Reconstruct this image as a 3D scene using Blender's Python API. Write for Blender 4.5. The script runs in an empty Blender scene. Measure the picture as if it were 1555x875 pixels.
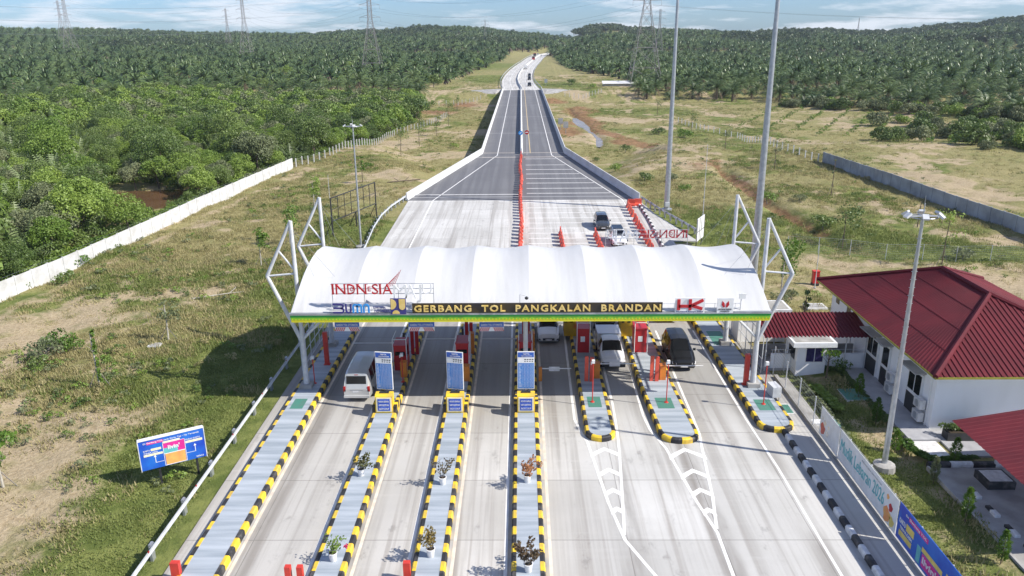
import bpy, bmesh, math, random
import numpy as np
from mathutils import Vector, Matrix, noise as mnoise
random.seed(7); RNG = np.random.default_rng(11)
scene = bpy.context.scene
R = math.radians
# ---------------------------------------------------------------- camera
CAM_H, PITCH, YAW, ROLL, FPX = 24.0, 18.0, 0.76, 0.5, 1188.0
_f = Vector((0, math.cos(R(PITCH)), -math.sin(R(PITCH)))); _u = Vector((0, math.sin(R(PITCH)), math.cos(R(PITCH)))); _r = Vector((1, 0, 0))
_r2 = _r*math.cos(R(ROLL)) - _u*math.sin(R(ROLL)); _u2 = _u*math.cos(R(ROLL)) + _r*math.sin(R(ROLL))
_z = Matrix.Rotation(R(YAW), 3, 'Z')
CR, CU, CF = _z @ _r2, _z @ _u2, _z @ _f
camd = bpy.data.cameras.new('camera'); cam = bpy.data.objects.new('camera', camd); scene.collection.objects.link(cam)
m = Matrix((CR, CU, -CF)).transposed().to_4x4(); m.translation = (0, 0, CAM_H); cam.matrix_world = m
camd.lens = 36*FPX/1555; camd.sensor_width = 36; camd.clip_start = 0.5; camd.clip_end = 12000
scene.camera = cam
# ---------------------------------------------------------------- sky, sun, exposure
SUN_DIR = Vector((1.104, -0.335, 1.0)).normalized()      # measured from the flood-light pole's shadow
SUN_EL = math.asin(SUN_DIR.z); SUN_AZ = math.atan2(SUN_DIR.x, SUN_DIR.y)
world = bpy.data.worlds.new('World'); scene.world = world; world.use_nodes = True
wn, wl = world.node_tree.nodes, world.node_tree.links
bg = wn['Background']; bg.inputs['Strength'].default_value = 0.104
sky = wn.new('ShaderNodeTexSky'); sky.sky_type = 'NISHITA'; sky.sun_disc = False
sky.sun_elevation = SUN_EL; sky.sun_rotation = SUN_AZ; sky.air_density = 1.0; sky.dust_density = 0.4; sky.ozone_density = 2.5
tc = wn.new('ShaderNodeTexCoord'); mp = wn.new('ShaderNodeMapping'); mp.inputs['Scale'].default_value = (2.2, 2.2, 17.0)
nz = wn.new('ShaderNodeTexNoise'); nz.inputs['Scale'].default_value = 2.6; nz.inputs['Detail'].default_value = 9; nz.inputs['Roughness'].default_value = 0.62
rp = wn.new('ShaderNodeValToRGB'); rp.color_ramp.elements[0].position = 0.48; rp.color_ramp.elements[1].position = 0.60
rp.color_ramp.elements[1].color = (0.75, 0.75, 0.75, 1)
mx = wn.new('ShaderNodeMixRGB'); mx.inputs['Color2'].default_value = (7.0, 7.3, 7.9, 1)
wl.new(tc.outputs['Generated'], mp.inputs['Vector']); wl.new(mp.outputs['Vector'], nz.inputs['Vector'])
wl.new(nz.outputs['Fac'], rp.inputs['Fac']); wl.new(rp.outputs['Color'], mx.inputs['Fac']); tint = wn.new('ShaderNodeMixRGB'); tint.blend_type = 'MULTIPLY'; tint.inputs['Fac'].default_value = 1; tint.inputs['Color2'].default_value = (0.47, 0.69, 1.07, 1); wl.new(sky.outputs['Color'], tint.inputs['Color1']); wl.new(tint.outputs['Color'], mx.inputs['Color1'])
wl.new(mx.outputs['Color'], bg.inputs['Color'])
sd = bpy.data.lights.new('sun', 'SUN'); sd.energy = 5.0; sd.angle = R(0.53); sd.color = (1.0, 0.945, 0.86)
sun = bpy.data.objects.new('sun', sd); scene.collection.objects.link(sun); sun.rotation_euler = SUN_DIR.to_track_quat('Z', 'Y').to_euler(); sun.location = (60, -20, 80)
vs = scene.view_settings; vs.view_transform = 'Standard'; vs.look = 'None'; vs.gamma = 1; vs.use_curve_mapping = False; vs.exposure = 0.44
scene.cycles.transparent_max_bounces = 12; scene.cycles.max_bounces = 6; scene.cycles.volume_bounces = 0
# ---------------------------------------------------------------- materials
def newmat(name):
    m = bpy.data.materials.new(name); m.use_nodes = True
    nt = m.node_tree; return m, nt.nodes, nt.links, nt.nodes['Principled BSDF']
def rgba(c): return (c[0], c[1], c[2], 1)
def mat(name, c1, c2=None, scale=3.0, rough=0.6, metal=0.0, bump=0.0, bscale=None, stretch=(1, 1, 1), detail=5, lo=0.35, hi=0.65, coat=0.0, spec=0.5):
    m, n, l, b = newmat(name)
    c2 = c2 or tuple(x*0.8 for x in c1)
    t = n.new('ShaderNodeTexCoord'); mp = n.new('ShaderNodeMapping'); mp.inputs['Scale'].default_value = stretch
    z = n.new('ShaderNodeTexNoise'); z.inputs['Scale'].default_value = scale; z.inputs['Detail'].default_value = detail
    r = n.new('ShaderNodeValToRGB'); r.color_ramp.elements[0].position = lo; r.color_ramp.elements[1].position = hi
    r.color_ramp.elements[0].color = rgba(c1); r.color_ramp.elements[1].color = rgba(c2)
    l.new(t.outputs['Object'], mp.inputs['Vector']); l.new(mp.outputs['Vector'], z.inputs['Vector'])
    l.new(z.outputs['Fac'], r.inputs['Fac']); l.new(r.outputs['Color'], b.inputs['Base Color'])
    b.inputs['Roughness'].default_value = rough; b.inputs['Metallic'].default_value = metal
    b.inputs['Coat Weight'].default_value = coat; b.inputs['Specular IOR Level'].default_value = spec
    if bump:
        z2 = n.new('ShaderNodeTexNoise'); z2.inputs['Scale'].default_value = bscale or scale*4; z2.inputs['Detail'].default_value = 4
        bp = n.new('ShaderNodeBump'); bp.inputs['Strength'].default_value = bump; bp.inputs['Distance'].default_value = 0.05
        l.new(mp.outputs['Vector'], z2.inputs['Vector']); l.new(z2.outputs['Fac'], bp.inputs['Height']); l.new(bp.outputs['Normal'], b.inputs['Normal'])
    return m
def leafmat(name, c1, c2, trans=0.25, rough=0.55, scale=0.5):
    m, n, l, b = newmat(name)
    oi = n.new('ShaderNodeObjectInfo'); t = n.new('ShaderNodeTexCoord'); z = n.new('ShaderNodeTexNoise'); z.inputs['Scale'].default_value = scale; z.inputs['Detail'].default_value = 3
    l.new(t.outputs['Object'], z.inputs['Vector'])
    a = n.new('ShaderNodeMath'); a.operation = 'MULTIPLY_ADD'; a.inputs[1].default_value = 0.75; l.new(oi.outputs['Random'], a.inputs[0])
    s = n.new('ShaderNodeMath'); s.operation = 'MULTIPLY_ADD'; s.inputs[1].default_value = 1.3; s.inputs[2].default_value = -0.52; l.new(z.outputs['Fac'], s.inputs[0]); l.new(s.outputs[0], a.inputs[2])
    mxr = n.new('ShaderNodeMixRGB'); mxr.inputs['Color1'].default_value = rgba(c1); mxr.inputs['Color2'].default_value = rgba(c2); l.new(a.outputs[0], mxr.inputs['Fac']); mxr.use_clamp = True
    a.use_clamp = True
    l.new(mxr.outputs['Color'], b.inputs['Base Color']); b.inputs['Roughness'].default_value = rough
    tr = n.new('ShaderNodeBsdfTranslucent'); l.new(mxr.outputs['Color'], tr.inputs['Color'])
    ms = n.new('ShaderNodeMixShader'); ms.inputs['Fac'].default_value = trans
    l.new(b.outputs[0], ms.inputs[1]); l.new(tr.outputs[0], ms.inputs[2]); l.new(ms.outputs[0], n['Material Output'].inputs['Surface'])
    return m
def mathn(n, l, op, a, b=None, c=None):
    x = n.new('ShaderNodeMath'); x.operation = op
    for i, v in enumerate((a, b, c)):
        if v is None: continue
        if isinstance(v, (int, float)): x.inputs[i].default_value = v
        else: l.new(v, x.inputs[i])
    return x.outputs[0]
def mixc(n, l, f, a, b, mode='MIX'):
    x = n.new('ShaderNodeMixRGB'); x.blend_type = mode; x.use_clamp = True
    for i, v in ((0, f), (1, a), (2, b)):
        if isinstance(v, (int, float)): x.inputs[i].default_value = v
        elif isinstance(v, tuple): x.inputs[i].default_value = rgba(v)
        else: l.new(v, x.inputs[i])
    return x.outputs[0]
def noisen(n, l, vec, scale, detail=4, rough=0.5):
    z = n.new('ShaderNodeTexNoise'); z.inputs['Scale'].default_value = scale; z.inputs['Detail'].default_value = detail; z.inputs['Roughness'].default_value = rough
    if vec is not None: l.new(vec, z.inputs['Vector'])
    return z.outputs['Fac']
def smooth(n, l, v, a, b):
    x = n.new('ShaderNodeMapRange'); x.interpolation_type = 'SMOOTHSTEP'; l.new(v, x.inputs[0]); x.inputs[1].default_value = a; x.inputs[2].default_value = b
    return x.outputs[0]
def mapped(n, l, scale):
    t = n.new('ShaderNodeTexCoord'); mp = n.new('ShaderNodeMapping'); mp.inputs['Scale'].default_value = scale; l.new(t.outputs['Object'], mp.inputs['Vector']); return mp.outputs['Vector']

def concrete_material():
    m, n, l, b = newmat('plaza_concrete')
    t = n.new('ShaderNodeTexCoord'); sx = n.new('ShaderNodeSeparateXYZ'); l.new(t.outputs['Object'], sx.inputs[0]); X, Y = sx.outputs[0], sx.outputs[1]
    big = noisen(n, l, t.outputs['Object'], 0.12, 6, 0.6); fine = noisen(n, l, t.outputs['Object'], 6, 6, 0.7)
    streak = noisen(n, l, mapped(n, l, (1.1, 0.03, 1)), 1.0, 5, 0.6); streak2 = noisen(n, l, mapped(n, l, (3.2, 0.05, 1)), 1.0, 3, 0.5)
    cross = noisen(n, l, mapped(n, l, (0.15, 3.0, 1)), 1.0, 4, 0.6)
    c = mixc(n, l, smooth(n, l, big, 0.32, 0.68), (0.50, 0.49, 0.46), (0.60, 0.59, 0.56))
    c = mixc(n, l, mathn(n, l, 'MULTIPLY', smooth(n, l, streak, 0.46, 0.66), 0.62), c, (0.27, 0.25, 0.225))
    c = mixc(n, l, mathn(n, l, 'MULTIPLY', smooth(n, l, streak2, 0.52, 0.68), 0.5), c, (0.29, 0.26, 0.23))
    c = mixc(n, l, mathn(n, l, 'MULTIPLY', smooth(n, l, cross, 0.52, 0.75), 0.25), c, (0.62, 0.61, 0.58))
    # oil darkening along the lane centres: real stain laid down by traffic
    ph = mathn(n, l, 'MODULO', mathn(n, l, 'ADD', X, 100 - 2.59 + 2.335), 4.67)
    d = mathn(n, l, 'ABSOLUTE', mathn(n, l, 'SUBTRACT', ph, 2.335))
    core = mathn(n, l, 'SUBTRACT', 1.0, smooth(n, l, d, 0.15, 0.95))
    core = mathn(n, l, 'MULTIPLY', core, smooth(n, l, noisen(n, l, mapped(n, l, (0.5, 0.09, 1)), 1.0, 4, .6), 0.34, 0.62))
    near = mathn(n, l, 'SUBTRACT', 1.0, smooth(n, l, Y, 85, 100))
    c = mixc(n, l, mathn(n, l, 'MULTIPLY', mathn(n, l, 'MULTIPLY', core, near), 0.78), c, (0.17, 0.15, 0.13))
    under = mathn(n, l, 'MULTIPLY', smooth(n, l, Y, 42, 52), mathn(n, l, 'SUBTRACT', 1.0, smooth(n, l, Y, 60, 72)))  # canopy shade put into the concrete colour, on top of the cast shadow
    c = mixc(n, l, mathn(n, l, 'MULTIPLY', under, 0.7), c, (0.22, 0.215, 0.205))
    c = mixc(n, l, mathn(n, l, 'MULTIPLY', smooth(n, l, fine, 0.5, 0.8), 0.18), c, (0.30, 0.29, 0.27))
    # panels of slightly different age and the saw-cut joints between them
    def cell(v, per, off): return mathn(n, l, 'FLOOR', mathn(n, l, 'DIVIDE', mathn(n, l, 'ADD', v, off), per))
    cx = n.new('ShaderNodeCombineXYZ'); l.new(cell(X, 4.67, 102.2), cx.inputs[0]); l.new(cell(Y, 5.5, -0.2), cx.inputs[1])
    wn_ = n.new('ShaderNodeTexWhiteNoise'); l.new(cx.outputs[0], wn_.inputs['Vector'])
    c = mixc(n, l, mathn(n, l, 'MULTIPLY', wn_.outputs['Value'], 0.42), c, (0.36, 0.35, 0.325))
    spots = noisen(n, l, mapped(n, l, (.8, .45, 1)), 1.0, 8, .7); c = mixc(n, l, mathn(n, l, 'MULTIPLY', smooth(n, l, spots, .57, .70), .6), c, (0.22, 0.21, 0.195))
    def joint(v, per, off, w):
        q = mathn(n, l, 'MODULO', mathn(n, l, 'ADD', v, off), per)
        return mathn(n, l, 'LESS_THAN', mathn(n, l, 'ABSOLUTE', mathn(n, l, 'SUBTRACT', q, per/2)), w)
    j = mathn(n, l, 'MAXIMUM', joint(Y, 5.5, 99-0.2+2.75, 0.025), joint(X, 4.67, 102.2+2.335, 0.02))
    c = mixc(n, l, mathn(n, l, 'MULTIPLY', j, 0.6), c, (0.12, 0.11, 0.10))
    left = mathn(n, l, 'MULTIPLY', mathn(n, l, 'SUBTRACT', 1.0, smooth(n, l, X, 1.5, 5.0)), mathn(n, l, 'SUBTRACT', 1.0, smooth(n, l, Y, 60, 85)))
    c = mixc(n, l, mathn(n, l, 'MULTIPLY', left, 0.75), c, (0.95, 0.925, 0.895), 'MULTIPLY')
    l.new(c, b.inputs['Base Color']); b.inputs['Roughness'].default_value = 0.85
    bp = n.new('ShaderNodeBump'); bp.inputs['Strength'].default_value = 0.25; bp.inputs['Distance'].default_value = 0.02; l.new(fine, bp.inputs['Height']); l.new(bp.outputs[0], b.inputs['Normal'])
    return m
def ground_material():
    m, n, l, b = newmat('field_ground')
    t = n.new('ShaderNodeTexCoord'); at = n.new('ShaderNodeVertexColor'); at.layer_name = 'mask'
    sp = n.new('ShaderNodeSeparateColor'); l.new(at.outputs['Color'], sp.inputs[0]); D, L_, M_ = sp.outputs[0], sp.outputs[1], sp.outputs[2]
    o = t.outputs['Object']
    n1 = noisen(n, l, o, 0.05, 7, 0.62); n2 = noisen(n, l, o, 0.45, 6, 0.65); n3 = noisen(n, l, o, 3.5, 5, 0.7); n4 = noisen(n, l, o, 0.17, 6, 0.7)
    dry = mixc(n, l, smooth(n, l, n3, 0.35, 0.68), (0.20, 0.18, 0.075), (0.36, 0.31, 0.15))
    grn = mixc(n, l, smooth(n, l, n2, 0.35, 0.65), (0.095, 0.125, 0.030), (0.20, 0.22, 0.065))
    mixv = mathn(n, l, 'ADD', mathn(n, l, 'MULTIPLY', L_, 1.1), mathn(n, l, 'SUBTRACT', mathn(n, l, 'ADD', mathn(n, l, 'MULTIPLY', n1, 0.6), mathn(n, l, 'MULTIPLY', n4, 0.6)), 0.32))
    c = mixc(n, l, smooth(n, l, mixv, 0.30, 0.72), dry, grn)
    soil = mixc(n, l, smooth(n, l, n3, 0.3, 0.7), (0.33, 0.25, 0.155), (0.47, 0.38, 0.255))
    sv = mathn(n, l, 'ADD', D, mathn(n, l, 'MULTIPLY', mathn(n, l, 'SUBTRACT', mathn(n, l, 'ADD', n2, mathn(n, l, 'MULTIPLY', n4, 0.8)), 0.95), 1.9))
    c = mixc(n, l, mathn(n, l, 'MULTIPLY', smooth(n, l, sv, 0.28, 0.90), 0.9), c, soil)
    mud = mixc(n, l, smooth(n, l, n2, 0.35, 0.65), (0.17, 0.085, 0.045), (0.30, 0.17, 0.09))
    mv = mathn(n, l, 'ADD', M_, mathn(n, l, 'MULTIPLY', mathn(n, l, 'SUBTRACT', n4, 0.5), 1.2))
    c = mixc(n, l, mathn(n, l, 'MULTIPLY', smooth(n, l, mv, 0.4, 0.7), 0.85), c, mud)
    l.new(c, b.inputs['Base Color']); b.inputs['Roughness'].default_value = 0.95; b.inputs['Specular IOR Level'].default_value = 0.15
    bp = n.new('ShaderNodeBump'); bp.inputs['Strength'].default_value = 0.8; bp.inputs['Distance'].default_value = 0.18; l.new(mathn(n, l, 'ADD', n3, n2), bp.inputs['Height']); l.new(bp.outputs[0], b.inputs['Normal'])
    return m
def asphalt_material():
    m, n, l, b = newmat('bridge_asphalt'); o = n.new('ShaderNodeTexCoord').outputs['Object']
    st = noisen(n, l, mapped(n, l, (0.9, 0.015, 1)), 1.0, 4); f = noisen(n, l, o, 9, 5, .7); g = noisen(n, l, o, 0.15, 5)
    c = mixc(n, l, smooth(n, l, st, 0.4, 0.65), (0.125, 0.125, 0.132), (0.165, 0.165, 0.170)); c = mixc(n, l, mathn(n, l, 'MULTIPLY', smooth(n, l, g, .4, .7), .4), c, (0.11, 0.11, 0.117))
    c = mixc(n, l, mathn(n, l, 'MULTIPLY', smooth(n, l, f, .5, .75), .3), c, (0.24, 0.24, 0.24))
    sx = n.new('ShaderNodeSeparateXYZ'); l.new(o, sx.inputs[0]); q = mathn(n, l, 'MODULO', mathn(n, l, 'ADD', sx.outputs[1], 3), 40.8)
    c = mixc(n, l, mathn(n, l, 'LESS_THAN', q, 0.35), c, (0.34, 0.34, 0.34))
    l.new(c, b.inputs['Base Color']); b.inputs['Roughness'].default_value = 0.8
    return m

MC = dict(
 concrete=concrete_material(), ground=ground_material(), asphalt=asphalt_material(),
 white=mat('white_paint', (0.80, 0.80, 0.79), (0.70, 0.70, 0.68), 2.0, 0.55), line=mat('road_paint', (0.80, 0.79, 0.76), (0.62, 0.60, 0.56), 3.0, 0.7, stretch=(1, .4, 1), lo=.45, hi=.75),
 warmline=mat('dusty_road_paint', (0.74, 0.66, 0.56), (0.60, 0.52, 0.43), 2.0, 0.75), yline=mat('yellow_road_paint', (0.70, 0.52, 0.25), None, 3, .7),
 wallwhite=mat('white_wall_paint', (0.86, 0.86, 0.86), (0.78, 0.78, 0.77), 0.9, 0.7, stretch=(1, 1, .35), lo=.4, hi=.8), steel=mat('painted_steel', (0.62, 0.63, 0.64), (0.50, 0.51, 0.52), 2.5, 0.45), galv=mat('galvanised_steel', (0.47, 0.49, 0.51), (0.36, 0.38, 0.40), 3.0, 0.42, 0.55),
 guard=mat('guardrail_steel', (0.66, 0.68, 0.70), (0.50, 0.52, 0.53), 1.5, 0.5, 0.25), dark=mat('black_paint', (0.022, 0.022, 0.024), (0.035, 0.035, 0.036), 4, 0.5), rubber=mat('tyre_rubber', (0.02, 0.02, 0.02), None, 5, .85),
 yellow=mat('kerb_yellow', (0.80, 0.54, 0.03), (0.48, 0.33, 0.08), 2.2, 0.65, lo=.42, hi=.72, detail=9), black=mat('kerb_black', (0.024, 0.024, 0.026), (0.14, 0.13, 0.12), 2.0, 0.7, lo=.5, hi=.8, detail=9), kwhite=mat('kerb_white', (0.74, 0.74, 0.73), (0.55, 0.54, 0.52), 3.5, .7),
 yel2=mat('attenuator_yellow', (0.66, 0.42, 0.02), (0.50, 0.31, 0.03), 2, .55), red=mat('booth_red', (0.52, 0.018, 0.025), (0.38, 0.015, 0.02), 2, 0.4), postred=mat('post_red', (0.62, 0.05, 0.03), (0.50, 0.04, 0.03), 2, .5), coral=leafmat('barrier_orange_red', (0.52, 0.045, 0.03), (0.82, 0.13, 0.07), 0.0, .55, 2.0),
 orange=mat('orange_paint', (0.72, 0.24, 0.03), (0.58, 0.18, 0.03), 2, .5), slab=mat('island_pavement', (0.42, 0.46, 0.50), (0.27, 0.31, 0.345), .8, 0.8, stretch=(.25, 2.6, 1), bump=.35, bscale=2.0), green=mat('green_hatch_paint', (0.06, 0.23, 0.17), (0.09, 0.20, 0.155), 3, .6),
 membrane=mat('membrane_fabric', (0.59, 0.59, 0.58), (0.51, 0.51, 0.505), 0.6, 0.55, stretch=(2.5, .3, .3), lo=.3, hi=.8), fgreen=mat('fascia_green', (0.02, 0.36, 0.05), (0.03, 0.30, 0.05), 2, .5), fyel=mat('fascia_yellow', (0.60, 0.62, 0.02), (0.66, 0.55, 0.02), 9, .5), lime=mat('fascia_lime', (0.22, 0.55, 0.03), None, 4, .5),
 signblack=mat('sign_black', (0.02, 0.018, 0.02), (0.05, 0.035, 0.012), 1.2, .4), gold=mat('gold_letters', (0.66, 0.46, 0.11), (0.74, 0.56, 0.22), 2, .45), navy=mat('navy', (0.03, 0.03, 0.20), (0.05, 0.04, 0.16), 2, .5), sky=mat('light_blue', (0.03, 0.30, 0.68), (0.02, 0.22, 0.60), 2, .5),
 blue=mat('sign_blue', (0.03, 0.13, 0.50), (0.03, 0.10, 0.42), 2, .4), bright=mat('tariff_blue', (0.02, 0.20, 0.56), (0.02, 0.15, 0.48), 1.5, .45), pink=mat('magenta', (0.72, 0.03, 0.30), None, 2, .5), amber=mat('amber', (0.80, 0.62, 0.15), None, 3, .5), teal=mat('teal', (0.14, 0.50, 0.52), None, 2, .5), screen=mat('display_blue', (0.02, 0.10, 0.55), (0.02, 0.07, 0.42), 3, .3),
 billblue=mat('billboard_blue', (0.012, 0.05, 0.42), (0.02, 0.16, 0.58), .7, .45), creamy=mat('cream_panel', (0.78, 0.68, 0.36), (0.80, 0.76, 0.6), 6, .6), oran2=mat('orange_panel', (0.82, 0.30, 0.10), (0.80, 0.45, 0.12), 2, .5),
 roofred=mat('roof_red', (0.132, 0.015, 0.022), (0.092, 0.012, 0.018), .35, .75, bump=.1, spec=.25), trimyel=mat('yellow_trim', (0.36, 0.33, 0.05), None, 3, .6), glass=mat('dark_glass', (0.010, 0.012, 0.015), None, 2, .1, spec=.45), purple=mat('curtained_glass', (0.05, 0.04, 0.12), (0.025, .02, .07), 3, .15), tile=mat('porch_tiles', (0.42, 0.42, 0.43), (0.33, 0.33, 0.34), 1.5, .5), greyconc=mat('grey_concrete', (0.40, 0.39, 0.37), (0.27, 0.26, 0.24), .8, .85, bump=.2), dirtyroof=mat('weathered_slab', (0.40, 0.385, 0.35), (0.24, 0.23, 0.20), 1.2, .9),
 barrierwall=mat('bridge_concrete', (0.66, 0.66, 0.65), (0.54, 0.54, 0.52), .5, .8), panelwall=mat('precast_white', (0.60, 0.595, 0.58), (0.40, 0.39, 0.365), .9, .8, lo=.45, hi=.8), greywall=mat('precast_grey', (0.38, 0.40, 0.42), (0.25, 0.26, 0.27), .5, .85), bark=mat('bark', (0.17, 0.13, 0.09), (0.10, 0.08, 0.055), 4, .9), palebark=mat('pale_bark', (0.50, 0.47, 0.40), (0.32, 0.29, 0.23), 3, .9), rust=mat('pylon_steel', (0.36, 0.33, 0.32), (0.27, 0.24, 0.23), 1, .6, .2),
 carwhite=mat('car_white', (0.74, 0.74, 0.74), (0.70, 0.70, 0.70), 1, .25, coat=.6), carsilver=mat('car_silver', (0.60, 0.60, 0.58), (0.55, 0.55, 0.54), 1, .3, .3, coat=.5), carblack=mat('car_black', (0.008, 0.009, 0.011), (0.011, .012, .014), 1, .35, coat=.35, spec=.3), cargrey=mat('car_charcoal', (0.045, 0.05, 0.055), None, 1, .25, coat=.8), truckyel=mat('truck_yellow', (0.72, 0.42, 0.02), None, 2, .4, coat=.3), lamp=mat('lamp_lens', (0.75, 0.75, 0.75), None, 3, .12), taillamp=mat('tail_lens', (0.42, 0.01, 0.01), None, 3, .2), rim=mat('wheel_rim', (0.42, 0.42, 0.43), None, 3, .35, .7), pot=mat('pot_white', (0.78, 0.78, 0.77), None, 3, .5), soil=mat('pot_soil', (0.05, 0.035, 0.02), None, 6, .95),
 water=mat('creek_water', (0.27, 0.22, 0.17), (0.22, 0.17, 0.12), .4, .2, spec=.3), pond=mat('pond_water', (0.115, 0.065, 0.035), (0.15, 0.085, 0.045), .2, .12), deadfrond=mat('dead_fronds', (0.20, 0.155, 0.09), (0.12, 0.09, 0.055), 2, .9), dirt=mat('worn_earth', (0.40, .30, .19), None, .5, .95),
 oilpalm=leafmat('oil_palm_fronds', (0.024, 0.064, 0.014), (0.155, 0.215, 0.070), .2, .42, .35), palmtrunk=mat('palm_trunk', (0.15, 0.115, 0.085), (0.08, .06, .045), 3, .95), nipa=leafmat('nipa_fronds', (0.12, 0.18, 0.06), (0.28, 0.34, 0.15), .25, .45, .5),
 leafa=leafmat('bright_leaves', (0.120, 0.210, 0.028), (0.275, 0.370, 0.070), .3, .55, .45), leafb=leafmat('dark_leaves', (0.075, 0.130, 0.028), (0.185, 0.250, 0.060), .25, .5, .45), leafc=leafmat('grey_leaves', (0.13, 0.16, 0.07), (0.24, 0.265, 0.13), .25, .6, .45), forest=leafmat('forest_leaves', (0.030, 0.062, 0.020), (0.09, 0.13, 0.04), .2, .5, .1),
 young=leafmat('young_leaves', (0.06, 0.13, 0.015), (0.14, 0.24, 0.03), .3, .5, 1.5), autumn=leafmat('autumn_leaves', (0.36, 0.13, 0.05), (0.48, 0.26, 0.12), .3, .6, 3), olive=leafmat('olive_leaves', (0.07, 0.09, 0.02), (0.26, 0.19, 0.06), .3, .6, 3), plum=leafmat('plum_leaves', (0.10, 0.05, 0.04), (0.16, 0.14, 0.05), .3, .6, 3),
 grass=leafmat('green_grass_blades', (0.13, 0.175, 0.035), (0.26, 0.29, 0.085), .35, .7, .05), straw=leafmat('straw_blades', (0.26, 0.23, 0.095), (0.48, 0.42, 0.21), .35, .8, .05), twig=mat('grey_twigs', (0.22, 0.20, 0.18), None, 5, .9), wire=mat('wire', (0.24, 0.26, 0.28), None, 3, .5, .5), mesh=mat('fence_wire', (0.42, 0.44, 0.45), None, 3, .5, .5), flower=mat('bougainvillea_pink', (0.62, 0.03, 0.14), None, 8, .6),
)
def membrane_detail():
    m = MC['membrane']; n, l = m.node_tree.nodes, m.node_tree.links; b = n['Principled BSDF']; src = b.inputs['Base Color'].links[0].from_socket
    t = n.new('ShaderNodeTexCoord'); s = n.new('ShaderNodeSeparateXYZ'); l.new(t.outputs['Object'], s.inputs[0])
    q = mathn(n, l, 'MODULO', mathn(n, l, 'ADD', s.outputs[0], 100.0), 1.29); seam = mathn(n, l, 'LESS_THAN', q, 0.045)
    c = mixc(n, l, mathn(n, l, 'MULTIPLY', seam, 0.35), src, (0.52, 0.53, 0.54))
    run = noisen(n, l, mapped(n, l, (3.0, .22, .4)), 1.0, 5, .65); low = mathn(n, l, 'SUBTRACT', 1.0, smooth(n, l, s.outputs[2], 6.9, 8.3))
    c = mixc(n, l, mathn(n, l, 'MULTIPLY', mathn(n, l, 'MULTIPLY', smooth(n, l, run, .45, .7), mathn(n, l, 'ADD', mathn(n, l, 'MULTIPLY', low, .5), .18)), .8), c, (0.45, 0.44, 0.41)); l.new(c, b.inputs['Base Color'])
    wv = noisen(n, l, mapped(n, l, (1.2, .5, .5)), 1.0, 3, .5); bp = n.new('ShaderNodeBump'); bp.inputs['Strength'].default_value = .12; bp.inputs['Distance'].default_value = .2; l.new(wv, bp.inputs['Height']); l.new(bp.outputs[0], b.inputs['Normal'])
membrane_detail()
# ---------------------------------------------------------------- mesh helper
class MB:
    def __init__(s): s.v, s.f, s.m = [], [], []
    def add(s, vs, fs, mi=0):
        b = len(s.v); s.v += [tuple(p) for p in vs]; s.f += [tuple(i+b for i in q) for q in fs]; s.m += [mi]*len(fs); return s
    def box(s, x0, x1, y0, y1, z0, z1, mi=0, M=None):
        vs = [(x, y, z) for z in (z0, z1) for y in (y0, y1) for x in (x0, x1)]
        if M: vs = [M @ Vector(p) for p in vs]
        return s.add(vs, [(0, 2, 3, 1), (4, 5, 7, 6), (0, 1, 5, 4), (2, 6, 7, 3), (0, 4, 6, 2), (1, 3, 7, 5)], mi)
    def tube(s, p, q, r, r2=None, n=8, mi=0, cap=True):
        p, q = Vector(p), Vector(q); d = q-p
        if d.length < 1e-6: return s
        r2 = r if r2 is None else r2
        a = d.normalized().orthogonal().normalized(); b = d.normalized().cross(a)
        vs = []
        for c, rr in ((p, r), (q, r2)):
            for i in range(n):
                t = 2*math.pi*i/n; vs.append(c + (a*math.cos(t)+b*math.sin(t))*rr)
        fs = [(i, (i+1) % n, n+(i+1) % n, n+i) for i in range(n)]
        if cap: fs += [tuple(range(n-1, -1, -1)), tuple(range(n, 2*n))]
        return s.add(vs, fs, mi)
    def path(s, pts, r, n=6, mi=0, r2=None):
        k = len(pts)-1
        for i in range(k):
            ra = r if r2 is None else r+(r2-r)*i/k; rb = r if r2 is None else r+(r2-r)*(i+1)/k
            s.tube(pts[i], pts[i+1], ra, rb, n, mi)
        return s
    def prism(s, pts, d, mi=0):
        # pts: closed planar polygon (3D), extruded by vector d
        k = len(pts); d = Vector(d); vs = [Vector(p) for p in pts] + [Vector(p)+d for p in pts]
        return s.add(vs, [tuple(range(k-1, -1, -1)), tuple(range(k, 2*k))] + [(i, (i+1) % k, k+(i+1) % k, k+i) for i in range(k)], mi)
    def lathe(s, prof, n=16, mi=0, c=(0, 0, 0)):
        vs = [(c[0]+r*math.cos(2*math.pi*i/n), c[1]+r*math.sin(2*math.pi*i/n), c[2]+z) for r, z in prof for i in range(n)]
        fs = [(j*n+i, j*n+(i+1) % n, (j+1)*n+(i+1) % n, (j+1)*n+i) for j in range(len(prof)-1) for i in range(n)]
        fs.append(tuple(range((len(prof)-1)*n, len(prof)*n))); return s.add(vs, fs, mi)
    def mesh(s, me, M, mi=0):
        b = len(s.v); s.v += [tuple(M @ v.co) for v in me.vertices]
        for p in me.polygons: s.f.append(tuple(i+b for i in p.vertices)); s.m.append(mi)
        return s
    def build(s, name, mats, parent=None, smooth=False, coll=None, loc=None):
        me = bpy.data.meshes.new(name); me.from_pydata(s.v, [], s.f)
        for x in (mats if isinstance(mats, (list, tuple)) else [mats]): me.materials.append(MC[x] if isinstance(x, str) else x)
        me.polygons.foreach_set('material_index', s.m)
        if smooth: me.polygons.foreach_set('use_smooth', [True]*len(s.f))
        me.update(); o = bpy.data.objects.new(name, me)
        if coll is None: scene.collection.objects.link(o)
        else: coll.objects.link(o)
        if parent: o.parent = parent
        if loc: o.location = loc
        return o
def tag(o, label=None, cat=None, group=None, kind=None):
    if label: o['label'] = label
    if cat: o['category'] = cat
    if group: o['group'] = group
    if kind: o['kind'] = kind
    return o
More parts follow.
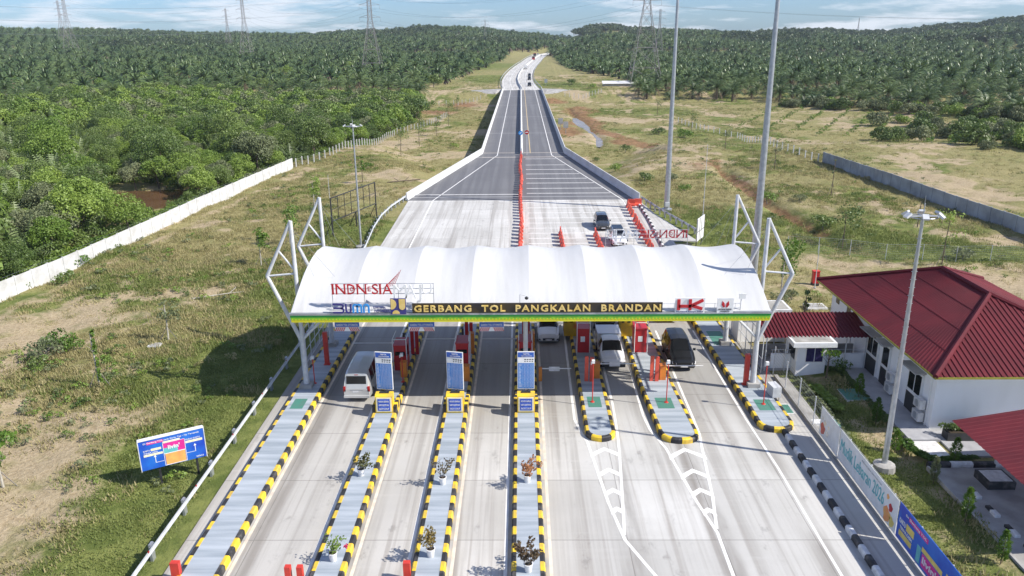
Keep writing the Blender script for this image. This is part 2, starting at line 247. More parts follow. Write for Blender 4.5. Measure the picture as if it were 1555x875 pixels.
def thing(name, label, cat, loc=(0, 0, 0), rotz=0, group=None):
    o = bpy.data.objects.new(name, None); scene.collection.objects.link(o); o.location = loc; o.rotation_euler = (0, 0, rotz); o.empty_display_size = .2
    return tag(o, label, cat, group)
def dup(root, loc, rotz=0, label=None, scale=None, group=None):
    def cp(o, parent):
        c = o.copy(); scene.collection.objects.link(c)
        if parent: c.parent = parent
        for ch in [k for k in KIDS.get(o.name, [])]: cp(ch, c)
        return c
    if root.name not in KIDS: index_kids(root)
    r = cp(root, None); r.location = loc; r.rotation_euler = (0, 0, rotz)
    if scale: r.scale = scale if isinstance(scale, (tuple, list)) else (scale,)*3
    if label: r['label'] = label
    if group: r['group'] = group
    return r
KIDS = {}
def index_kids(root):
    allo = list(scene.collection.objects)
    def rec(o):
        k = [c for c in allo if c.parent == o]; KIDS[o.name] = k
        for c in k: rec(c)
    rec(root)
_tc = {}
def textmesh(s, bold=0.0):
    k = (s, bold); sp = 1.22 if s.startswith('GERBANG  ') else 1.0
    if k in _tc: return _tc[k]
    cu = bpy.data.curves.new('t', 'FONT'); cu.body = s; cu.size = 1; cu.extrude = 0.03; cu.offset = bold; cu.resolution_u = 2; cu.space_character = sp
    o = bpy.data.objects.new('t', cu); scene.collection.objects.link(o); dg = bpy.context.evaluated_depsgraph_get(); dg.update()
    me = bpy.data.meshes.new_from_object(o.evaluated_get(dg)); bpy.data.objects.remove(o); bpy.data.curves.remove(cu)
    xs = [v.co.x for v in me.vertices]; ys = [v.co.y for v in me.vertices]
    _tc[k] = (me, min(xs), max(xs), min(ys), max(ys)); return _tc[k]
def put_text(mb, s, O, ax, up, w, h, mi=0, bold=0.02, depth=0.02):
    """write s into the box with lower-left corner O, width w along ax and height h along up"""
    me, x0, x1, y0, y1 = textmesh(s, bold); ax, up = Vector(ax).normalized(), Vector(up).normalized(); nn = ax.cross(up)
    sx, sy = w/(x1-x0), h/(y1-y0)
    M = Matrix.Translation(Vector(O)) @ Matrix((ax, up, nn)).transposed().to_4x4() @ Matrix.Diagonal((sx, sy, depth/0.03, 1)) @ Matrix.Translation((-x0, -y0, 0.03))
    return mb.mesh(me, M, mi)
def stroke(mb, pts, w, O, ax, up, depth=0.03, mi=0):
    """flat pen stroke through 2D pts"""
    ax, up = Vector(ax), Vector(up); nn = ax.cross(up); O = Vector(O)
    n = len(pts); L, Rr = [], []
    for i, p in enumerate(pts):
        a = Vector(pts[max(0, i-1)]); b = Vector(pts[min(n-1, i+1)]); d = (b-a).normalized(); q = Vector((-d.y, d.x))*w/2
        L.append(Vector(p)+q); Rr.append(Vector(p)-q)
    for i in range(n-1):
        quad = [L[i], Rr[i], Rr[i+1], L[i+1]]
        mb.prism([O+ax*q.x+up*q.y for q in quad], nn*depth, mi)
def arc(cx, cy, r, a0, a1, n=8): return [(cx+r*math.cos(R(a0+(a1-a0)*i/n)), cy+r*math.sin(R(a0+(a1-a0)*i/n))) for i in range(n+1)]
# ---------------------------------------------------------------- terrain
def sst(a, b, x): t = np.clip((np.asarray(x, float)-a)/(b-a), 0, 1); return t*t*(3-2*t)
SIL = [(-700, 50), (-200, 46), (0, 42), (100, 44), (200, 46), (300, 48), (400, 50), (480, 50), (550, 46), (600, 45), (640, 41), (700, 39), (740, 42), (790, 50), (840, 54), (865, 50), (900, 39), (930, 37), (955, 41), (980, 42), (1010, 43), (1040, 44), (1100, 48), (1165, 49), (1200, 46), (1260, 44), (1310, 48), (1380, 45), (1430, 38), (1480, 37), (1530, 28), (1600, 24), (2200, 40)]
def _azel(px, py):
    d = CF + CR*((px-777.5)/FPX) - CU*((py-437.5)/FPX); return math.atan2(d.x, d.y), d.z/math.hypot(d.x, d.y)
_AZ, _EL = zip(*[_azel(*p) for p in SIL])
RH = 1750.0
ROADC = [(0.5, 360), (-1.2, 400), (-2.0, 440), (-1.5, 490), (0.5, 560), (4, 640), (9, 730), (14, 830), (22, 950), (45, 1080), (110, 1230), (240, 1380)]
def road_x(y): return np.interp(y, [p[1] for p in ROADC], [p[0] for p in ROADC])
def terrain(x, y):
    x = np.asarray(x, float); y = np.asarray(y, float); r = np.hypot(x, y); az = np.arctan2(x, np.maximum(y, 1e-3))
    el = np.interp(az, _AZ, _EL); top = CAM_H-11+el*RH
    s = sst(700, RH, r); h = top*s
    h = h + s*(6.0*np.sin(x/95+1)*np.sin(y/120)+4.0*np.sin(x/47+y/61))*(1-sst(1500, 1720, r)) + 3.0*sst(500, 800, r)*np.sin(x/150+.4)*np.sin(y/170+1.1)*(1-s)
    h = h*(1-sst(RH+120, RH+500, r)) + (-12)*sst(RH+120, RH+500, r)
    st_ = np.interp(np.abs(x), [14, 34], [120, 172]); val = sst(0, 1, (y-st_)/38)*(1-sst(332, 359, y))*(1-sst(95, 150, np.abs(x))); h = h - 3.2*val
    rx = road_x(y); near = np.exp(-((x-rx)/26)**4)*(y > 355)*(y < 1300); h = h*(1-near) - 0.15*near
    out = sst(18.8, 22, np.abs(x-0.5)); bump = 0.16*np.sin(x*.31+1)*np.sin(y*.27)+0.10*np.sin(x*.83+y*.41)+0.07*np.sin(x*1.7-y*1.3); yard = sst(23.0, 24.0, x)*(1-sst(41, 46, x))*(1-sst(62, 66, y)); h = h + bump*out*(1-s)*(1-yard)*(1-.7*((y > 200) & (y < 280) & (np.abs(x-18) < 9)))
    h = h - 0.06 - 0.04*(1-out)
    dx = x-np.interp(y, [85, 92, 97, 113, 129, 150], [39, 38, 38, 37, 36.8, 37]); h = h - 1.4*np.exp(-(dx/1.5)**2)*sst(86, 90, y)*(1-sst(142, 150, y))
    cx = np.interp(y, [170, 178, 190, 197, 206, 218, 240, 268, 300], CREEKX); h = h - 0.9*np.exp(-((x-cx)/np.interp(y, [200, 206, 214, 226, 236, 246, 262, 274], [.8, 1.2, 1.3, .7, .8, 2.0, 2.4, .8]))**2)*sst(165, 175, y)*(1-sst(300, 312, y))
    pd = ((x+61)/11)**2+((y-121)/8)**2; h = h - 1.8*np.exp(-pd**2)
    return h
CREEKX = [33, 30.5, 25, 19, 20.5, 21.5, 20, 18.5, 18]
def hz(x, y): return float(terrain(x, y))
def ray(px, py): return CF + CR*((px-777.5)/FPX) - CU*((py-437.5)/FPX)
def G(px, py, z=0.0):
    d = ray(px, py); t = (z-CAM_H)/d.z; return Vector((0, 0, CAM_H)) + d*t
def GT(px, py):
    """where the sight line meets the terrain"""
    p = G(px, py)
    for _ in range(12): p = G(px, py, hz(p.x, p.y))
    return p
def GY(px, py, Y): d = ray(px, py); return Vector((0, 0, CAM_H)) + d*(Y/d.y)
def PX(x, y, z):
    v = Vector((x, y, z-CAM_H)); w = v.dot(CF)
    return (777.5+FPX*v.dot(CR)/w, 437.5-FPX*v.dot(CU)/w, w)
def PXn(x, y, z):
    v = np.stack([x, y, z-CAM_H], -1); w = v @ np.array(CF); return 777.5+FPX*(v @ np.array(CR))/w, 437.5-FPX*(v @ np.array(CU))/w, w
# ground sheet: fine near the plaza, coarser towards the hills
def axis(parts): return np.unique(np.concatenate([np.arange(a, b, s) for a, b, s in parts]))
gx = axis([(-3000, -1000, 80), (-1000, -300, 20), (-300, -90, 5), (-90, 90, 1.0), (90, 300, 5), (300, 1000, 20), (1000, 3001, 80)])
gy = axis([(-60, 20, 8), (20, 200, 1.0), (200, 330, 2), (330, 600, 5), (600, 2000, 20), (2000, 3001, 80)])
XX, YY = np.meshgrid(gx, gy); ZZ = terrain(XX, YY); nx, ny = len(gx), len(gy)
verts = np.stack([XX, YY, ZZ], -1).reshape(-1, 3); ii = np.arange(nx*ny).reshape(ny, nx)
faces = np.stack([ii[:-1, :-1], ii[:-1, 1:], ii[1:, 1:], ii[1:, :-1]], -1).reshape(-1, 4)
me = bpy.data.meshes.new('ground'); me.from_pydata(verts.tolist(), [], faces.tolist()); me.polygons.foreach_set('use_smooth', [True]*len(me.polygons))
gobj = bpy.data.objects.new('ground', me); scene.collection.objects.link(gobj); me.materials.append(MC['ground']); tag(gobj, kind='structure')
mask = np.zeros((ny, nx, 3))
def blob(px, py, rx, ry, ch, v=1.0, rot=0):
    c = GT(px, py); dx, dy = XX-c.x, YY-c.y; ca, sa = math.cos(rot), math.sin(rot)
    g = np.exp(-(((dx*ca+dy*sa)/rx)**2+((-dx*sa+dy*ca)/ry)**2)); mask[..., ch] = np.maximum(mask[..., ch], v*g)
def trail(pts, w, ch, v=1.0, world=False):
    P = [Vector(p) if world else GT(*p).xy for p in pts]
    for a, b in zip(P, P[1:]):
        d = b-a; L2 = d.length_squared; t = np.clip(((XX-a.x)*d.x+(YY-a.y)*d.y)/L2, 0, 1); q = np.hypot(XX-a.x-t*d.x, YY-a.y-t*d.y)
        mask[..., ch] = np.maximum(mask[..., ch], v*np.exp(-(q/w)**2))
mask[..., 1] = 0.12
for a in [(60, 690, 8, 6), (30, 780, 7, 5), (100, 760, 6, 5), (90, 860, 8, 4), (150, 640, 5, 4), (215, 560, 5, 2.5, 0, .75), (60, 640, 7, 3), (590, 290, 9, 7, 0, .65), (540, 255, 9, 9, 0, .55), (620, 240, 9, 10, 0, .6), (1055, 250, 6, 11), (1120, 272, 5, 8, 0, .9), (1150, 290, 3, 8, 0, .8), (1270, 400, 8, 7, 0, .8), (1225, 420, 5, 4, 0, .7), (1490, 418, 9, 7), (1545, 440, 9, 5), (1400, 700, 3.5, 2, 0, .8), (1350, 655, 3.0, 1.6, 0, .95), (1370, 740, 3, 2, 0, .6), (1450, 850, 3, 2, 0, .5), (1300, 180, 30, 12, 0, .6), (1420, 270, 14, 10, 0, .7), (1300, 250, 9, 14, 0, .4), (1210, 310, 6, 14, 0, .5), (850, 200, 4, 30, 0, .6), (360, 380, 5, 4, 0, .5), (700, 205, 5, 20, 0, .7), (840, 145, 12, 12, 0, .5), (868, 58, 50, 150, 0, 1.0), (1320, 605, 1.5, 2, 0, .7), (1230, 440, 6, 4, 0, .7), (30, 215, 9, 20, 0, .9)]:
    blob(a[0], a[1], a[2], a[3], 0, a[5] if len(a) > 5 else 1.0)
trail([(1080, 248), (1130, 281), (1180, 311), (1250, 350)], 1.5, 2, .8)
for a in [(1052, 252, 5, 12), (1075, 245, 5, 8), (1120, 275, 3, 8), (1000, 232, 4, 10), (590, 285, 6, 5), (700, 165, 10, 10)]: blob(a[0], a[1], a[2], a[3], 2, .55)
trail([(0, 480), (60, 448), (140, 412), (230, 372), (310, 330), (400, 288)], 0.9, 0, .95)
trail([(990, 222), (930, 205), (900, 200), (905, 188), (885, 178), (870, 165)], 3.2, 2, 1.0)
for a in [(885, 190, 10, 16, 2, .8), (700, 160, 12, 14), (660, 170, 12, 12), (880, 168, 9, 22), (860, 200, 7, 18), (950, 215, 6, 9), (840, 155, 8, 12), (215, 300, 10, 7, 2, .55)]: blob(a[0], a[1], a[2], a[3], 2, a[5] if len(a) > 5 else .9)
for a in [(380, 640, 6, 7), (300, 790, 5, 6), (230, 860, 5, 5), (360, 560, 8, 7), (420, 470, 8, 8, 1, .7), (540, 350, 6, 8, 1, .8), (1060, 345, 9, 9, 1, .9), (1150, 330, 10, 8, 1, .6), (1260, 378, 14, 3, 1, .8), (1450, 385, 14, 3.5), (1240, 600, 2, 5, 1, .9), (1300, 700, 2.5, 7, 1, .6), (1400, 790, 3, 4, 1, .9), (330, 415, 10, 8, 1, .4), (250, 470, 9, 6, 1, .4), (860, 130, 12, 26, 1, .7), (740, 120, 14, 40, 1, .8), (1050, 200, 20, 25, 1, .4), (700, 100, 50, 90, 1, .6), (1480, 750, 3, 6, 1, .4), (150, 440, 9, 6, 1, .4), (1000, 170, 20, 20, 1, .5)]:
    blob(a[0], a[1], a[2], a[3], 1, a[5] if len(a) > 5 else 1.0)
near_ = (np.abs(XX) < 180) & (YY < 500) & (YY > 15)
nzv = np.zeros((ny, nx, 2)); iy_, ix_ = np.where(near_)
for a_, b_ in zip(iy_, ix_):
    X_, Y_ = XX[a_, b_], YY[a_, b_]; nzv[a_, b_, 0] = mnoise.noise(Vector((X_/13, Y_/17, 1.5)))+.55*mnoise.noise(Vector((X_/4.2, Y_/5, 4)))+.35*mnoise.noise(Vector((X_/1.8, Y_/2.2, 7))); nzv[a_, b_, 1] = mnoise.noise(Vector((X_/19, Y_/22, 21)))+.5*mnoise.noise(Vector((X_/5, Y_/6, 31)))
for a_ in [(265, 705, 6, 6), (215, 745, 4, 4), (330, 660, 5, 6), (250, 800, 6, 5), (180, 850, 6, 5)]: blob(a_[0], a_[1], a_[2], a_[3], 1, .95)
mask[..., 0] *= 1-.92*sst(.45, .85, mask[..., 1])
gdn = (XX > 19.2) & (XX < 23.6) & (YY > 15) & (YY < 53.5); mask[..., 1] = np.where(gdn, np.maximum(mask[..., 1], .62), mask[..., 1]); mask[..., 0] = np.where(gdn, np.maximum(mask[..., 0]*.9, .75*sst(.0, .3, np.sin(XX*1.7+YY*.6)*np.sin(YY*.45+1))), mask[..., 0])
lawn_ = (mask[..., 1] > .4) | gdn
mask[..., 0] = np.maximum(mask[..., 0], np.where(near_ & ~lawn_, .95*sst(.06, .42, nzv[..., 0]), 0)); mask[..., 1] = np.maximum(mask[..., 1], np.where(near_, .6*sst(.15, .55, nzv[..., 1]), 0))
ca = me.color_attributes.new('mask', 'FLOAT_COLOR', 'POINT'); ca.data.foreach_set('color', np.concatenate([mask.reshape(-1, 3), np.ones((nx*ny, 1))], 1).astype(np.float32).ravel())
# ================================================================ roads and plaza
def sheet(name, pts, z, m, parent=None, kind='structure', thick=0.0):
    mb = MB()
    if thick: mb.prism([(x, y, z-thick) for x, y in pts], (0, 0, thick))
    else: mb.add([(x, y, z) for x, y in pts], [tuple(range(len(pts)))])
    o = mb.build(name, m, parent)
    if kind and not parent: tag(o, kind=kind)
    return o
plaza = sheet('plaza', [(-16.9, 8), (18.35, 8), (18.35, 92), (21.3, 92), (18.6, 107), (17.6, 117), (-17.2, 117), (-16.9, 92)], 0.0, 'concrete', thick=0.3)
deck = MB(); deck.prism([(-17.4, 117.02, -.45), (17.7, 117.02, -.45), (9.3, 166, -.45), (9.3, 360, -.45), (-8.4, 360, -.45), (-8.4, 166, -.45)], (0, 0, .45))
tag(deck.build('bridge_road', 'asphalt'), kind='structure')
# far concrete carriageway following the curve
def ribbon(mb, off0, off1, z0, y0=360, y1=1380, mi=0, step=12):
    ys = [y0]
    while ys[-1] < y1: ys.append(min(y1, ys[-1]+step))
    P = []
    for y in ys:
        x = float(road_x(y)); dx = float(road_x(y+5)-road_x(y-5))/10; n = Vector((1, -dx)).normalized(); P.append((x, y, n))
    vs = [];
    for x, y, n in P:
        for o in (off0, off1): vs.append((x+n.x*o, y+n.y*o, z0))
    mb.add(vs, [(2*i, 2*i+1, 2*i+3, 2*i+2) for i in range(len(P)-1)], mi)
    return P
mb = MB(); ribbon(mb, -8.4, 8.6, 0.0); tag(mb.build('far_road', 'concrete'), kind='structure')
mb = MB()
for o in (-7.6, -4.0, 4.2, 7.6): ribbon(mb, o-.09, o+.09, 0.012)
tag(mb.build('far_road_lines', 'line'), kind='structure')
# painted markings --------------------------------------------------
ZL = 0.006
mk = MB()
def pl(mb, a, b, w, mi=0, z=ZL):
    a, b = Vector(a), Vector(b); d = (b-a).normalized(); n = Vector((-d.y, d.x))*w/2
    mb.add([(a.x+n.x, a.y+n.y, z), (a.x-n.x, a.y-n.y, z), (b.x-n.x, b.y-n.y, z), (b.x+n.x, b.y+n.y, z)], [(0, 1, 2, 3)], mi)
def pll(mb, pts, w, mi=0, z=ZL):
    n = len(pts); L, Rr = [], []
    for i in range(n):
        a, b = Vector(pts[max(0, i-1)]), Vector(pts[min(n-1, i+1)]); d = (b-a).normalized(); q = Vector((-d.y, d.x))*w/2; p = Vector(pts[i]); L.append(p+q); Rr.append(p-q)
    mb.add([(p.x, p.y, z) for p in L]+[(p.x, p.y, z) for p in Rr], [(i, n+i, n+i+1, i+1) for i in range(n-1)], mi)
for x, y0, y1, mi in [(-13.83, 10, 66, 1), (-10.13, 10, 66, 0), (-8.03, 10, 66, 1), (-5.47, 10, 66, 0), (-3.38, 10, 66, 1), (-.84, 10, 66, 0), (1.32, 10, 66, 1)]: pl(mk, (x, y0), (x, y1), .17, mi)
pll(mk, [(-13.3, 90), (-13.45, 117)], .16)
for a, b in [((-13.3, 66), (-13.3, 90))]: pl(mk, a, b, .16)
pll(mk, [(3.55, 62), (3.42, 48), (3.4, 46), (3.75, 44), (4.0, 43), (4.6, 36.4), (5.08, 33.2), (6.15, 30.5), (12, 15)], .17)
pll(mk, [(6.15, 62), (6.12, 48), (6.0, 44.5), (5.8, 41.5), (5.45, 37.5), (5.10, 33.6)], .17, z=ZL+.004)
pll(mk, [(8.2, 62), (7.95, 46.5), (8.1, 44.6), (8.7, 42.2), (9.35, 36.5), (9.8, 33.8), (9.75, 30.48), (9.6, 15)], .17)
pll(mk, [(11.3, 62), (11.15, 46), (11.1, 44), (10.85, 42), (10.3, 37), (9.84, 34.1)], .17, z=ZL+.004)
pll(mk, [(14.45, 62), (14.55, 46), (14.62, 44), (14.76, 40), (14.75, 33), (14.8, 10)], .15)
def chevrons(L, Rt, ys):
    for y in ys:
        xl, xr = np.interp(y, [p[1] for p in L][::-1], [p[0] for p in L][::-1]), np.interp(y, [p[1] for p in Rt][::-1], [p[0] for p in Rt][::-1])
        xm = (xl+xr)/2; d = .42*(xr-xl)
        mk.add([(xl, y-d-.5, ZL-.002), (xm, y-.42, ZL-.002), (xr, y-d-.5, ZL-.002), (xr, y-d, ZL-.002), (xm, y, ZL-.002), (xl, y-d, ZL-.002)], [(0, 1, 4, 5), (1, 2, 3, 4)])
chevrons([(4.0, 43), (4.6, 36.4), (5.08, 33.2)], [(6.0, 44), (5.8, 41.5), (5.45, 37.5), (5.08, 33.2)], [42.4, 40.0, 37.9, 36.1])
chevrons([(8.7, 42.2), (9.35, 36.5), (9.8, 33.8)], [(11.0, 43), (10.85, 42), (10.3, 37), (9.8, 33.8)], [42.3, 39.9, 37.9, 36.0])
mk.build('plaza_lines', ['line', 'warmline']); tag(bpy.data.objects['plaza_lines'], kind='structure')
mk = MB()
xr_edge = lambda y: np.interp(y, [85, 117, 162, 360], [17.3 if False else 15.2, 15.27, 6.3, 6.2])
for py in [241.5, 250.8, 257.7, 264.4, 271.3, 278.3, 286.3, 293.8, 308, 315.8, 323.6, 331.4, 339, 346.7, 354.4, 362.2, 370, 378, 386]:
    y = G(800, py).y; pl(mk, (0.85, y), (float(xr_edge(y))-(.2 if y > 120 else -.1), y), .28 if y > 115 else .2)
pll(mk, [(15.2, 86), (15.27, 117), (6.3, 163), (6.2, 360)], .17)
pll(mk, [(-13.45, 117), (-4.98, 163), (-4.6, 360)], .17)
pl(mk, (1.9, 166), (1.6, 360), .14, 1)
for x0, x1 in ((-8.0, -.5), (.5, 9)): pl(mk, (x0, 160.5), (x1, 160.5), .35, 2); pl(mk, (x0, 166.5), (x1, 166.5), .3, 2)
pl(mk, (-16.9, 121.5), (-.5, 121.5), .3, 0)
mk.build('bridge_lines', ['line', 'yline', 'warmline']); tag(bpy.data.objects['bridge_lines'], kind='structure')
# kerbed strip at the left edge and worn service path edge are part of the ground; creek and pond water
def waterpoly(name, pts, m):
    P = [GT(*p) for p in pts]; z = min(p.z for p in P)+.03
    mb = MB(); mb.add([(p.x, p.y, p.z+.06) for p in P], [tuple(range(len(P)))]); tag(mb.build(name, m), kind='structure')
def waterribbon(name, pts, ws, m, sink=0.55):
    mb = MB(); P = [Vector((GT(*p).x, GT(*p).y)) for p in pts]; L, Q = [], []
    for i, p in enumerate(P):
        d = (P[min(i+1, len(P)-1)]-P[max(0, i-1)]).normalized(); n = Vector((-d.y, d.x))*ws[i]; L.append(p+n); Q.append(p-n)
    z = min(hz(p.x, p.y) for p in P)+sink*.4
    zs = [hz(p.x, p.y)+.12 for p in P]
    mb.add([(p.x, p.y, zz) for p, zz in zip(L, zs)]+[(p.x, p.y, zz) for p, zz in zip(Q, zs)], [(i, len(P)+i, len(P)+i+1, i+1) for i in range(len(P)-1)]); tag(mb.build(name, m), kind='structure')
mb = MB(); ys_ = list(range(202, 276, 4)); cxs = [float(np.interp(y, [170, 178, 190, 197, 206, 218, 240, 268, 300], CREEKX)) for y in ys_]
mb.add([(c-6.5, y, -3.80) for c, y in zip(cxs, ys_)]+[(c+6.5, y, -3.80) for c, y in zip(cxs, ys_)], [(i, len(ys_)+i, len(ys_)+i+1, i+1) for i in range(len(ys_)-1)]); tag(mb.build('creek_water', 'water'), kind='structure')
mb = MB(); mb.add([(-61+13*math.cos(t), 121+10*math.sin(t), -0.55) for t in np.linspace(0, 2*math.pi, 28, endpoint=False)], [tuple(range(28))]); tag(mb.build('pond_water', 'pond'), kind='structure')
# ---------------------------------------------------------------- bridge parapets and abutments
def barrier_profile(h=1.05, w=.42): return [(-w/2, 0), (-w/2, .18), (-w*.22, .42), (-w*.16, h), (w*.16, h), (w*.22, .42), (w/2, .18), (w/2, 0)]
def sweep(mb, path, prof, z=0, mi=0):
    n = len(path); k = len(prof); vs = []
    for i, p in enumerate(path):
        a, b = Vector(path[max(0, i-1)]), Vector(path[min(n-1, i+1)]); d = (b-a).normalized(); q = Vector((d.y, -d.x)); zz = p[2] if len(p) > 2 else z
        for u, h in prof: vs.append((p[0]+q.x*u, p[1]+q.y*u, zz+h))
    fs = [(i*k+j, i*k+(j+1) % k, (i+1)*k+(j+1) % k, (i+1)*k+j) for i in range(n-1) for j in range(k)]
    fs += [tuple(range(k-1, -1, -1)), tuple(range((n-1)*k, n*k))]; mb.add(vs, fs, mi)
def parapet(label, path, h=1.15, w=.45):
    mb = MB(); sweep(mb, [Vector(p) for p in path], barrier_profile(h, w)); o = mb.build('bridge_parapet', 'barrierwall'); tag(o, label, 'parapet', 'bridge parapets'); return o
parapet('pale concrete bridge parapet along the left edge of the dark asphalt', [(-17.5, 117.3), (-8.3, 165.5), (-8.1, 362)])
parapet('concrete bridge parapet shading the right edge of the dark asphalt', [(17.6, 115.2), (9.2, 165.5), (9.15, 362)], 1.3, .45)
parapet('concrete median barrier splitting the two carriageways on the bridge', [(0.05, 164.5), (-.05, 362)], 1.2, .55)
mb = MB(); sweep(mb, [Vector((float(road_x(y))+0.15, y)) for y in range(362, 1300, 12)], barrier_profile(.9, .5)); tag(mb.build('median_barrier', 'barrierwall'), 'long pale median barrier curving along the distant concrete highway', 'barrier')
for sx, lab in ((-1, 'white concrete abutment slope on the left at the far end of the bridge'), (1, 'white concrete abutment slope on the right at the far end of the bridge')):
    mb = MB(); x0 = -8.5 if sx < 0 else 9.4
    A_ = [(x0, 341, -3.2)]+[(x0+sx*(4+13*math.sin(a)), 358-16*math.cos(a), -3.1+2.6*(a/1.57)**2) for a in np.linspace(0, 1.57, 9)]; Tp = [(x0, 358, .45)]+[(x0+sx*(2+5*math.sin(a)), 360-5*math.cos(a), .45) for a in np.linspace(0, 1.57, 9)]
    mb.add(A_+Tp+[(x0, 366, .3), (x0+sx*17, 366, -.4)], [(i, i+1, 11+i, 10+i)[::sx] for i in range(9)]+[(10, 11, 12, 13, 14, 15, 16, 17, 18, 19, 20)[::sx], (9, 21, 20, 19)[::sx]])
    tag(mb.build('bridge_abutment', 'greyconc'), lab, 'abutment')
mb = MB()
for y in range(180, 350, 28):
    for x in (-6, 6.5): mb.tube((x, y, -4.5), (x, y, -.5), .6, n=12)
    mb.box(-7.4, 8, y-.6, y+.6, -1.3, -.46)
tag(mb.build('bridge_piers', 'greyconc'), kind='structure')
# ---------------------------------------------------------------- guardrails
def guardrail(label, path, every=3.6, h=.72, side=1, group='steel guardrails'):
    t = thing('guardrail', label, 'guardrail', (path[0][0], path[0][1], path[0][2] if len(path[0]) > 2 else 0), 0, group)
    L = Vector(t.location); rel = [Vector((p[0], p[1], p[2] if len(p) > 2 else 0))-L for p in path]
    mb = MB(); prof = [(-.03, h-.16), (.03, h-.12), (-.03, h-.02), (.03, h+.06), (.03, h+.14), (.06, h+.15), (.06, h+.05), (0, h-.02), (.06, h-.13), (0, h-.18)]
    sweep(mb, rel, prof); mb.build('rail', 'guard', t)
    acc = 0; nxt = .8; k = 0
    pm = MB(); pm.box(-.06, .06, -.16, .16, -.4, h+.12); pm.box(-.02, .1, -.2, .2, h-.25, h+.02)
    first = None
    for a, b in zip(rel, rel[1:]):
        d = b-a; ln = d.length
        while nxt <= acc+ln and k < 95:
            p = a+d*((nxt-acc)/ln)
            if first is None: first = pm.build('post', 'galv', t); o = first
            else: o = first.copy(); scene.collection.objects.link(o); o.parent = t
            q = d.normalized(); o.location = p+Vector((-q.y, q.x, 0))*.16*side; o.rotation_euler = (0, 0, math.atan2(q.y, q.x)-math.pi/2); nxt += every; k += 1
        acc += ln
    return t
gl = guardrail('grey steel guardrail running up the grass edge left of the toll plaza', [(-17.75, y) for y in range(12, 66, 4)]+[(-17.6, 66)], 3.8)
for y in np.arange(14, 66, 5.7): MB().box(.04, .08, y-.05-12, y+.05-12, .82, .90).build('reflector', 'taillamp', gl)
guardrail('curved steel guardrail on the left joining the bridge parapet beyond the canopy', [(-17.6, 70), (-18.2, 88), (-18.9, 97), (-19.1, 104), (-18.7, 110), (-18.0, 114.5), (-17.6, 117)], 1.9)
guardrail('grey guardrail on the right slanting away from the bridge parapet end', [(17.9, 115.5), (19.3, 107), (21.9, 94.2)], 2.0, side=-1)
guardrail('thin guardrail along the left shoulder of the distant concrete highway', [(float(road_x(y))-9.0, y) for y in range(364, 1000, 14)], 10, .8)
guardrail('thin guardrail along the right shoulder of the distant concrete highway', [(float(road_x(y))+9.2, y) for y in range(364, 900, 14)], 10, .7)
# ================================================================ traffic islands
def island(label, xl, xr, y0, y1, near_round=False, skew=None, seg=.69, kw=.24, h=.34, mats=('yellow', 'black')):
    """outline of kerb blocks painted in turns, pavement between"""
    cx = (xl+xr)/2; t = thing('traffic_island', label, 'traffic island', (cx, y0, 0), 0, 'toll lane islands'); hw = (xr-xl)/2; Ln = y1-y0
    sk = skew or (lambda y: 0.0)
    outer = []
    r = min(hw, 1.0)
    if near_round:
        pts = [(hw, Ln)]+[(hw, y) for y in np.arange(Ln-seg, r, -seg)]+[(hw-r+r*math.cos(a), r-r*math.sin(a)) for a in np.linspace(0, math.pi/2, 5)]+[(-hw+r-r*math.sin(a), r-r*math.cos(a)) for a in np.linspace(0, math.pi/2, 5)]+[(-hw, y) for y in np.arange(r+seg, Ln, seg)]+[(-hw, Ln)]
    else: pts = [(hw, Ln)]+[(hw, y) for y in np.arange(Ln-seg, 0, -seg)]+[(hw, 0), (-hw, 0)]+[(-hw, y) for y in np.arange(seg, Ln, seg)]+[(-hw, Ln)]
    # arc-length resample so each block is one colour
    P = [Vector(p) for p in pts]; out = [P[0]]; carry = 0
    dense = []
    for a, b in zip(P, P[1:]):
        k = max(1, int((b-a).length/.115)); dense += [a+(b-a)*i/k for i in range(k)]
    dense.append(P[-1]); cum = [0]
    for a, b in zip(dense, dense[1:]): cum.append(cum[-1]+(b-a).length)
    nb = int(cum[-1]/seg); mb = MB(); prof = [(0, -.1), (0, h-.07), (.07, h), (kw, h), (kw, -.1)]
    def at(s):
        i = min(len(cum)-2, max(0, int(np.searchsorted(cum, s))-1)); a, b = dense[i], dense[i+1]; f = (s-cum[i])/max(1e-6, cum[i+1]-cum[i]); return a+(b-a)*min(1, max(0, f))
    for bidx in range(nb):
        s0, s1 = bidx*cum[-1]/nb, (bidx+1)*cum[-1]/nb; ks = 3
        ring = []
        for j in range(ks+1):
            s = s0+.006+(s1-s0-.012)*j/ks; p = at(s); d = (at(s+.05)-at(s-.05)).normalized(); inn = Vector((d.y, -d.x))
            for u, z in prof: ring.append((p.x+inn.x*u+sk(p.y+y0), p.y+inn.y*u, z))
        k = len(prof); fs = [(j*k+i, (j+1)*k+i, (j+1)*k+(i+1) % k, j*k+(i+1) % k) for j in range(ks) for i in range(k)]+[tuple(range(k)), tuple(range(ks*k+k-1, ks*k-1, -1))]
        mb.add(ring, fs, bidx % 2)
    mb.build('kerb', list(mats), t)
    pv = MB(); poly = [at(s) for s in np.linspace(0, cum[-1], int(cum[-1]/.5))]; inner = []
    for s in np.linspace(0, cum[-1], int(cum[-1]/.5)):
        p = at(s); d = (at(s+.05)-at(s-.05)).normalized(); q = Vector((d.y, -d.x)); inner.append((p.x+q.x*(kw-.02)+sk(p.y+y0), p.y+q.y*(kw-.02), h-.015))
    half = len(inner)//2; vs = inner; n = len(inner)
    fs = [(i, i+1, n-2-i, n-1-i) for i in range(half-1)]
    pv.add(vs, fs); pv.build('pavement', 'slab', t)
    return t
I1 = island('widest kerbed island at the left, black and yellow kerb, red clearance post', -16.05, -14.05, 8, 62)
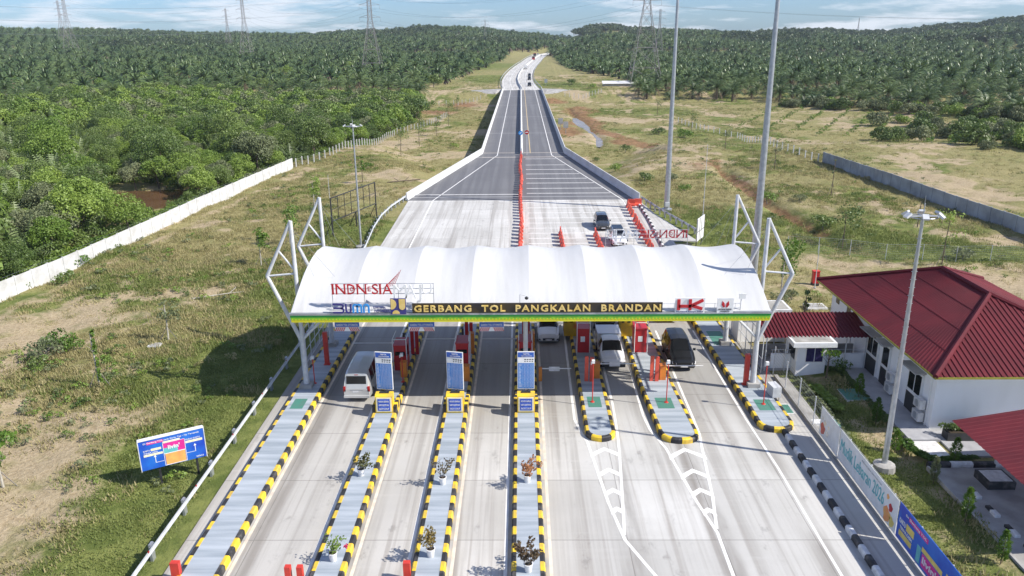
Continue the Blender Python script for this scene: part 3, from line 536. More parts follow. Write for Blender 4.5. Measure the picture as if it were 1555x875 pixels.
IX = {2: -9.1, 3: -4.43, 4: .24}
I2 = island('second kerbed island from the left beside the silver van', -9.9, -8.3, 8, 63)
I3 = island('third kerbed island from the left, its toll booth has white panels beside an empty lane', -5.23, -3.63, 8, 63)
I4 = island('central kerbed island under the tall grey column', -.56, 1.04, 8, 63)
I5 = island('short rounded kerbed island right of centre between the white hatch-fronted car and the white pickup', 3.93, 5.83, 43.0, 63.5, True)
I6 = island('rounded kerbed island between the white pickup and the black people carrier', 8.3, 10.75, 42.75, 63.5, True, skew=lambda y: .28*max(0, (50-y)/8) if y < 50 else .0)
I7 = island('rightmost rounded kerbed island carrying the canopy column beside the fence', 15.0, 17.3, 44.1, 66, True, skew=lambda y: -.02*(y-48) if y > 48 else 0)
def patch(parent, x0, x1, y0, y1, m='green', z=.330):
    mb = MB(); L = parent.location; mb.add([(x0-L.x, y0-L.y, z), (x1-L.x, y0-L.y, z), (x1-L.x, y1-L.y, z), (x0-L.x, y1-L.y, z)], [(0, 1, 2, 3)]); return mb.build('hatch_cover', m, parent)
patch(I1, -15.55, -14.7, 47.0, 48.5); patch(I5, 4.4, 5.3, 47.1, 48.7); patch(I6, 9.0, 10.1, 46.9, 48.5); patch(I7, 15.6, 16.7, 46.6, 48.2); patch(I7, 15.3, 16.5, 58.0, 61.0)
def bwkerb(label, x, y0, y1, seg=.62, group='black and white kerbs', path=None):
    mb = MB(); P = path or [(x, y0), (x, y1)]; i = 0
    for a, b in zip(P, P[1:]):
        a, b = Vector(a), Vector(b); d = b-a; n = int(d.length/seg); u = d.normalized(); q = Vector((u.y, -u.x))
        for k in range(n):
            p0, p1 = a+d*(k/n)+u*.01, a+d*((k+1)/n)-u*.01; w = .17
            ring = [(p.x+q.x*s*ww, p.y+q.y*s*ww, z) for p in (p0, p1) for s, ww, z in ((-1, w, -.1), (-1, w, .2), (-1, w-.07, .29), (1, w-.07, .29), (1, w, .2), (1, w, -.1))]
            mb.add(ring, [(j, 6+j, 6+(j+1) % 6, (j+1) % 6) for j in range(6)]+[(0, 1, 2, 3, 4, 5), (11, 10, 9, 8, 7, 6)], i % 2); i += 1
    return tag(mb.build('kerb', ['black', 'kwhite']), label, 'kerb', group)
bwkerb('long black and white kerb in the banner shadow below the right island', 16.45, 44.3, 12, .78)
bwkerb('black and white kerb beyond the canopy beside the orange barriers', 0, 0, 0, 1.0, path=[(17.2, 113.6), (17.15, 104), (16.7, 92), (16.4, 84)])
# service strip, ledge and ditch beside the fence
tag(MB().box(18.35, 18.6, 8, 52.5, -.4, .22).build('fence_ledge', 'greyconc'), 'pale concrete ledge under the banner fence', 'ledge')
tag(MB().box(18.6, 19.3, 45.1, 45.7, -.3, .14).build('slab_bridge', 'white'), 'small white slab spanning the ditch behind the fence', 'slab')
sheet('ditch_lining', [(18.6, 8), (19.35, 8), (19.35, 52.5), (18.6, 52.5)], -.025, 'greyconc')
# ================================================================ canopy
CX = .47; XL, XR = -14.95, 15.93; YF, YB = 47.5, 60.8
ARCH = [(47.5, 6.95), (48.2, 7.4), (48.9, 7.82), (49.6, 8.18), (50.5, 8.6), (51.5, 8.93), (52.7, 9.18), (54.15, 9.30), (55.6, 9.18), (56.8, 8.93), (57.8, 8.6), (58.7, 8.18), (59.4, 7.82), (60.1, 7.4), (60.8, 6.95)]
can = thing('toll_canopy', 'long white tensile toll plaza canopy with scalloped vaults and a green and yellow fascia', 'canopy', (CX, 54.15, 0))
O = Vector((CX, 54.15, 0))
mb = MB(); nb, sub = 8, 8; cols = nb*sub+1; vs = []
for i in range(cols):
    u = i/(cols-1); ph = (u*nb) % 1; sag = math.sin(math.pi*ph)
    for j, (y, z) in enumerate(ARCH):
        v = j/(len(ARCH)-1); lift = math.sin(math.pi*v)
        # end arches lean in a little, membrane sags between the arches
        lean = .25*lift; x = (XL+lean)+(XR-XL-2*lean)*u
        zz = z-.25*sag**1.2*lift; vs.append((x-O.x, y-O.y, zz))
k = len(ARCH)
for bay in range(nb):                                  # bays meet in a sharp fold over each arch
    seg_ = vs[bay*sub*k:(bay*sub+sub+1)*k]; mb.add(seg_, [(i*k+j, (i+1)*k+j, (i+1)*k+j+1, i*k+j+1) for i in range(sub) for j in range(k-1)])
rf = mb.build('roof_membrane', 'membrane', can, smooth=True)
for i in range(nb+1):                                   # the fabric-clad arches
    mb = MB(); u = i/nb; pts = []
    for j, (y, z) in enumerate(ARCH):
        lift = math.sin(math.pi*j/(k-1)); lean = .25*lift; pts.append(Vector(((XL+lean)+(XR-XL-2*lean)*u-O.x, y-O.y, z-.13)))
    mb.path(pts, .08, 6); mb.build('arch_rib', 'steel', can, smooth=True)
def loc(x, y, z): return Vector((x, y, z))-O
for yy, nm in ((YF, -1), (YB, 1)):
    mb = MB(); y = yy
    def bx(x0, x1, y0, y1, z0, z1, mi=0): mb.box(x0-O.x, x1-O.x, y0-O.y, y1-O.y, z0, z1, mi)
    bx(XL-.06, XR+.06, y-.10, y+.10, 6.66, 6.80, 0); bx(XL-.04, XR+.04, y-.085, y+.085, 6.47, 6.66, 1); bx(XL-.02, XR+.02, y-.07, y+.07, 6.30, 6.47, 2)
    if nm < 0:
        for q in np.arange(XL, XR, .22): mb.add([(q-O.x, y-.0875-O.y, 6.44), (q+.16-O.x, y-.0875-O.y, 6.44), (q+.08-O.x, y-.0875-O.y, 6.57)], [(0, 1, 2)], 2)
    mb.build('fascia', ['fgreen', 'lime', 'fyel'], can)
    mb = MB(); bx(XL-.1, XR+.1, y-.14, y+.1, 6.80, 6.93); mb.build('gutter', 'galv', can)
mb = MB()
for x in np.linspace(XL, XR, 9):
    mb.tube(loc(x, YF+.15, 6.75), loc(x, YB-.15, 6.75), .07)
    for y in np.arange(YF+.6, YB, 1.6): mb.tube(loc(x, y, 6.75), loc(x, y, float(np.interp(y, [a[0] for a in ARCH], [a[1] for a in ARCH]))-.35), .035, n=5)
for y in (50.4, 54.15, 58.0): mb.tube(loc(XL, y, 6.7), loc(XR, y, 6.7), .09)
mb.build('roof_truss', 'steel', can)
def frame(sx, Y):
    bx = CX+sx*15.72; P = lambda dx, z: loc(bx+sx*dx, Y, z)
    mb = MB(); top = P(.05, 12.35); node = P(1.98, 8.55); f = P(0, 3.7)
    mb.tube(P(0, .3), f, .21, .17, 12); mb.tube(f, top, .15, .13, 10); mb.tube(f, node, .15, .13, 10); mb.tube(node, top, .12, .10, 10)
    mb.tube(node, P(0, 8.72), .07); mb.tube(P(1.0, 10.25), P(0, 8.85), .07)
    mb.tube(P(0, 3.9), P(-2.7, 6.6), .09); mb.tube(P(0, 5.6), P(-1.3, 6.6), .07)
    mb.tube(P(0, .3), P(0, .36), .34, n=12); mb.build('mast_frame', 'steel', can)
    MB().box(bx-O.x-.42, bx-O.x+.42, Y-O.y-.42, Y-O.y+.42, .02, .62).build('plinth', 'greyconc', can)
    m2 = MB()
    for tx in (-1.2, -2.6): m2.tube(top-Vector((0, 0, .3+.25*abs(tx)/5)), loc(bx+sx*tx, Y, 9.0 if abs(Y-54) < 3 else 8.5),   .009, n=4)
    m2.tube(top-Vector((0, 0, .4)), loc(bx+sx*.6, Y+(9 if Y > 54 else 5), .2 if Y > 54 else 7), .010, n=4)
    m2.build('stay_cable', 'mesh', can)
for Y in (50.4, 58.2):
    for sx in (-1, 1): frame(sx, Y)
for Y in (50.6, 57.8):
    MB().tube(loc(.24, Y, .2), loc(.24, Y, 6.7), .17, n=12).tube(loc(.24, Y, .2), loc(.24, Y, .28), .3, n=12).build('column', 'steel', can)
# railing line on the canopy front edge that carries the signs
mb = MB()
for z in (7.12, 7.42): mb.tube(loc(-12.3, 47.62, z), loc(14.0, 47.62, z), .02, n=4)
for x in np.arange(-12.3, 14.1, 1.3): mb.tube(loc(x, 47.62, 6.9), loc(x, 47.62, 7.45), .02, n=4)
mb.build('sign_rail', 'steel', can)
# ---------------------------------------------------------------- canopy signs
AX, UP = (1, 0, 0), (0, 0, 1)
def panel_thing(name, label, x0, x1, z0, z1, Y, cat='sign', group=None, back=True):
    return thing(name, label, cat, ((x0+x1)/2, Y, z0), 0, group)
t = panel_thing('name_sign', 'long black name sign with gold capital letters on the canopy edge', -7.05, 9.0, 6.93, 7.6, 47.35)
L = t.location; MB().box(-7.05-L.x, 9.0-L.x, 0, .1, 0, .66).build('board', 'signblack', t)
mb = MB(); put_text(mb, 'GERBANG  TOL  PANGKALAN  BRANDAN', (-6.93-L.x, -.002, .11), AX, UP, 15.82, .44, 0, .022, .05); mb.build('lettering', 'gold', t)
t = thing('logo_sign', 'navy and light blue four-letter logo sign at the left end of the canopy edge', 'sign', (-11.0, 47.35, 6.95)); o = (-1.17, 0, .02)
mb = MB(); w = .115
stroke(mb, [(0, .60), (.52, .60)]+arc(.55, .47, .13, 90, -90, 6)+[(0.05, .34)], w, o, AX, UP, .06); stroke(mb, [(.52, .33)]+arc(.56, .18, .14, 80, -90, 6)+[(0, .04)], w, o, AX, UP, .06)
stroke(mb, [(.86, .62), (.86, .2)]+arc(1.01, .19, .15, 180, 360, 8)+[(1.16, .62)], w, o, AX, UP, .06); mb.build('letters', 'navy', t)
mb = MB(); stroke(mb, [(1.32, .02), (1.32, .42)]+arc(1.45, .44, .13, 180, 0, 6)+[(1.58, .02)], w, o, AX, UP, .06); stroke(mb, [(1.58, .42)]+arc(1.71, .44, .13, 180, 0, 6)+[(1.84, .02)], w, o, AX, UP, .06)
stroke(mb, [(2.0, .02), (2.0, .42)]+arc(2.16, .42, .16, 180, 0, 6)+[(2.32, .02)], w, o, AX, UP, .06); mb.build('letters', 'sky', t)
t = thing('slogan_sign', 'small violet two-line slogan lettering beside the blue logo on the canopy edge', 'sign', (-9.1, 47.35, 6.97)); mb = MB()
put_text(mb, 'BUMN UNTUK', (-.45, 0, .28), AX, UP, .8, .16, 0, .0, .03); put_text(mb, 'INDONESIA', (-.4, 0, .05), AX, UP, 1.0, .19, 0, .0, .03); mb.build('lettering', 'navy', t)
t = thing('emblem_sign', 'square navy emblem sign with yellow rounded shapes left of the name sign', 'sign', (-7.95, 47.33, 6.88)); MB().box(-.5, .5, 0, .08, 0, 1.06).build('board', 'navy', t)
mb = MB(); E_ = (-.5, -.004, 0); e = lambda pts: mb.prism([(E_[0]+x, E_[1], E_[2]+z) for x, z in pts], (0, -.02, 0))
e([(.03, 1.03)]+[(.03+max(0, p[0]), p[1]) for p in arc(.0, .68, .36, 88, -88, 10)]+[(.03, .33)]); e([(.56, 1.03), (.56, .5)]+arc(.76, .5, .2, 180, 360, 8)+[(.96, 1.03)]); e([(.10, .03)]+arc(.35, .03, .24, 180, 0, 10)[0:]); mb.build('emblem', 'gold', t)
t = thing('brand_sign', 'white sign with thick red letters H and K on the right of the canopy edge', 'sign', (10.75, 47.35, 6.86)); MB().box(-.95, .95, 0, .08, 0, 1.02).build('board', 'white', t)
MB().prism([(-.75, -.004, .3), (-.3, -.004, .95), (.05, -.004, .95), (-.1, -.004, .3)], (0, -.006, 0)).build('grey_shape', 'steel', t)  # flat grey shape on the white board, behind the letters
mb = MB(); o = (-.95, 0, 0); [stroke(mb, q, .2, o, AX, UP, .04) for q in ([(.22, .22), (.22, .95)], [(.95, .22), (.95, .95)], [(.22, .48), (1.0, .48)], [(1.0, .5), (1.78, .9)], [(1.1, .5), (1.74, .3)])]; mb.build('letters', 'red', t)
mb = MB(); put_text(mb, 'Hutama Karya Infra', (-.85, -.002, .05), AX, UP, 1.7, .12, 0, .0, .015); mb.build('lettering', 'navy', t)
t = thing('logo_sign', 'small white sign with a red two-petal mark near the right end of the canopy', 'sign', (13.0, 47.35, 6.86)); MB().box(-.52, .52, 0, .08, 0, 1.0).build('board', 'white', t)
mb = MB()
for sx in (-1, 1): mb.prism([(sx*.03, -.004, .42), (sx*.12, -.004, .38), (sx*.24, -.004, .55), (sx*.2, -.004, .82), (sx*.06, -.004, .66)][::sx], (0, -.02, 0))
mb.build('mark', 'red', t); mb = MB(); put_text(mb, 'HUTAMA MARGA', (-.42, -.002, .22), AX, UP, .84, .09, 0, .0, .012); put_text(mb, 'WASKITA', (-.3, -.002, .08), AX, UP, .6, .08, 0, .0, .012); mb.build('lettering', 'dark', t)
def slogan(x0, Y, z0, rot, label):
    t = thing('slogan_sign', label, 'sign', (x0, Y, 6.95), rot); b = z0-6.95; W = 6.6
    mb = MB()
    for z in (b, b+.34, b+.68): mb.tube((0, 0, z), (W, 0, z), .022, n=5)
    for x in (.03, 2.1, 4.3, W-.03): mb.tube((x, 0, -.1), (x, 0, b+.7), .022, n=5)
    mb.build('frame', 'galv', t)
    mb = MB(); y = -.05
    for ch, x, w, z, h in [('I', .06, .11, 0, .68), ('N', .3, .62, 0, .68), ('D', 1.05, .5, 0, .68), ('O', 1.22, .22, .2, .28), ('N', 1.65, .62, 0, .68), ('E', 2.36, .2, .2, .3), ('S', 2.62, .42, 0, .68), ('I', 3.1, .12, 0, .68), ('A', 3.3, .62, 0, .68)]: put_text(mb, ch, (x, y, b+z), AX, UP, w, h, 0, .0, .05)
    for x in (.03, .3, .85, 1.65, 2.2, 3.08): mb.box(x-.04, x+.17, y-.04, y, b+.65, b+.68); mb.box(x-.04, x+.17, y-.04, y, b, b+.03)
    mb.build('red_letters', 'red', t)
    mb = MB()
    for ch, x, w, z, h in [('M', 4.0, .85, -.28, .92), ('A', 4.75, .7, -.28, .92), ('J', 5.45, .35, -.6, 1.25), ('U', 5.85, .62, 0, .68)]: put_text(mb, ch, (x, y, b+z), AX, UP, w, h, 0, -.01, .05)
    mb.build('white_letters', 'white', t)
    mb = MB()
    for q in range(6): mb.tube((3.35+q*.14, -.04, b+.35+q*.04), (3.95+q*.12, -.04, b+.95+q*.13), .02, n=4)
    mb.build('red_strokes', 'red', t)
slogan(-12.25, 47.7, 8.16, 0, 'red and white slogan lettering on a thin frame above the canopy front edge')
slogan(13.3, 60.9, 8.35, math.pi, 'same slogan lettering seen reversed on a frame at the far edge of the canopy')
# lane signs hanging below the fascia
for i, (px0, px1, s, lab) in enumerate([(508, 546, 'GARDU TOL OTOMATIS', 'first from the left, over the silver van'), (620, 660, 'GARDU TOL OTOMATIS', 'middle of the three'), (728, 765, 'GARDU TOL OTOMATIS', 'nearest the column')]):
    a, b = GY(px0, 489, 48.0), GY(px1, 503, 48.0); t = thing('lane_sign', 'hanging blue lane sign with red stripes, '+lab, 'lane sign', ((a.x+b.x)/2, 48.0, b.z), 0, 'lane signs under the canopy edge')
    w = b.x-a.x; h = .62; MB().box(-w/2, w/2, 0, .05, 0, h*.48).build('stripe_board', 'white', t); MB().box(-w/2, w/2, 0, .05, h*.5, h).build('text_board', 'blue', t)
    mb = MB()
    for q in range(5):
        for sx in (-1, 1): xx = sx*(.10+q*.13); mb.prism([(xx+sx*.13, -.004, .01), (xx+sx*.205, -.004, .01), (xx+sx*.065, -.004, h*.46), (xx, -.004, h*.46)][::sx], (0, -.008, 0))
    mb.build('chevrons', 'red', t); mb = MB(); put_text(mb, s, (-w*.44, -.002, h*.62), AX, UP, w*.88, h*.22, 0, .01, .012); mb.build('lettering', 'white', t)
    mb = MB(); [mb.tube((x, .02, h), (x, .02, 6.75-b.z), .02, n=5) for x in (-w*.35, w*.35)]; mb.build('hanger', 'steel', t)
# cameras on the canopy front edge
for x, lab in ((-.12, 'small surveillance camera on a short pole at the middle of the canopy edge'), (14.05, 'small box antenna on a short pole at the right end of the canopy edge')):
    t = thing('surveillance_camera', lab, 'camera', (x, 47.6, 6.9)); MB().tube((0, 0, 0), (0, 0, 1.2), .03).tube((0, 0, 1.2), (.35, 0, 1.1), .025).build('pole', 'steel', t)
    mb = MB(); (mb.lathe([(.06, 0), (.12, .05), (.12, .14), (.05, .2)], 10, c=(.42, 0, .85)) if x < 5 else mb.box(-.15, .25, -.08, .02, .85, 1.2)); mb.build('housing', 'white' if x > 5 else 'dark', t)
# ================================================================ lane equipment
def tariff(px, lab, tilt=0):
    x = px; t = thing('tariff_board', lab, 'tariff board', (x, 47.05, .35), tilt, 'blue tariff boards')
    MB().box(-.56, .56, 0, .09, 1.35, 4.0).build('frame', 'white', t); MB().box(-.52, .52, -.008, 0, 3.62, 3.96).build('header', 'blue', t); MB().box(-.52, .52, -.008, 0, 3.22, 3.6).build('legend', 'white', t)
    MB().box(-.52, .52, -.008, 0, 1.4, 3.2).build('price_panel', 'bright', t)
    mb = MB(); rr = random.Random(int(px*10)); mb2 = MB()
    put_text(mb, 'TARIF TOL', (-.18, -.012, 3.80), AX, UP, .42, .10, 0, .01, .008); put_text(mb, 'GERBANG TOL PANGKALAN BRANDAN', (-.3, -.012, 3.68), AX, UP, .7, .06, 0, .0, .008)
    for k in range(17):
        z = 3.12-k*.10
        mb.box(-.47, -.47+.10+rr.random()*.10, -.012, -.008, z, z+.02)
        for c in (-.13, .06, .25, .40): mb.box(c+.01, c+.07, -.012, -.008, z+.005, z+.02)
        mb.box(-.52, .52, -.011, -.008, z-.035, z-.031)
    for c in (-.2, 0, .19, .37): mb.box(c-.004, c+.004, -.011, -.008, 1.4, 3.2)
    for c in (-.1, .06, .22, .38): mb2.box(c, c+.11, -.012, -.008, 3.43, 3.50); mb2.box(c, c+.08, -.012, -.008, 3.30, 3.36)
    mb.build('lettering', 'white', t); mb2.build('icons', 'dark', t); MB().tube((0, .12, -.0), (0, .12, 3.9), .06).box(-.25, .25, -.1, .3, 0, .03).build('post', 'steel', t)
tariff(-9.08, 'left tariff board, tilted, partly in front of the silver van', R(-9)); tariff(-4.42, 'middle tariff board, tilted, on the third island', R(-12)); tariff(.24, 'right tariff board facing squarely forward on the central island', 0)
def cabinet(x, lab):
    t = thing('attenuator_cabinet', lab, 'cabinet', (x, 46.35, .32), 0, 'yellow bull-nose cabinets with blue displays')
    MB().prism([(-.58, 0, 0), (-.58, .62, 0), (-.58, .62, 1.28), (-.58, .2, 1.28), (-.58, 0, 1.18)], (1.16, 0, 0)).build('body', 'yel2' if False else 'yellow', t)
    MB().box(-.5, .5, -.05, .0, .12, 1.12).build('display_frame', 'creamy', t); MB().box(-.4, .4, -.065, -.05, .2, 1.04).build('display', 'screen', t)
    mb = MB(); [put_text(mb, s, (-.33, -.068, z), AX, UP, .66, .13, 0, .01, .006) for s, z in (('MOHON SIAPKAN', .8), ('KARTU ELEKTRONIK', .54), ('SALDO CUKUP', .28))]; mb.build('lettering', 'white', t)
    for sx in (-1, 1):
        mb = MB(); [mb.box(sx*.70-.11, sx*.70+.11, .02+k*.34, .36+k*.34, 0, .46, k % 2) for k in range(5)]; mb.build('side_block', ['black', 'yellow'], t)
    MB().box(-.3, .3, .3, .55, 1.281, 1.34).tube((-.2, .4, 1.3), (.2, .5, 1.45), .03).build('top_bracket', 'dark', t)
cabinet(-9.08, 'yellow cabinet with blue display below the left tariff board'); cabinet(-4.42, 'yellow cabinet with blue display below the middle tariff board'); cabinet(.24, 'yellow cabinet with blue display on the central island')
def reader(x, y, lab, h=2.85, c='postred'):
    t = thing('reader_pole', lab, 'reader pole', (x, y, .32), 0, 'thin red reader poles')
    MB().tube((0, 0, 0), (0, 0, h), .035, n=8).build('pole', c, t); MB().tube((0, 0, 0), (0, 0, .05), .16, .12, 10).build('base', c, t)
    MB().box(-.1, .1, -.1, .1, h, h+.22).box(-.16, -.1, -.05, .05, h-.1, h+.1).build('head', 'white', t)
reader(-14.85, 51.0, 'thin red pole with white head on the far left island', 1.9); reader(-8.55, 51.2, 'thin red pole with white head behind the left tariff board', 2.0)
reader(4.72, 47.9, 'thin red pole with white head on the island in front of the white pickup'); reader(9.68, 47.8, 'thin red pole with white head on the island in front of the black people carrier'); reader(16.1, 47.5, 'thin red pole with white head on the rightmost island')
def clearpost(x, y, lab, h=2.6, w=.16, z=.32):
    t = thing('clearance_post', lab, 'post', (x, y, z), 0, 'flat red posts'); MB().box(-w, w, -.13, .13, 0, h).build('post', 'postred', t); MB().box(-w-.08, w+.08, -.2, .2, 0, .05).build('foot_plate', 'postred', t)
clearpost(-14.75, 54.4, 'tall flat red post on the far left island'); clearpost(15.75, 50.6, 'tall flat red post beside the right canopy column', 2.3)
clearpost(-16.05, 30.2, 'orange-red post at the bottom left corner beside the guardrail', 1.0, .2, .0); clearpost(-10.75, 29.9, 'left one of two orange-red posts at the bottom of the silver van lane', 1.0, .13, 0); clearpost(-10.2, 29.9, 'right one of two orange-red posts at the bottom of the silver van lane', 1.0, .13, 0); clearpost(-5.35, 30.2, 'orange-red post at the foot of the third island', 1.0, .16, 0)
def booth(x, y, lab, white=False, facing=1):
    t = thing('toll_booth', lab, 'toll booth', (x, y, .32), 0, 'red automatic toll machines')
    MB().box(-.45, .45, -.8, .8, 0, 1.92).build('cabin', 'red', t); MB().box(-.5, .5, -.85, .85, 1.92, 2.0).build('roof', 'red', t)
    if facing > 0:
        MB().box(-.36, .36, -.82, -.8, 1.2, 1.5).box(.45, .47, -.5, .3, .9, 1.9).build('window', 'glass', t)
    else: MB().box(-.22, .12, -.815, -.8, .9, 1.35).build('notice', 'white', t)
    if white:
        mb = MB(); mb.prism([(.46, -.9, 0), (.46, .9, 0), (.46, .9, 2.3), (.46, -.4, 2.3)], (.08, 0, 0)).prism([(-.54, -.9, 0), (-.54, .9, 0), (-.54, .9, 2.3), (-.54, -.4, 2.3)], (.08, 0, 0)); mb.build('side_panel', 'white', t)
        mb = MB(); [stroke(mb, [(.1+k*.2, .35), (.5+k*.2, 1.4)], .07, (.545, -.9, 0), (0, 1, 0), (0, 0, 1), .006) for k in range(3)]; mb.build('stripes', 'red', t)
    else:
        mb = MB()
        for q in ((-.5, -.9), (.5, -.9)): mb.tube((q[0], q[1], 0), (q[0], q[1], 2.5), .03)
        mb.tube((-.5, -.9, 2.5), (.5, -.9, 2.5), .03).tube((-.5, -.9, 2.5), (-.5, .9, 2.5), .03).tube((.5, -.9, 2.5), (.5, .9, 2.5), .03); mb.build('guard_frame', 'white', t)
    return t
booth(-9.0, 54.0, 'red toll machine on the second island beside the silver van'); booth(-4.45, 54.4, 'red toll machine with white side panels on the third island', True); booth(.24, 54.6, 'red toll machine with white side panels behind the central column', True)
booth(4.75, 57.3, 'red toll machine beside the white pickup', facing=-1); booth(9.2, 57.3, 'red toll machine beside the black people carrier', facing=-1)
def slabs(x, y, lab, c='coral', n=2, h=1.9):
    t = thing('screen_posts', lab, 'post', (x, y, .32), 0, 'pairs of tall flat posts')
    for k in range(n): MB().box(k*.36-.3, k*.36-.04, -.1-k*.05, .06-k*.05, 0, h-.05*k).build('post', c, t)
slabs(-8.35, 56.4, 'pair of dark red flat posts behind the toll machine on the second island', 'red', 2, 2.4); slabs(-4.2, 57.6, 'pair of dark red flat posts behind the toll machine on the third island', 'red', 2, 2.2); slabs(.3, 58.6, 'pair of dark red flat posts behind the central toll machine', 'red', 2, 2)
slabs(4.75, 51.3, 'pair of orange-red flat posts in front of the toll machine by the white pickup'); slabs(9.4, 51.3, 'pair of orange-red flat posts in front of the toll machine by the black people carrier')
def obox(x, y, lab, c='orange', h=1.1):
    t = thing('barrier_machine', lab, 'barrier machine', (x, y, .32), 0, 'orange barrier gate machines'); MB().box(-.22, .22, -.25, .25, 0, h).build('housing', c, t); MB().prism([(-.24, -.27, h), (.24, -.27, h), (.24, .27, h), (-.24, .27, h)], (0, 0, .06)).build('lid', c, t); return t
obox(-8.6, 52.2, 'orange barrier machine on the second island'); obox(-4.0, 51.5, 'orange barrier machine on the third island'); obox(-3.95, 56.6, 'amber machine behind the red posts on the third island', 'orange', 1.6); obox(.75, 56.6, 'amber machine behind the central column', 'orange', 1.6)
obox(5.35, 51.9, 'orange barrier machine beside the white pickup'); obox(10.05, 51.6, 'orange barrier machine beside the black people carrier')
def arm(x0, x1, y, z, lab, plate=True):
    t = thing('boom_barrier', lab, 'boom barrier', (x0, y, 0), 0, 'boom barriers across the lanes'); MB().tube((0, 0, z), (x1-x0, 0, z), .05, .035, 8).build('boom', 'white', t)
    MB().box(-.12, .12, -.12, .12, .2, z+.1).build('pivot', 'orange', t)
    if plate: c = (x1-x0)*.45; MB().box(c-.38, c+.38, -.07, -.04, z-.18, z+.16).build('plate', 'kwhite', t)
arm(-9.6, -13.2, 56.6, 1.15, 'white boom barrier beyond the silver van', False); arm(-4.9, -7.9, 57.4, 1.15, 'white boom barrier across the lane left of the third island', False); arm(-.3, -3.2, 57.4, 1.15, 'white boom barrier across the lane left of the central island', False)
arm(1.3, 3.5, 51.6, 1.15, 'white boom barrier with plate across the empty lane in front of the far white car'); arm(5.3, 8.4, 52.3, 1.2, 'white boom barrier with plate right in front of the white pickup'); arm(9.9, 13.0, 51.9, 1.2, 'white boom barrier right in front of the black people carrier', False)
def drum(x, y, lab, w=.95):
    t = thing('crash_cushion', lab, 'crash cushion', (x, y, .32), 0, 'yellow crash cushions facing the traffic'); MB().box(-w, w, -.7, .9, 0, 1.45).build('body', 'yel2', t)
    
    for k in range(4): MB().box(-w+k*w/2, -w+k*w/2+w/4, -.72, -.70, 1.2, 1.42).build('stripe', 'black', t)
    MB().tube((0, -.74, .85), (0, -.7, .85), .2, n=14).build('cap', 'orange', t)
drum(4.4, 60.7, 'yellow crash cushion behind the toll machine by the white pickup'); drum(9.1, 60.6, 'yellow crash cushion behind the toll machine by the black people carrier', 1.0)
MBt = thing('red_container', 'red box standing beyond the yellow crash cushion', 'box', (9.2, 63.2, .0)); MB().box(-.9, .9, -.5, .5, 0, 1.7).build('body', 'red', MBt); MB().box(-.95, .95, -.55, .55, 1.7, 1.78).build('lid', 'red', MBt)
t = thing('yellow_cabinet', 'yellow machine on the far end of the rightmost island', 'cabinet', (14.9, 64.5, .32)); MB().box(-.7, .7, -.4, .4, 0, 1.1).build('body', 'yellow', t); MB().box(-.72, .72, -.42, .42, 1.1, 1.15).build('lid', 'yellow', t)
for x, y, lab in ((-9.35, 57.5, 'short black and yellow bollard behind the toll machine on the second island'), (-4.75, 58.4, 'short black and yellow bollard behind the toll machine on the third island')):
    t = thing('bollard', lab, 'bollard', (x, y, .32)); MB().tube((0, 0, 0), (0, 0, .7), .09, n=10).build('lower_half', 'yellow', t); MB().tube((0, 0, .7), (0, 0, 1.3), .09, n=10).build('upper_half', 'black', t)
for x, y, z0, lab in ((16.75, 48.9, 0.0, 'upper grey equipment box beside the right canopy column'),):
    t = thing('equipment_box', lab, 'box', (x+.45, y, z0), R(8)); MB().box(-.3, .3, -.5, .5, .35, 1.1).build('body', 'steel', t); MB().box(-.25, -.2, -.4, -.35, 0, .35).box(.2, .25, -.4, -.35, 0, .35).box(-.25, -.2, .35, .4, 0, .35).box(.2, .25, .35, .4, 0, .35).build('legs', 'galv', t)
t = thing('ground_hatch', 'green painted hatch in white frame on the walkway right of the last island', 'hatch', (17.6, 47.4, 0)); MB().box(-.42, .42, -.75, .75, .0, .03).build('frame', 'kwhite', t); MB().box(-.32, .32, -.62, .62, .031, .036).build('cover', 'green', t)
for k in range(6):
    x = [13.9, -1.5, -6.3, -11.9, 3, 8][k]
# glazed side passage behind the left island and behind the right frame
def passage(x, y0, y1, lab):
    t = thing('side_passage', lab, 'screen', (x, y0, 0), 0, 'glazed screens beside the outer masts'); n = int((y1-y0)/1.3)
    mb = MB(); [mb.tube((0, k*(y1-y0)/n, 0), (0, k*(y1-y0)/n, 2.9), .035, n=5) for k in range(n+1)]; [mb.tube((0, 0, z), (0, y1-y0, z), .03, n=5) for z in (.1, 1.1, 2.9)]; mb.build('frame', 'steel', t)
passage(-16.55, 54, 66, 'open steel screen along the outer edge of the far left island'); passage(17.6, 53.2, 66, 'open steel screen along the walkway behind the right canopy mast')
# ================================================================ vehicles
def loft(st, glass=(), body=None):
    """st: (y, w, zb, zs, wr, zt) stations front to rear. returns body MB and glass MB"""
    B, Gl = MB(), MB(); rings = []
    for y, w, zb, zs, wr, zt in st:
        r = [(0, zb), (w*.92, zb), (w, zb+.12), (w*1.0, (zb+zs)/2+.05), (w*.97, zs), (wr, zt-.07), (wr*.82, zt), (0, zt+.03)]
        rings.append([(x, y, z) for x, z in r])
    gs = set(glass)
    for i in range(len(rings)-1):
        a, b = rings[i], rings[i+1]
        for s in range(7):
            for sx in (1, -1):
                q = [a[s], b[s], b[s+1], a[s+1]]; q = [(x*sx, y, z) for x, y, z in q]; q = q if sx < 0 else q[::-1]
                (Gl if (i, s) in gs else B).add(q, [(0, 1, 2, 3)])
    for ring, rev in ((rings[0], 0), (rings[-1], 1)):
        poly = [(x, y, z) for x, y, z in ring]+[(-x, y, z) for x, y, z in ring[-2:0:-1]]; B.add(poly if rev else poly[::-1], [tuple(range(len(poly)))])
    return B, Gl
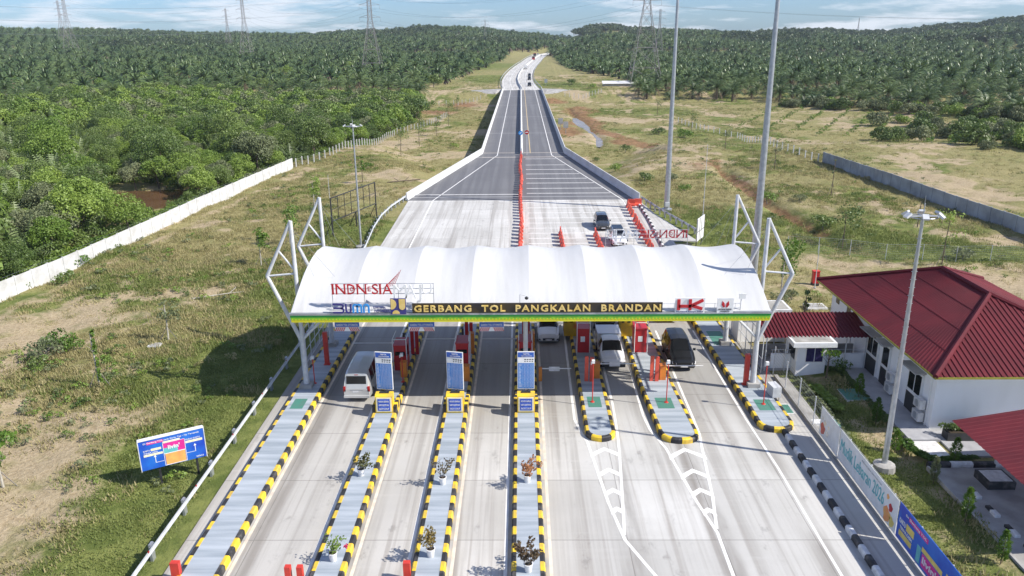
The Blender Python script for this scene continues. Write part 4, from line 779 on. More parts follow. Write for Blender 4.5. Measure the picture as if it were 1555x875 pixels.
def merge(o, d=.001):
    bm = bmesh.new(); bm.from_mesh(o.data); bmesh.ops.remove_doubles(bm, verts=bm.verts, dist=d); bmesh.ops.recalc_face_normals(bm, faces=bm.faces); bm.to_mesh(o.data); bm.free(); return o
def wheels(t, ys, w, r=.33, wd=.2, rimm='rim'):
    for y in ys:
        for sx in (-1, 1):
            mb = MB(); mb.tube((sx*(w-wd), y, r), (sx*w, y, r), r, n=20); tyre = mb.build('wheel', 'rubber', t)
            mb = MB(); mb.tube((sx*w, y, r), (sx*(w+.012), y, r), r*.62, r*.56, n=14); mb.build('rim', rimm, tyre)
SPEC = {
 'mpv': ([(-2.33, .62, .34, .58, .55, .66), (-2.22, .80, .24, .74, .66, .84), (-1.95, .86, .20, .86, .70, .94), (-1.35, .90, .20, .97, .72, 1.06), (-1.2, .905, .2, 1.0, .74, 1.10), (-.42, .91, .2, 1.04, .66, 1.66), (-.34, .91, .2, 1.04, .66, 1.68), (.42, .91, .2, 1.05, .67, 1.72), (.50, .91, .2, 1.05, .67, 1.72), (1.35, .91, .2, 1.06, .66, 1.70), (1.43, .905, .2, 1.06, .66, 1.70), (1.95, .89, .22, 1.06, .64, 1.64), (2.22, .86, .28, 1.02, .70, 1.12), (2.30, .78, .36, .80, .68, .86)],
  [(4, 5), (4, 6), (6, 4), (8, 4), (10, 4), (11, 5), (11, 6)], (-1.42, 1.38)),
 'cab': ([(-2.62, .66, .42, .74, .58, .82), (-2.52, .84, .34, .88, .70, .96), (-2.1, .90, .30, .98, .74, 1.06), (-1.45, .92, .30, 1.04, .76, 1.13), (-1.3, .92, .3, 1.06, .76, 1.16), (-.66, .92, .3, 1.08, .68, 1.72), (-.58, .92, .3, 1.08, .68, 1.75), (.28, .92, .3, 1.08, .68, 1.77), (.36, .92, .3, 1.08, .68, 1.76), (.62, .92, .3, 1.08, .68, 1.70), (.74, .92, .32, 1.06, .76, 1.14)],
  [(4, 5), (4, 6), (6, 4), (9, 5), (9, 6)], (-1.62, 1.6)),
 'van': ([(-2.62, .70, .34, .66, .58, .76), (-2.52, .86, .26, .90, .72, 1.0), (-2.25, .92, .22, 1.12, .78, 1.24), (-2.05, .93, .22, 1.16, .80, 1.32), (-1.42, .94, .22, 1.2, .72, 2.02), (-1.3, .94, .22, 1.2, .73, 2.10), (-.45, .94, .22, 1.2, .75, 2.14), (-.37, .94, .22, 1.2, .75, 2.14), (.75, .94, .22, 1.2, .75, 2.14), (.85, .94, .22, 1.2, .75, 2.14), (1.85, .94, .22, 1.2, .75, 2.12), (2.0, .93, .22, 1.2, .75, 2.1), (2.42, .91, .24, 1.18, .74, 2.02), (2.60, .89, .28, 1.15, .78, 1.2), (2.66, .86, .32, .9, .78, .96)],
  [(3, 5), (3, 6), (5, 4), (7, 4), (9, 4)], (-1.62, 1.62)),
}
def car(kind, paint, label, cat, loc_, rotz=0, group='cars at the toll plaza', front=True, rear=True):
    st, gl, wy = SPEC[kind]; t = thing({'mpv': 'parked_car', 'cab': 'pickup_truck', 'van': 'passenger_van'}[kind], label, cat, loc_, rotz, group)
    B, Gz = loft(st, gl); merge(B.build('body', paint, t, smooth=False)); g = Gz.build('windows', 'glass', t)
    W = max(s[1] for s in st); yf = st[0][0]; yr = st[-1][0]; wheels(t, wy, W+.005)
    zb = st[0][2]; zh = st[1][4-1+0] if False else st[1][3]
    if kind != 'van' or True:
        MB().box(-W*.52, W*.52, yf-.03, yf+.08, zb+.02, zb+.2).build('grille', 'dark', t)
        MB().box(-.26, .26, yf-.045, yf-.03, zb+.02, zb+.13).build('number_plate', 'kwhite', t)
        for sx in (-1, 1):
            MB().prism([(sx*W*.6, yf-.02, zh-.2), (sx*W*.93, yf+.12, zh-.18), (sx*W*.95, yf+.2, zh-.05), (sx*W*.62, yf+.02, zh-.09)][::sx], (0, .07, .02)).build('headlight', 'lamp', t)
            MB().prism([(sx*W*.62, yf-.0, zb+.02), (sx*W*.88, yf+.06, zb+.02), (sx*W*.88, yf+.06, zb+.14), (sx*W*.62, yf-.0, zb+.14)][::sx], (0, .05, 0)).build('fog_light', 'dark', t)
    ym = [s for s in st if s[5] > 1.5][0][0]-.45
    for sx in (-1, 1): MB().box(min(sx*W, sx*(W+.18)), max(sx*W, sx*(W+.18)), ym, ym+.1, 1.0 if kind != 'van' else 1.25, 1.15 if kind != 'van' else 1.45).build('wing_mirror', 'dark' if kind == 'cab' else paint, t)
    if kind in ('mpv',):
        for sx in (-1, 1): MB().box(min(sx*.62, sx*.84), max(sx*.62, sx*.84), yr-.12, yr-.0, .82, 1.0).build('tail_light', 'taillamp', t)
    return t
g = G(548, 603); van = car('van', 'carsilver', 'silver grey passenger van seen from behind under the canopy shade', 'van', (-11.35, 51.3, 0), math.pi)
MB().prism([(-.68, 2.46, 1.32), (.68, 2.46, 1.32), (.66, 2.40, 1.86), (-.66, 2.40, 1.86)][::-1], (0, .125, 0)).build('rear_window', 'glass', van)
MB().box(-.26, .26, 2.655, 2.675, .72, .86).build('number_plate', 'kwhite', van); MB().box(-.45, .45, 2.62, 2.68, .88, .92).build('handle', 'galv', van); MB().box(-.88, .88, 2.5, 2.74, .34, .5).build('bumper', 'carsilver', van)
for sx in (-1, 1): MB().box(min(sx*.74, sx*.9), max(sx*.74, sx*.9), 2.5, 2.66, .78, 1.15).build('tail_light', 'taillamp', van)
MB().box(-.12, .12, 2.42, 2.46, 1.92, 1.96).build('brake_light', 'taillamp', van)
car('mpv', 'carwhite', 'silver white people carrier half hidden behind the canopy edge in the empty lane', 'car', (2.15, 61.3, 0))
car('mpv', 'carblack', 'glossy black people carrier waiting at the rightmost boom barrier', 'car', (12.0, 55.9, 0)).scale = (1.03, 1.05, 1.1)
pu = car('cab', 'carwhite', 'white pickup with high white cargo bed waiting at the boom barrier', 'pickup', (6.8, 56.2, 0))
MB().box(-.9, .9, .8, 2.75, .55, .7).box(-.92, -.86, .8, 2.75, .7, 1.7).box(.86, .92, .8, 2.75, .7, 1.7).box(-.92, .92, .78, .84, .7, 1.7).box(-.92, .92, 2.69, 2.75, .7, 1.7).box(-.92, .92, .78, 2.75, 1.66, 1.72).build('cargo_bed', 'carwhite', pu)
MB().box(-.86, .86, -2.68, -2.4, .38, .74).build('front_bumper', 'dark', pu)
car('mpv', 'carblack', 'dark car queueing right behind the white pickup', 'car', (7.0, 64.0, 0))
car('mpv', 'cargrey', 'dark grey car approaching the toll lanes beyond the canopy', 'car', (10.4, 99.4, 0))
wc = car('mpv', 'carwhite', 'white car with black roof just beyond the canopy ridge', 'car', (11.55, 91.5, 0)); MB().prism([(-.62, -.3, 1.745), (.62, -.3, 1.745), (.6, 1.9, 1.74), (-.6, 1.9, 1.74)], (0, 0, .02)).build('roof_panel', 'carblack', wc)
def truck(label, loc_, paint, cargo, s=1.0, rot=0):
    t = thing('cargo_truck', label, 'truck', loc_, rot, 'trucks on the highway'); t.scale = (s,)*3
    st = [(-3.6, 1.12, .5, 1.3, .95, 1.4), (-3.55, 1.15, .45, 1.5, 1.0, 1.62), (-3.25, 1.15, .45, 1.55, .98, 2.5), (-3.1, 1.15, .45, 1.55, 1.0, 2.55), (-2.3, 1.15, .45, 1.55, 1.0, 2.55), (-2.0, 1.15, .5, 1.55, 1.0, 2.5)]
    B, Gz = loft(st, [(1, 5), (1, 6), (3, 4)]); merge(B.build('cab', paint, t)); Gz.build('windows', 'glass', t)
    MB().box(-.95, .95, -3.68, -3.58, .95, 1.25).build('grille', 'dark', t); MB().box(-1.15, 1.15, -3.72, -3.5, .45, .7).build('bumper', paint, t)
    for sx in (-1, 1): MB().box(min(sx*.75, sx*1.08), max(sx*.75, sx*1.08), -3.7, -3.6, .72, .92).build('headlight', 'lamp', t)
    MB().box(-1.15, 1.15, -1.85, 3.4, 1.0, 2.7).build('cargo_box', cargo, t); MB().box(-.5, .5, -2, 3.4, .6, 1.0).build('chassis', 'dark', t); wheels(t, (-2.8, 1.6, 2.6), 1.12, .48, .3); return t
truck('yellow truck showing its bumper behind the black people carrier', (12.6, 67.4, 0), 'truckyel', 'truckyel')
# vehicles on the distant road
for p, lab in (((804, 131), 'nearest dark car on the distant highway'), ((804, 121.5), 'middle dark car on the distant highway'), ((804, 116.2), 'farthest dark car of the close trio on the distant highway')):
    q = G(*p); car('mpv', 'carblack', lab, 'car', (q.x, q.y, .02), group='cars on the distant highway')
q = G(798, 105); truck('grey truck driving away on the left carriageway far off', (q.x, q.y, .02), 'carsilver', 'kwhite', 1.0, math.pi)
q = G(810, 91.5); truck('dark red truck on the far bend of the highway', (q.x, q.y, .02), 'red', 'cargrey', 1.25)
q = G(812, 86); truck('tall brown truck farther along the bend of the highway', (q.x, q.y, .02), 'cargrey', 'red', 1.3)
for p, lab, c in (((822, 87), 'white car on the right shoulder of the far bend', 'carwhite'), ((817, 83), 'small silver car on the far bend', 'carsilver'), ((826, 79.5), 'tiny white car at the very end of the visible road', 'carwhite')):
    q = G(*p); car('mpv', c, lab, 'car', (q.x, q.y, .02), group='cars on the distant highway')
# ================================================================ water-filled barriers
def wb():
    t = thing('plastic_barrier', '', 'barrier', (0, 0, 0)); mb = MB()
    sweep(mb, [Vector((0, -.52)), Vector((0, .52))], [(-.25, 0), (-.25, .22), (-.10, .42), (-.07, 1.0), (.07, 1.0), (.10, .42), (.25, .22), (.25, 0)]); mb.build('shell', 'coral', t)
    MB().box(-.06, .06, .15, .45, .95, .99).build('filler_cap', 'coral', t); return t
w0 = wb(); used = [0]
def putwb(x, y, rz, lab, grp):
    if not used[0]: used[0] = 1; w0.location = (x, y, 0); w0.rotation_euler = (0, 0, rz); w0['label'] = lab; w0['group'] = grp; return
    dup(w0, (x, y, 0), rz, lab, group=grp)
rr = random.Random(3); y = 66.5
while y < 163: putwb(-.12+.06*rr.uniform(-1, 1)+.1*math.sin(y*.2), y, rr.uniform(-.12, .12), 'orange-red plastic barrier in the long median row beyond the canopy', 'long median row of plastic barriers'); y += 1.8
y = 88.2
for k in range(6): putwb(4.85, 86.5+k*1.75, rr.uniform(-.05, .05), 'orange-red plastic barrier in the short row left of the queueing cars', 'short barrier row between lanes')
for k in range(6): putwb(9.25-.02*k, 86.0+k*1.7, rr.uniform(-.05, .05), 'orange-red plastic barrier in the short row nearest the two approaching cars', 'short barrier row by the approaching cars')
for k in range(13): putwb(15.0+.03*k, 87+k*1.95+(.9 if k > 8 else 0), rr.uniform(-.08, .08), 'orange-red plastic barrier in the row beside the black and white kerb', 'barrier row by the far kerb')
for x, yy in ((16.0, 112.3), (17.0, 112.6)): putwb(x, yy, R(80), 'crosswise orange-red plastic barrier by the parapet end', 'crosswise barriers by the parapet end')
# ================================================================ poles
def floodpole(x, y, h, label, lamps=6, r0=.165, r1=.08, base=True):
    t = thing('floodlight_pole', label, 'light pole', (x, y, hz(x, y) if abs(x) > 19 else 0), 0)
    MB().tube((0, 0, 0), (0, 0, h), r0, r1, 10).build('pole', 'galv', t)
    if base: MB().lathe([(.65, -.3), (.6, .32), (.38, .42), (0.01, .42)], 12).build('footing', 'greyconc', t)
    mb = MB(); mb.tube((-.95, 0, h), (.95, 0, h), .05).tube((0, -.5, h), (0, .5, h), .05); n = 18
    P = [Vector((.75*math.cos(a), .55*math.sin(a), h-.02)) for a in np.linspace(0, 2*math.pi, n+1)]; mb.path(P, .035, 5); mb.tube((0, 0, h), (0, 0, h+.7), .03).tube((-.02, 0, h+.6), (-.02, 0, h+1.1), .012, n=4); mb.build('head_ring', 'galv', t)
    for k in range(lamps):
        a = 2*math.pi*k/lamps+.3; c = Vector((.95*math.cos(a), .7*math.sin(a), h+.1)); M = Matrix.Translation(c) @ Matrix.Rotation(a, 4, 'Z') @ Matrix.Rotation(R(35), 4, 'Y')
        MB().box(-.17, .17, -.15, .15, -.05, .06, 0, M).build('floodlight', 'steel', t)
    mb = MB(); [mb.box(-.16, .16, -.02, .02, z, z+.03) for z in np.arange(2, h-1, .45)]; mb.build('climbing_rungs', 'galv', t)
    return t
floodpole(20.85, 40.0, 14.9, 'tall grey floodlight pole on a round footing in the office garden'); floodpole(-19.05, 89.6, 14.3, 'slim grey floodlight pole beside the empty billboard frame', 4, .13, .07)
for x, y, lab in ((23.1, 75.0, 'thickest tall steel mast rising out of the picture behind the right canopy frames'), (20.7, 109.9, 'tall steel mast rising out of the picture beside the parapet end')):
    t = thing('high_mast', lab, 'mast', (x, y, 0)); mb = MB(); segs = 4; H_ = 33
    for k in range(segs): mb.tube((0, 0, H_*k/segs), (0, 0, H_*(k+1)/segs), .40-.065*k, .345-.065*k, 16)
    mb.build('mast', 'galv', t); MB().lathe([(.75, -.2), (.75, .12), (.5, .15), (.01, .15)], 16).build('flange', 'galv', t); MB().box(-.3, .3, -.62, -.38, .5, 1.1).build('door', 'steel', t)
    mb = MB(); P = [Vector((1.1*math.cos(a), 1.1*math.sin(a), H_)) for a in np.linspace(0, 2*math.pi, 13)]; mb.path(P, .06, 5); [mb.tube((0, 0, H_), p, .05) for p in P[:-1:3]]; mb.build('lamp_ring', 'galv', t)
for p0, h, lab in ((GT(505, 355), 7.5, 'thin pale pole at the left end of the empty billboard frame'), (GT(1065, 362), 11.5, 'thin whip pole standing on the grass beyond the right canopy frame'), (GT(1237, 438), 4.5, 'thin aerial behind the office roof corner')):
    t = thing('thin_pole', lab, 'pole', p0); MB().tube((0, 0, 0), (0, 0, h), .05, .02, 6).build('shaft', 'steel', t); MB().tube((0, 0, 0), (0, 0, .1), .14, n=8).build('foot', 'greyconc', t)
# ================================================================ signs and billboards on the ground
def billboard():
    a, b = Vector((-21.35, 38.0, 0)), Vector((-18.1, 39.9, 0)); c = (a+b)/2; rz = math.atan2(b.y-a.y, b.x-a.x)
    t = thing('billboard', 'blue advertising billboard with pink and orange card on two black posts in the grass', 'billboard', (c.x, c.y, hz(c.x, c.y)), rz); w = 1.98
    MB().box(-w, w, -.06, .06, 1.35, 3.45).build('panel', 'billblue', t); MB().box(-w-.02, w+.02, -.09, .2, 3.45, 3.53).build('top_cap', 'white', t); MB().box(-w-.05, -w, -.08, .12, 1.3, 3.5).box(w, w+.05, -.08, .12, 1.3, 3.5).build('side_edges', 'kwhite', t)
    for x in (-.95, 1.35): MB().box(x-.07, x+.07, .062, .2, -.2, 3.2).build('post', 'dark', t)
    f = -.064; q = lambda nm, m, x0, x1, z0, z1, y=f: MB().box(x0, x1, y-.004, y, z0, z1).build(nm, m, t)
    q('card_top', 'pink', -.55, .75, 2.25, 2.98); q('card_corner', 'teal', -.55, .3, 2.25, 2.62, f-.005); q('card_bottom', 'oran2', -.5, .72, 1.42, 2.2)
    mb = MB(); 
    for x0, x1, z0, z1 in ((-.58, .78, 2.98, 3.0), (-.58, .78, 2.2, 2.25), (-.58, -.55, 1.42, 3.0), (.75, .78, 1.42, 3.0), (-.58, .78, 1.38, 1.42)): mb.box(x0, x1, f-.008, f, z0, z1)
    put_text(mb, 'Di Gerbang TOL pada Kartu Tap - Ny Tercantik', (-1.7, f-.002, 3.16), AX, UP, 3.4, .13, 0, .01, .006)
    put_text(mb, "livin'", (-.28, f-.012, 2.5), AX, UP, .72, .3, 0, .03, .006); put_text(mb, 'KARTU', (-1.75, f-.002, 2.66), AX, UP, .4, .1, 0, .01, .006); put_text(mb, 'TIDAK ADA', (-1.75, f-.002, 2.49), AX, UP, .85, .09, 0, .01, .006); mb.build('lettering', 'white', t); mb = MB(); put_text(mb, 'PINDAI KARTU', (.82, f-.002, 2.83), AX, UP, .9, .1, 0, .01, .006); put_text(mb, 'BEBAS', (1.35, f-.002, 1.45), AX, UP, .45, .09, 0, .01, .006)
    mb.build('lettering', 'white', t); mb = MB()
    for x in (-1.1, 1.35):
        zz = 1.75 if x < 0 else 1.9; mb.box(x-.02, x+.02, f-.006, f, zz, zz+.45); mb.prism([(x-.09, f-.001, zz+.42), (x+.09, f-.001, zz+.42), (x, f-.001, zz+.58)], (0, -.006, 0)); mb.box(min(x, x*.55), max(x, x*.55), f-.006, f, zz, zz+.025)
    mb.build('arrows', 'white', t)
    q('pink_strip', 'pink', -1.5, -.5, 3.12, 3.30, f); mb = MB()
    for x0, x1, z0, z1 in ((-.55, .5, 3.01, 3.12), (-1.3, -.68, 2.64, 2.8), (-1.76, -.62, 2.3, 2.45), (.8, 1.85, 2.62, 2.78)): mb.box(x0, x1, f-.005, f, z0, z1)
    mb.build('caption_panels', 'creamy', t); t.scale = (.86, .86, .86)
billboard()
t = thing('empty_billboard', 'empty black steel billboard frame on three legs in the grass beyond the canopy', 'billboard', (-21.8, 100.3, hz(-21.8, 100.3)), math.atan2(11, 3.6)); w = 5.7
mb = MB(); [mb.tube((-w, 0, z), (w, 0, z), .07) for z in (2.0, 4.9)]; mb.tube((-w, 0, 3.45), (w, 0, 3.45), .035); [mb.tube((x, 0, 2.0), (x, 0, 4.9), .045 if abs(x) < 5 else .08) for x in np.linspace(-w, w, 8)]; mb.build('grid', 'dark', t)
for x in (-w, .2, w): MB().tube((x, 0, -.3), (x, 0, 4.9 if abs(x) > 1 else 2), .09).tube((x, 0, 2), (x, 1.2, -.2), .045).build('leg', 'dark', t)
q = GT(1078, 392); t = thing('small_billboard', 'small white board with black grid standing behind the right canopy frames', 'billboard', (q.x, 90, hz(q.x, 90)), R(62)); MB().box(-1.5, 1.5, -.04, .04, .9, 3.6).build('board', 'white', t)
mb = MB(); [mb.box(x-.04, x+.04, -.07, -.042, .9, 3.6) for x in (-1.5, -.5, .2, 1.45)]; mb.box(-1.5, 1.5, -.07, -.042, 2.0, 2.06); mb.build('grid', 'dark', t); [MB().tube((x, .1, -.2), (x, .1, 3.4), .06).build('leg', 'dark', t) for x in (-1.1, 1.1)]
for p, lab, m, bar in (((800, 201), 'round red no-entry sign at the near end of the bridge median', 'taillamp', True), ((790.5, 202), 'round blue keep-left sign at the near end of the bridge median', 'sky', False)):
    q = GY(p[0], p[1], 163.2); t = thing('traffic_sign', lab, 'road sign', (q.x, 163.2, 0)); MB().tube((0, 0, q.z), (0, -.05, q.z), .44, n=20).build('disc', m, t); MB().tube((0, .05, 0), (0, .05, q.z), .04).build('post', 'steel', t)
    (MB().box(-.3, .3, -.06, -.05, q.z-.08, q.z+.08) if bar else MB().prism([(-.22, -.052, q.z-.12), (-.1, -.052, q.z-.24), (.25, -.052, q.z+.12), (.12, -.052, q.z+.22)], (0, -.01, 0))).build('symbol', 'white', t)
for p, lab in (((859, 203), 'nearer small grey sign post in the muddy field beside the bridge'), ((851, 197), 'farther small grey sign post in the muddy field beside the bridge'), ((829, 131), 'pale grey road sign beside the far concrete road')):
    q = GT(*p); t = thing('post_sign', lab, 'sign', q); MB().tube((0, 0, 0), (0, 0, 3.4), .08).build('post', 'galv', t); MB().box(-.7, .7, -.12, -.08, 1.6, 3.4).build('plate', 'galv', t)
# ================================================================ walls and fences
def panelwall(label, pts, h, m, n, base=0):
    t = thing('panel_wall', label, 'wall', (pts[0][0], pts[0][1], hz(*pts[0]))); L = t.location; P = [Vector((x, y, hz(x, y)))-L for x, y in pts]
    mb, pm = MB(), MB(); tot = sum((b-a).length for a, b in zip(P, P[1:])); 
    for a, b in zip(P, P[1:]):
        k = max(1, round(n*(b-a).length/tot))
        for i in range(k):
            p, q = a+(b-a)*i/k, a+(b-a)*(i+1)/k; d = (q-p); d.z = 0; d.normalize(); nn = Vector((-d.y, d.x, 0))*.05; dz = .0 if i % 2 else .03
            p, q = p+d*.08, q-d*.08; vs = [p-nn, q-nn, q+nn, p+nn]; mb.prism([(v.x, v.y, v.z-.3) for v in vs], (0, 0, h+.3+dz)); c = p-d*.08; pm.box(c.x-.10, c.x+.10, c.y-.10, c.y+.10, c.z-.3, c.z+h+.08)
    mb.build('panels', m, t); tag(pm.build('posts', m, t), None)
    mb = MB(); [mb.tube(a+Vector((0, 0, h+.3)), b+Vector((0, 0, h+.3)), .012, n=4) for a, b in zip(P, P[1:])]; mb.build('wire', 'wire', t); return t
panelwall('long whitewashed panel wall on the left in front of the mangrove trees', [(-51.6, 62), (-50.2, 70.6), (-48.9, 79.7), (-48.1, 93), (-46.6, 110), (-44.9, 134.8), (-43.6, 148.8)], 1.9, 'panelwall', 34)
panelwall('grey panel wall crossing the dry field on the right', [(57.9, 151), (59.6, 126), (60.9, 108.7), (61.6, 93), (62.6, 78)], 2.0, 'greywall', 26)
def picket(label, pts, spacing, h, maxn=95):
    t = thing('picket_fence', label, 'fence', (pts[0][0], pts[0][1], hz(*pts[0])), 0, 'concrete post fences'); L = t.location; first = None; n = 0; carry = 0; P = [Vector(p) for p in pts]; tops = []
    for a, b in zip(P, P[1:]):
        ln = (b-a).length; s = carry
        while s < ln and n < maxn:
            p = a+(b-a)*s/ln; z = hz(p.x, p.y)
            if first is None: mb = MB(); mb.box(-.09, .09, -.09, .09, -.3, h); first = mb.build('post', 'panelwall', t); o = first
            else: o = first.copy(); scene.collection.objects.link(o); o.parent = t
            o.location = Vector((p.x, p.y, z))-L; tops.append(o.location.copy()); n += 1; s += spacing
        carry = s-ln
    mb = MB(); [mb.tube(a+Vector((0, 0, h*f)), b+Vector((0, 0, h*f)), .012, n=3) for a, b in zip(tops, tops[1:]) for f in (.4, .9)]; mb.build('wire', 'mesh', t); return t
def gxy(*pp): return [tuple(GT(*p).xy) for p in pp]
picket('row of white concrete fence posts below the mangroves left of the bridge', gxy((450, 254), (500, 238), (600, 205), (650, 190), (680, 178)), 2.4, 1.7)
picket('row of white concrete fence posts near the left abutment', gxy((655, 148), (690, 148), (730, 143)), 3.2, 1.8)
picket('dense row of pale fence posts beyond the creek on the right', gxy((858, 141), (885, 141), (915, 138)), 2.2, 2.0)
picket('row of white concrete fence posts leading to the grey wall on the right', gxy((1030, 186), (1075, 199), (1120, 210), (1180, 225), (1245, 247)), 3.0, 1.6)
def wirefence(label, pts, spacing=2.6, h=1.7, cat='fence'):
    t = thing('wire_fence', label, cat, (pts[0][0], pts[0][1], 0), 0, 'steel wire fences'); L = t.location; P = []
    for a, b in zip(pts, pts[1:]):
        a, b = Vector(a), Vector(b); k = max(1, round((b-a).length/spacing)); P += [a+(b-a)*i/k for i in range(k)]
    P.append(Vector(pts[-1])); P = [Vector((p.x, p.y, hz(p.x, p.y) if p.x > 19 else .1))-L for p in P]; first = None
    for p in P[:95]:
        if first is None: first = MB().tube((0, 0, -.2), (0, 0, h), .035, n=6).build('post', 'steel', t); o = first
        else: o = first.copy(); scene.collection.objects.link(o); o.parent = t
        o.location = p
    mb = MB()
    for a, b in zip(P, P[1:]):
        for f in np.linspace(.06, .98, 9): mb.tube(a+Vector((0, 0, h*f)), b+Vector((0, 0, h*f)), .007 if f < .97 else .015, n=3, cap=False)
        k = max(2, int((b-a).length/.22))
        for i in range(k): c = a+(b-a)*i/k; mb.tube(c+Vector((0, 0, h*.06)), c+Vector((0, 0, h*.98)), .005, n=3, cap=False)
    mb.build('mesh', 'mesh', t); return t
wirefence('wire fence with steel posts between the walkway and the garden, banners hung on it', [(18.45, 53), (18.45, 12)], 2.75, 2.1)
wirefence('wire fence crossing the grass behind the red-roofed office', gxy((1195, 382), (1290, 388), (1400, 395), (1555, 400)), 4.0, 1.8)
# banners
def bannerthing(y0, y1, lab): return thing('banner', lab, 'banner', (18.36, y0, 0), 0, 'banners hung on the wire fence')
YA = (0, -1, 0)
def ban(t, y0, y1, z0, z1, m): MB().box(-.02, 0, y1-y0, 0, z0, z1).build('sheet', m, t)
t = bannerthing(43.5, 40.6, 'short white banner with red figures at the far end of the fence row'); ban(t, 43.5, 40.6, .35, 2.2, 'white')
mb = MB(); rr = random.Random(5)
def fig(mb, y, z, s, mi):  # simple printed human-like flower shape as flat print
    P = [(y+s*math.cos(a)*(1+.25*math.sin(5*a)), z+s*1.1*math.sin(a)*(1+.2*math.cos(3*a))) for a in np.linspace(0, 2*math.pi, 14, endpoint=False)]
    mb.prism([(-.022, -p[0], p[1]) for p in P], (-.004, 0, 0), mi)
for y, z, s in ((.5, .9, .34), (.75, 1.4, .16), (.35, 1.55, .12), (1.2, .9, .2), (1.35, 1.35, .12)): fig(mb, y, z, s, 0 if s > .3 else 1)
mb.build('print', ['red', 'carsilver'], t)
t = bannerthing(40.5, 31.0, 'long white banner with teal greeting lettering in the middle of the fence row'); ban(t, 40.5, 33.2, .35, 2.2, 'white')
mb = MB(); put_text(mb, 'Mudik Lebaran 2026', (-.024, -.25, 1.0), YA, UP, 5.6, .75, 0, .0, .008); mb.build('lettering', 'teal', t); mb = MB(); put_text(mb, 'Selamat Jalan dan Hati-Hati', (-.024, -3.0, 1.85), YA, UP, 2.4, .13, 0, .0, .008); mb.build('small_lettering', 'carsilver', t)
mb = MB(); [fig(mb, *q) for q in ((6.3, .8, .38, 2), (6.6, 1.35, .2, 0), (6.85, .7, .25, 1), (6.2, 1.75, .13, 2))]; mb.build('print', ['red', 'amber', 'oran2'], t)
t = bannerthing(33.1, 26, 'blue, pink and yellow advertising banner at the near end of the fence row'); ban(t, 33.1, 25, .35, 2.25, 'billblue')
mb = MB()
def pnl(y0, y1, z0, z1, mi, x=-.024): mb.box(x-.004, x, -y1, -y0, z0, z1, mi)
pnl(.25, 1.5, .62, .92, 0); pnl(.85, 1.6, 1.22, 1.6, 0); pnl(1.0, 2.8, 1.82, 2.06, 1); pnl(2.4, 4.2, 1.2, 1.45, 0); pnl(2.5, 4.0, .5, 1.15, 1); pnl(2.0, 2.35, .45, 1.3, 2); pnl(4.5, 6.8, .9, 1.6, 0)
mb.build('colour_panels', ['amber', 'pink', 'teal'], t)
mb = MB(); put_text(mb, 'KARTU', (-.026, -.2, 1.28), YA, UP, .6, .26, 0, .01, .008); put_text(mb, 'TERIMA KASIH', (-.026, -.3, 1.0), YA, UP, 1.2, .16, 0, .01, .008); put_text(mb, 'Di Gerbang TOL', (-.03, -.7, 1.88), YA, UP, 2.0, .14, 0, .01, .008); put_text(mb, "livin'", (-.03, -2.6, .7), YA, UP, 1.2, .35, 0, .02, .008); mb.build('lettering', 'white', t)
# ================================================================ office building
def corr(mb, P0, P1, Q0, Q1, pitch=.33, h=.05, mi=0):
    """corrugated quad: eave P0-P1, ridge Q0-Q1"""
    P0, P1, Q0, Q1 = map(Vector, (P0, P1, Q0, Q1)); n = max(2, int((P1-P0).length/pitch)); nn = (P1-P0).cross(Q0-P0 if (Q0-P0).length > .1 else Q1-P0).normalized(); nn = nn if nn.z > 0 else -nn
    rows = []
    for i in range(n):
        for f, hh in ((0, 0), (.45, 0), (.6, h), (.85, h)):
            s = (i+f)/n; rows.append((P0.lerp(P1, s)+nn*hh, Q0.lerp(Q1, s)+nn*hh))
    rows.append((P1, Q1)); vs = [v for r in rows for v in r]; mb.add(vs, [(2*i, 2*i+2, 2*i+3, 2*i+1) for i in range(len(rows)-1)], mi)
X0, X1, Y0, Y1, ZE, ZR = 24.7, 38.4, 43.1, 62.7, 4.25, 7.0; XR_ = (X0+X1)/2; RY0, RY1 = 50.4, 56.6
b = thing('office_building', 'white single-storey office with a big dark red hipped roof on the right', 'building', ((25.6+37.4)/2, 52.9, 0)); LO = Vector(b.location)
def lb(mb, x0, x1, y0, y1, z0, z1, mi=0): return mb.box(x0-LO.x, x1-LO.x, y0-LO.y, y1-LO.y, z0, z1, mi)
lb(MB(), 25.6, 37.4, 44.4, 61.4, -.2, 4.15).build('wall', 'wallwhite', b)
mb = MB(); V = lambda x, y, z: Vector((x, y, z))-LO
corr(mb, V(X0, Y0, ZE), V(X0, Y1, ZE), V(XR_, RY0, ZR), V(XR_, RY1, ZR), .36, .02); corr(mb, V(X1, Y0, ZE), V(X1, Y1, ZE), V(XR_, RY0, ZR), V(XR_, RY1, ZR)); 
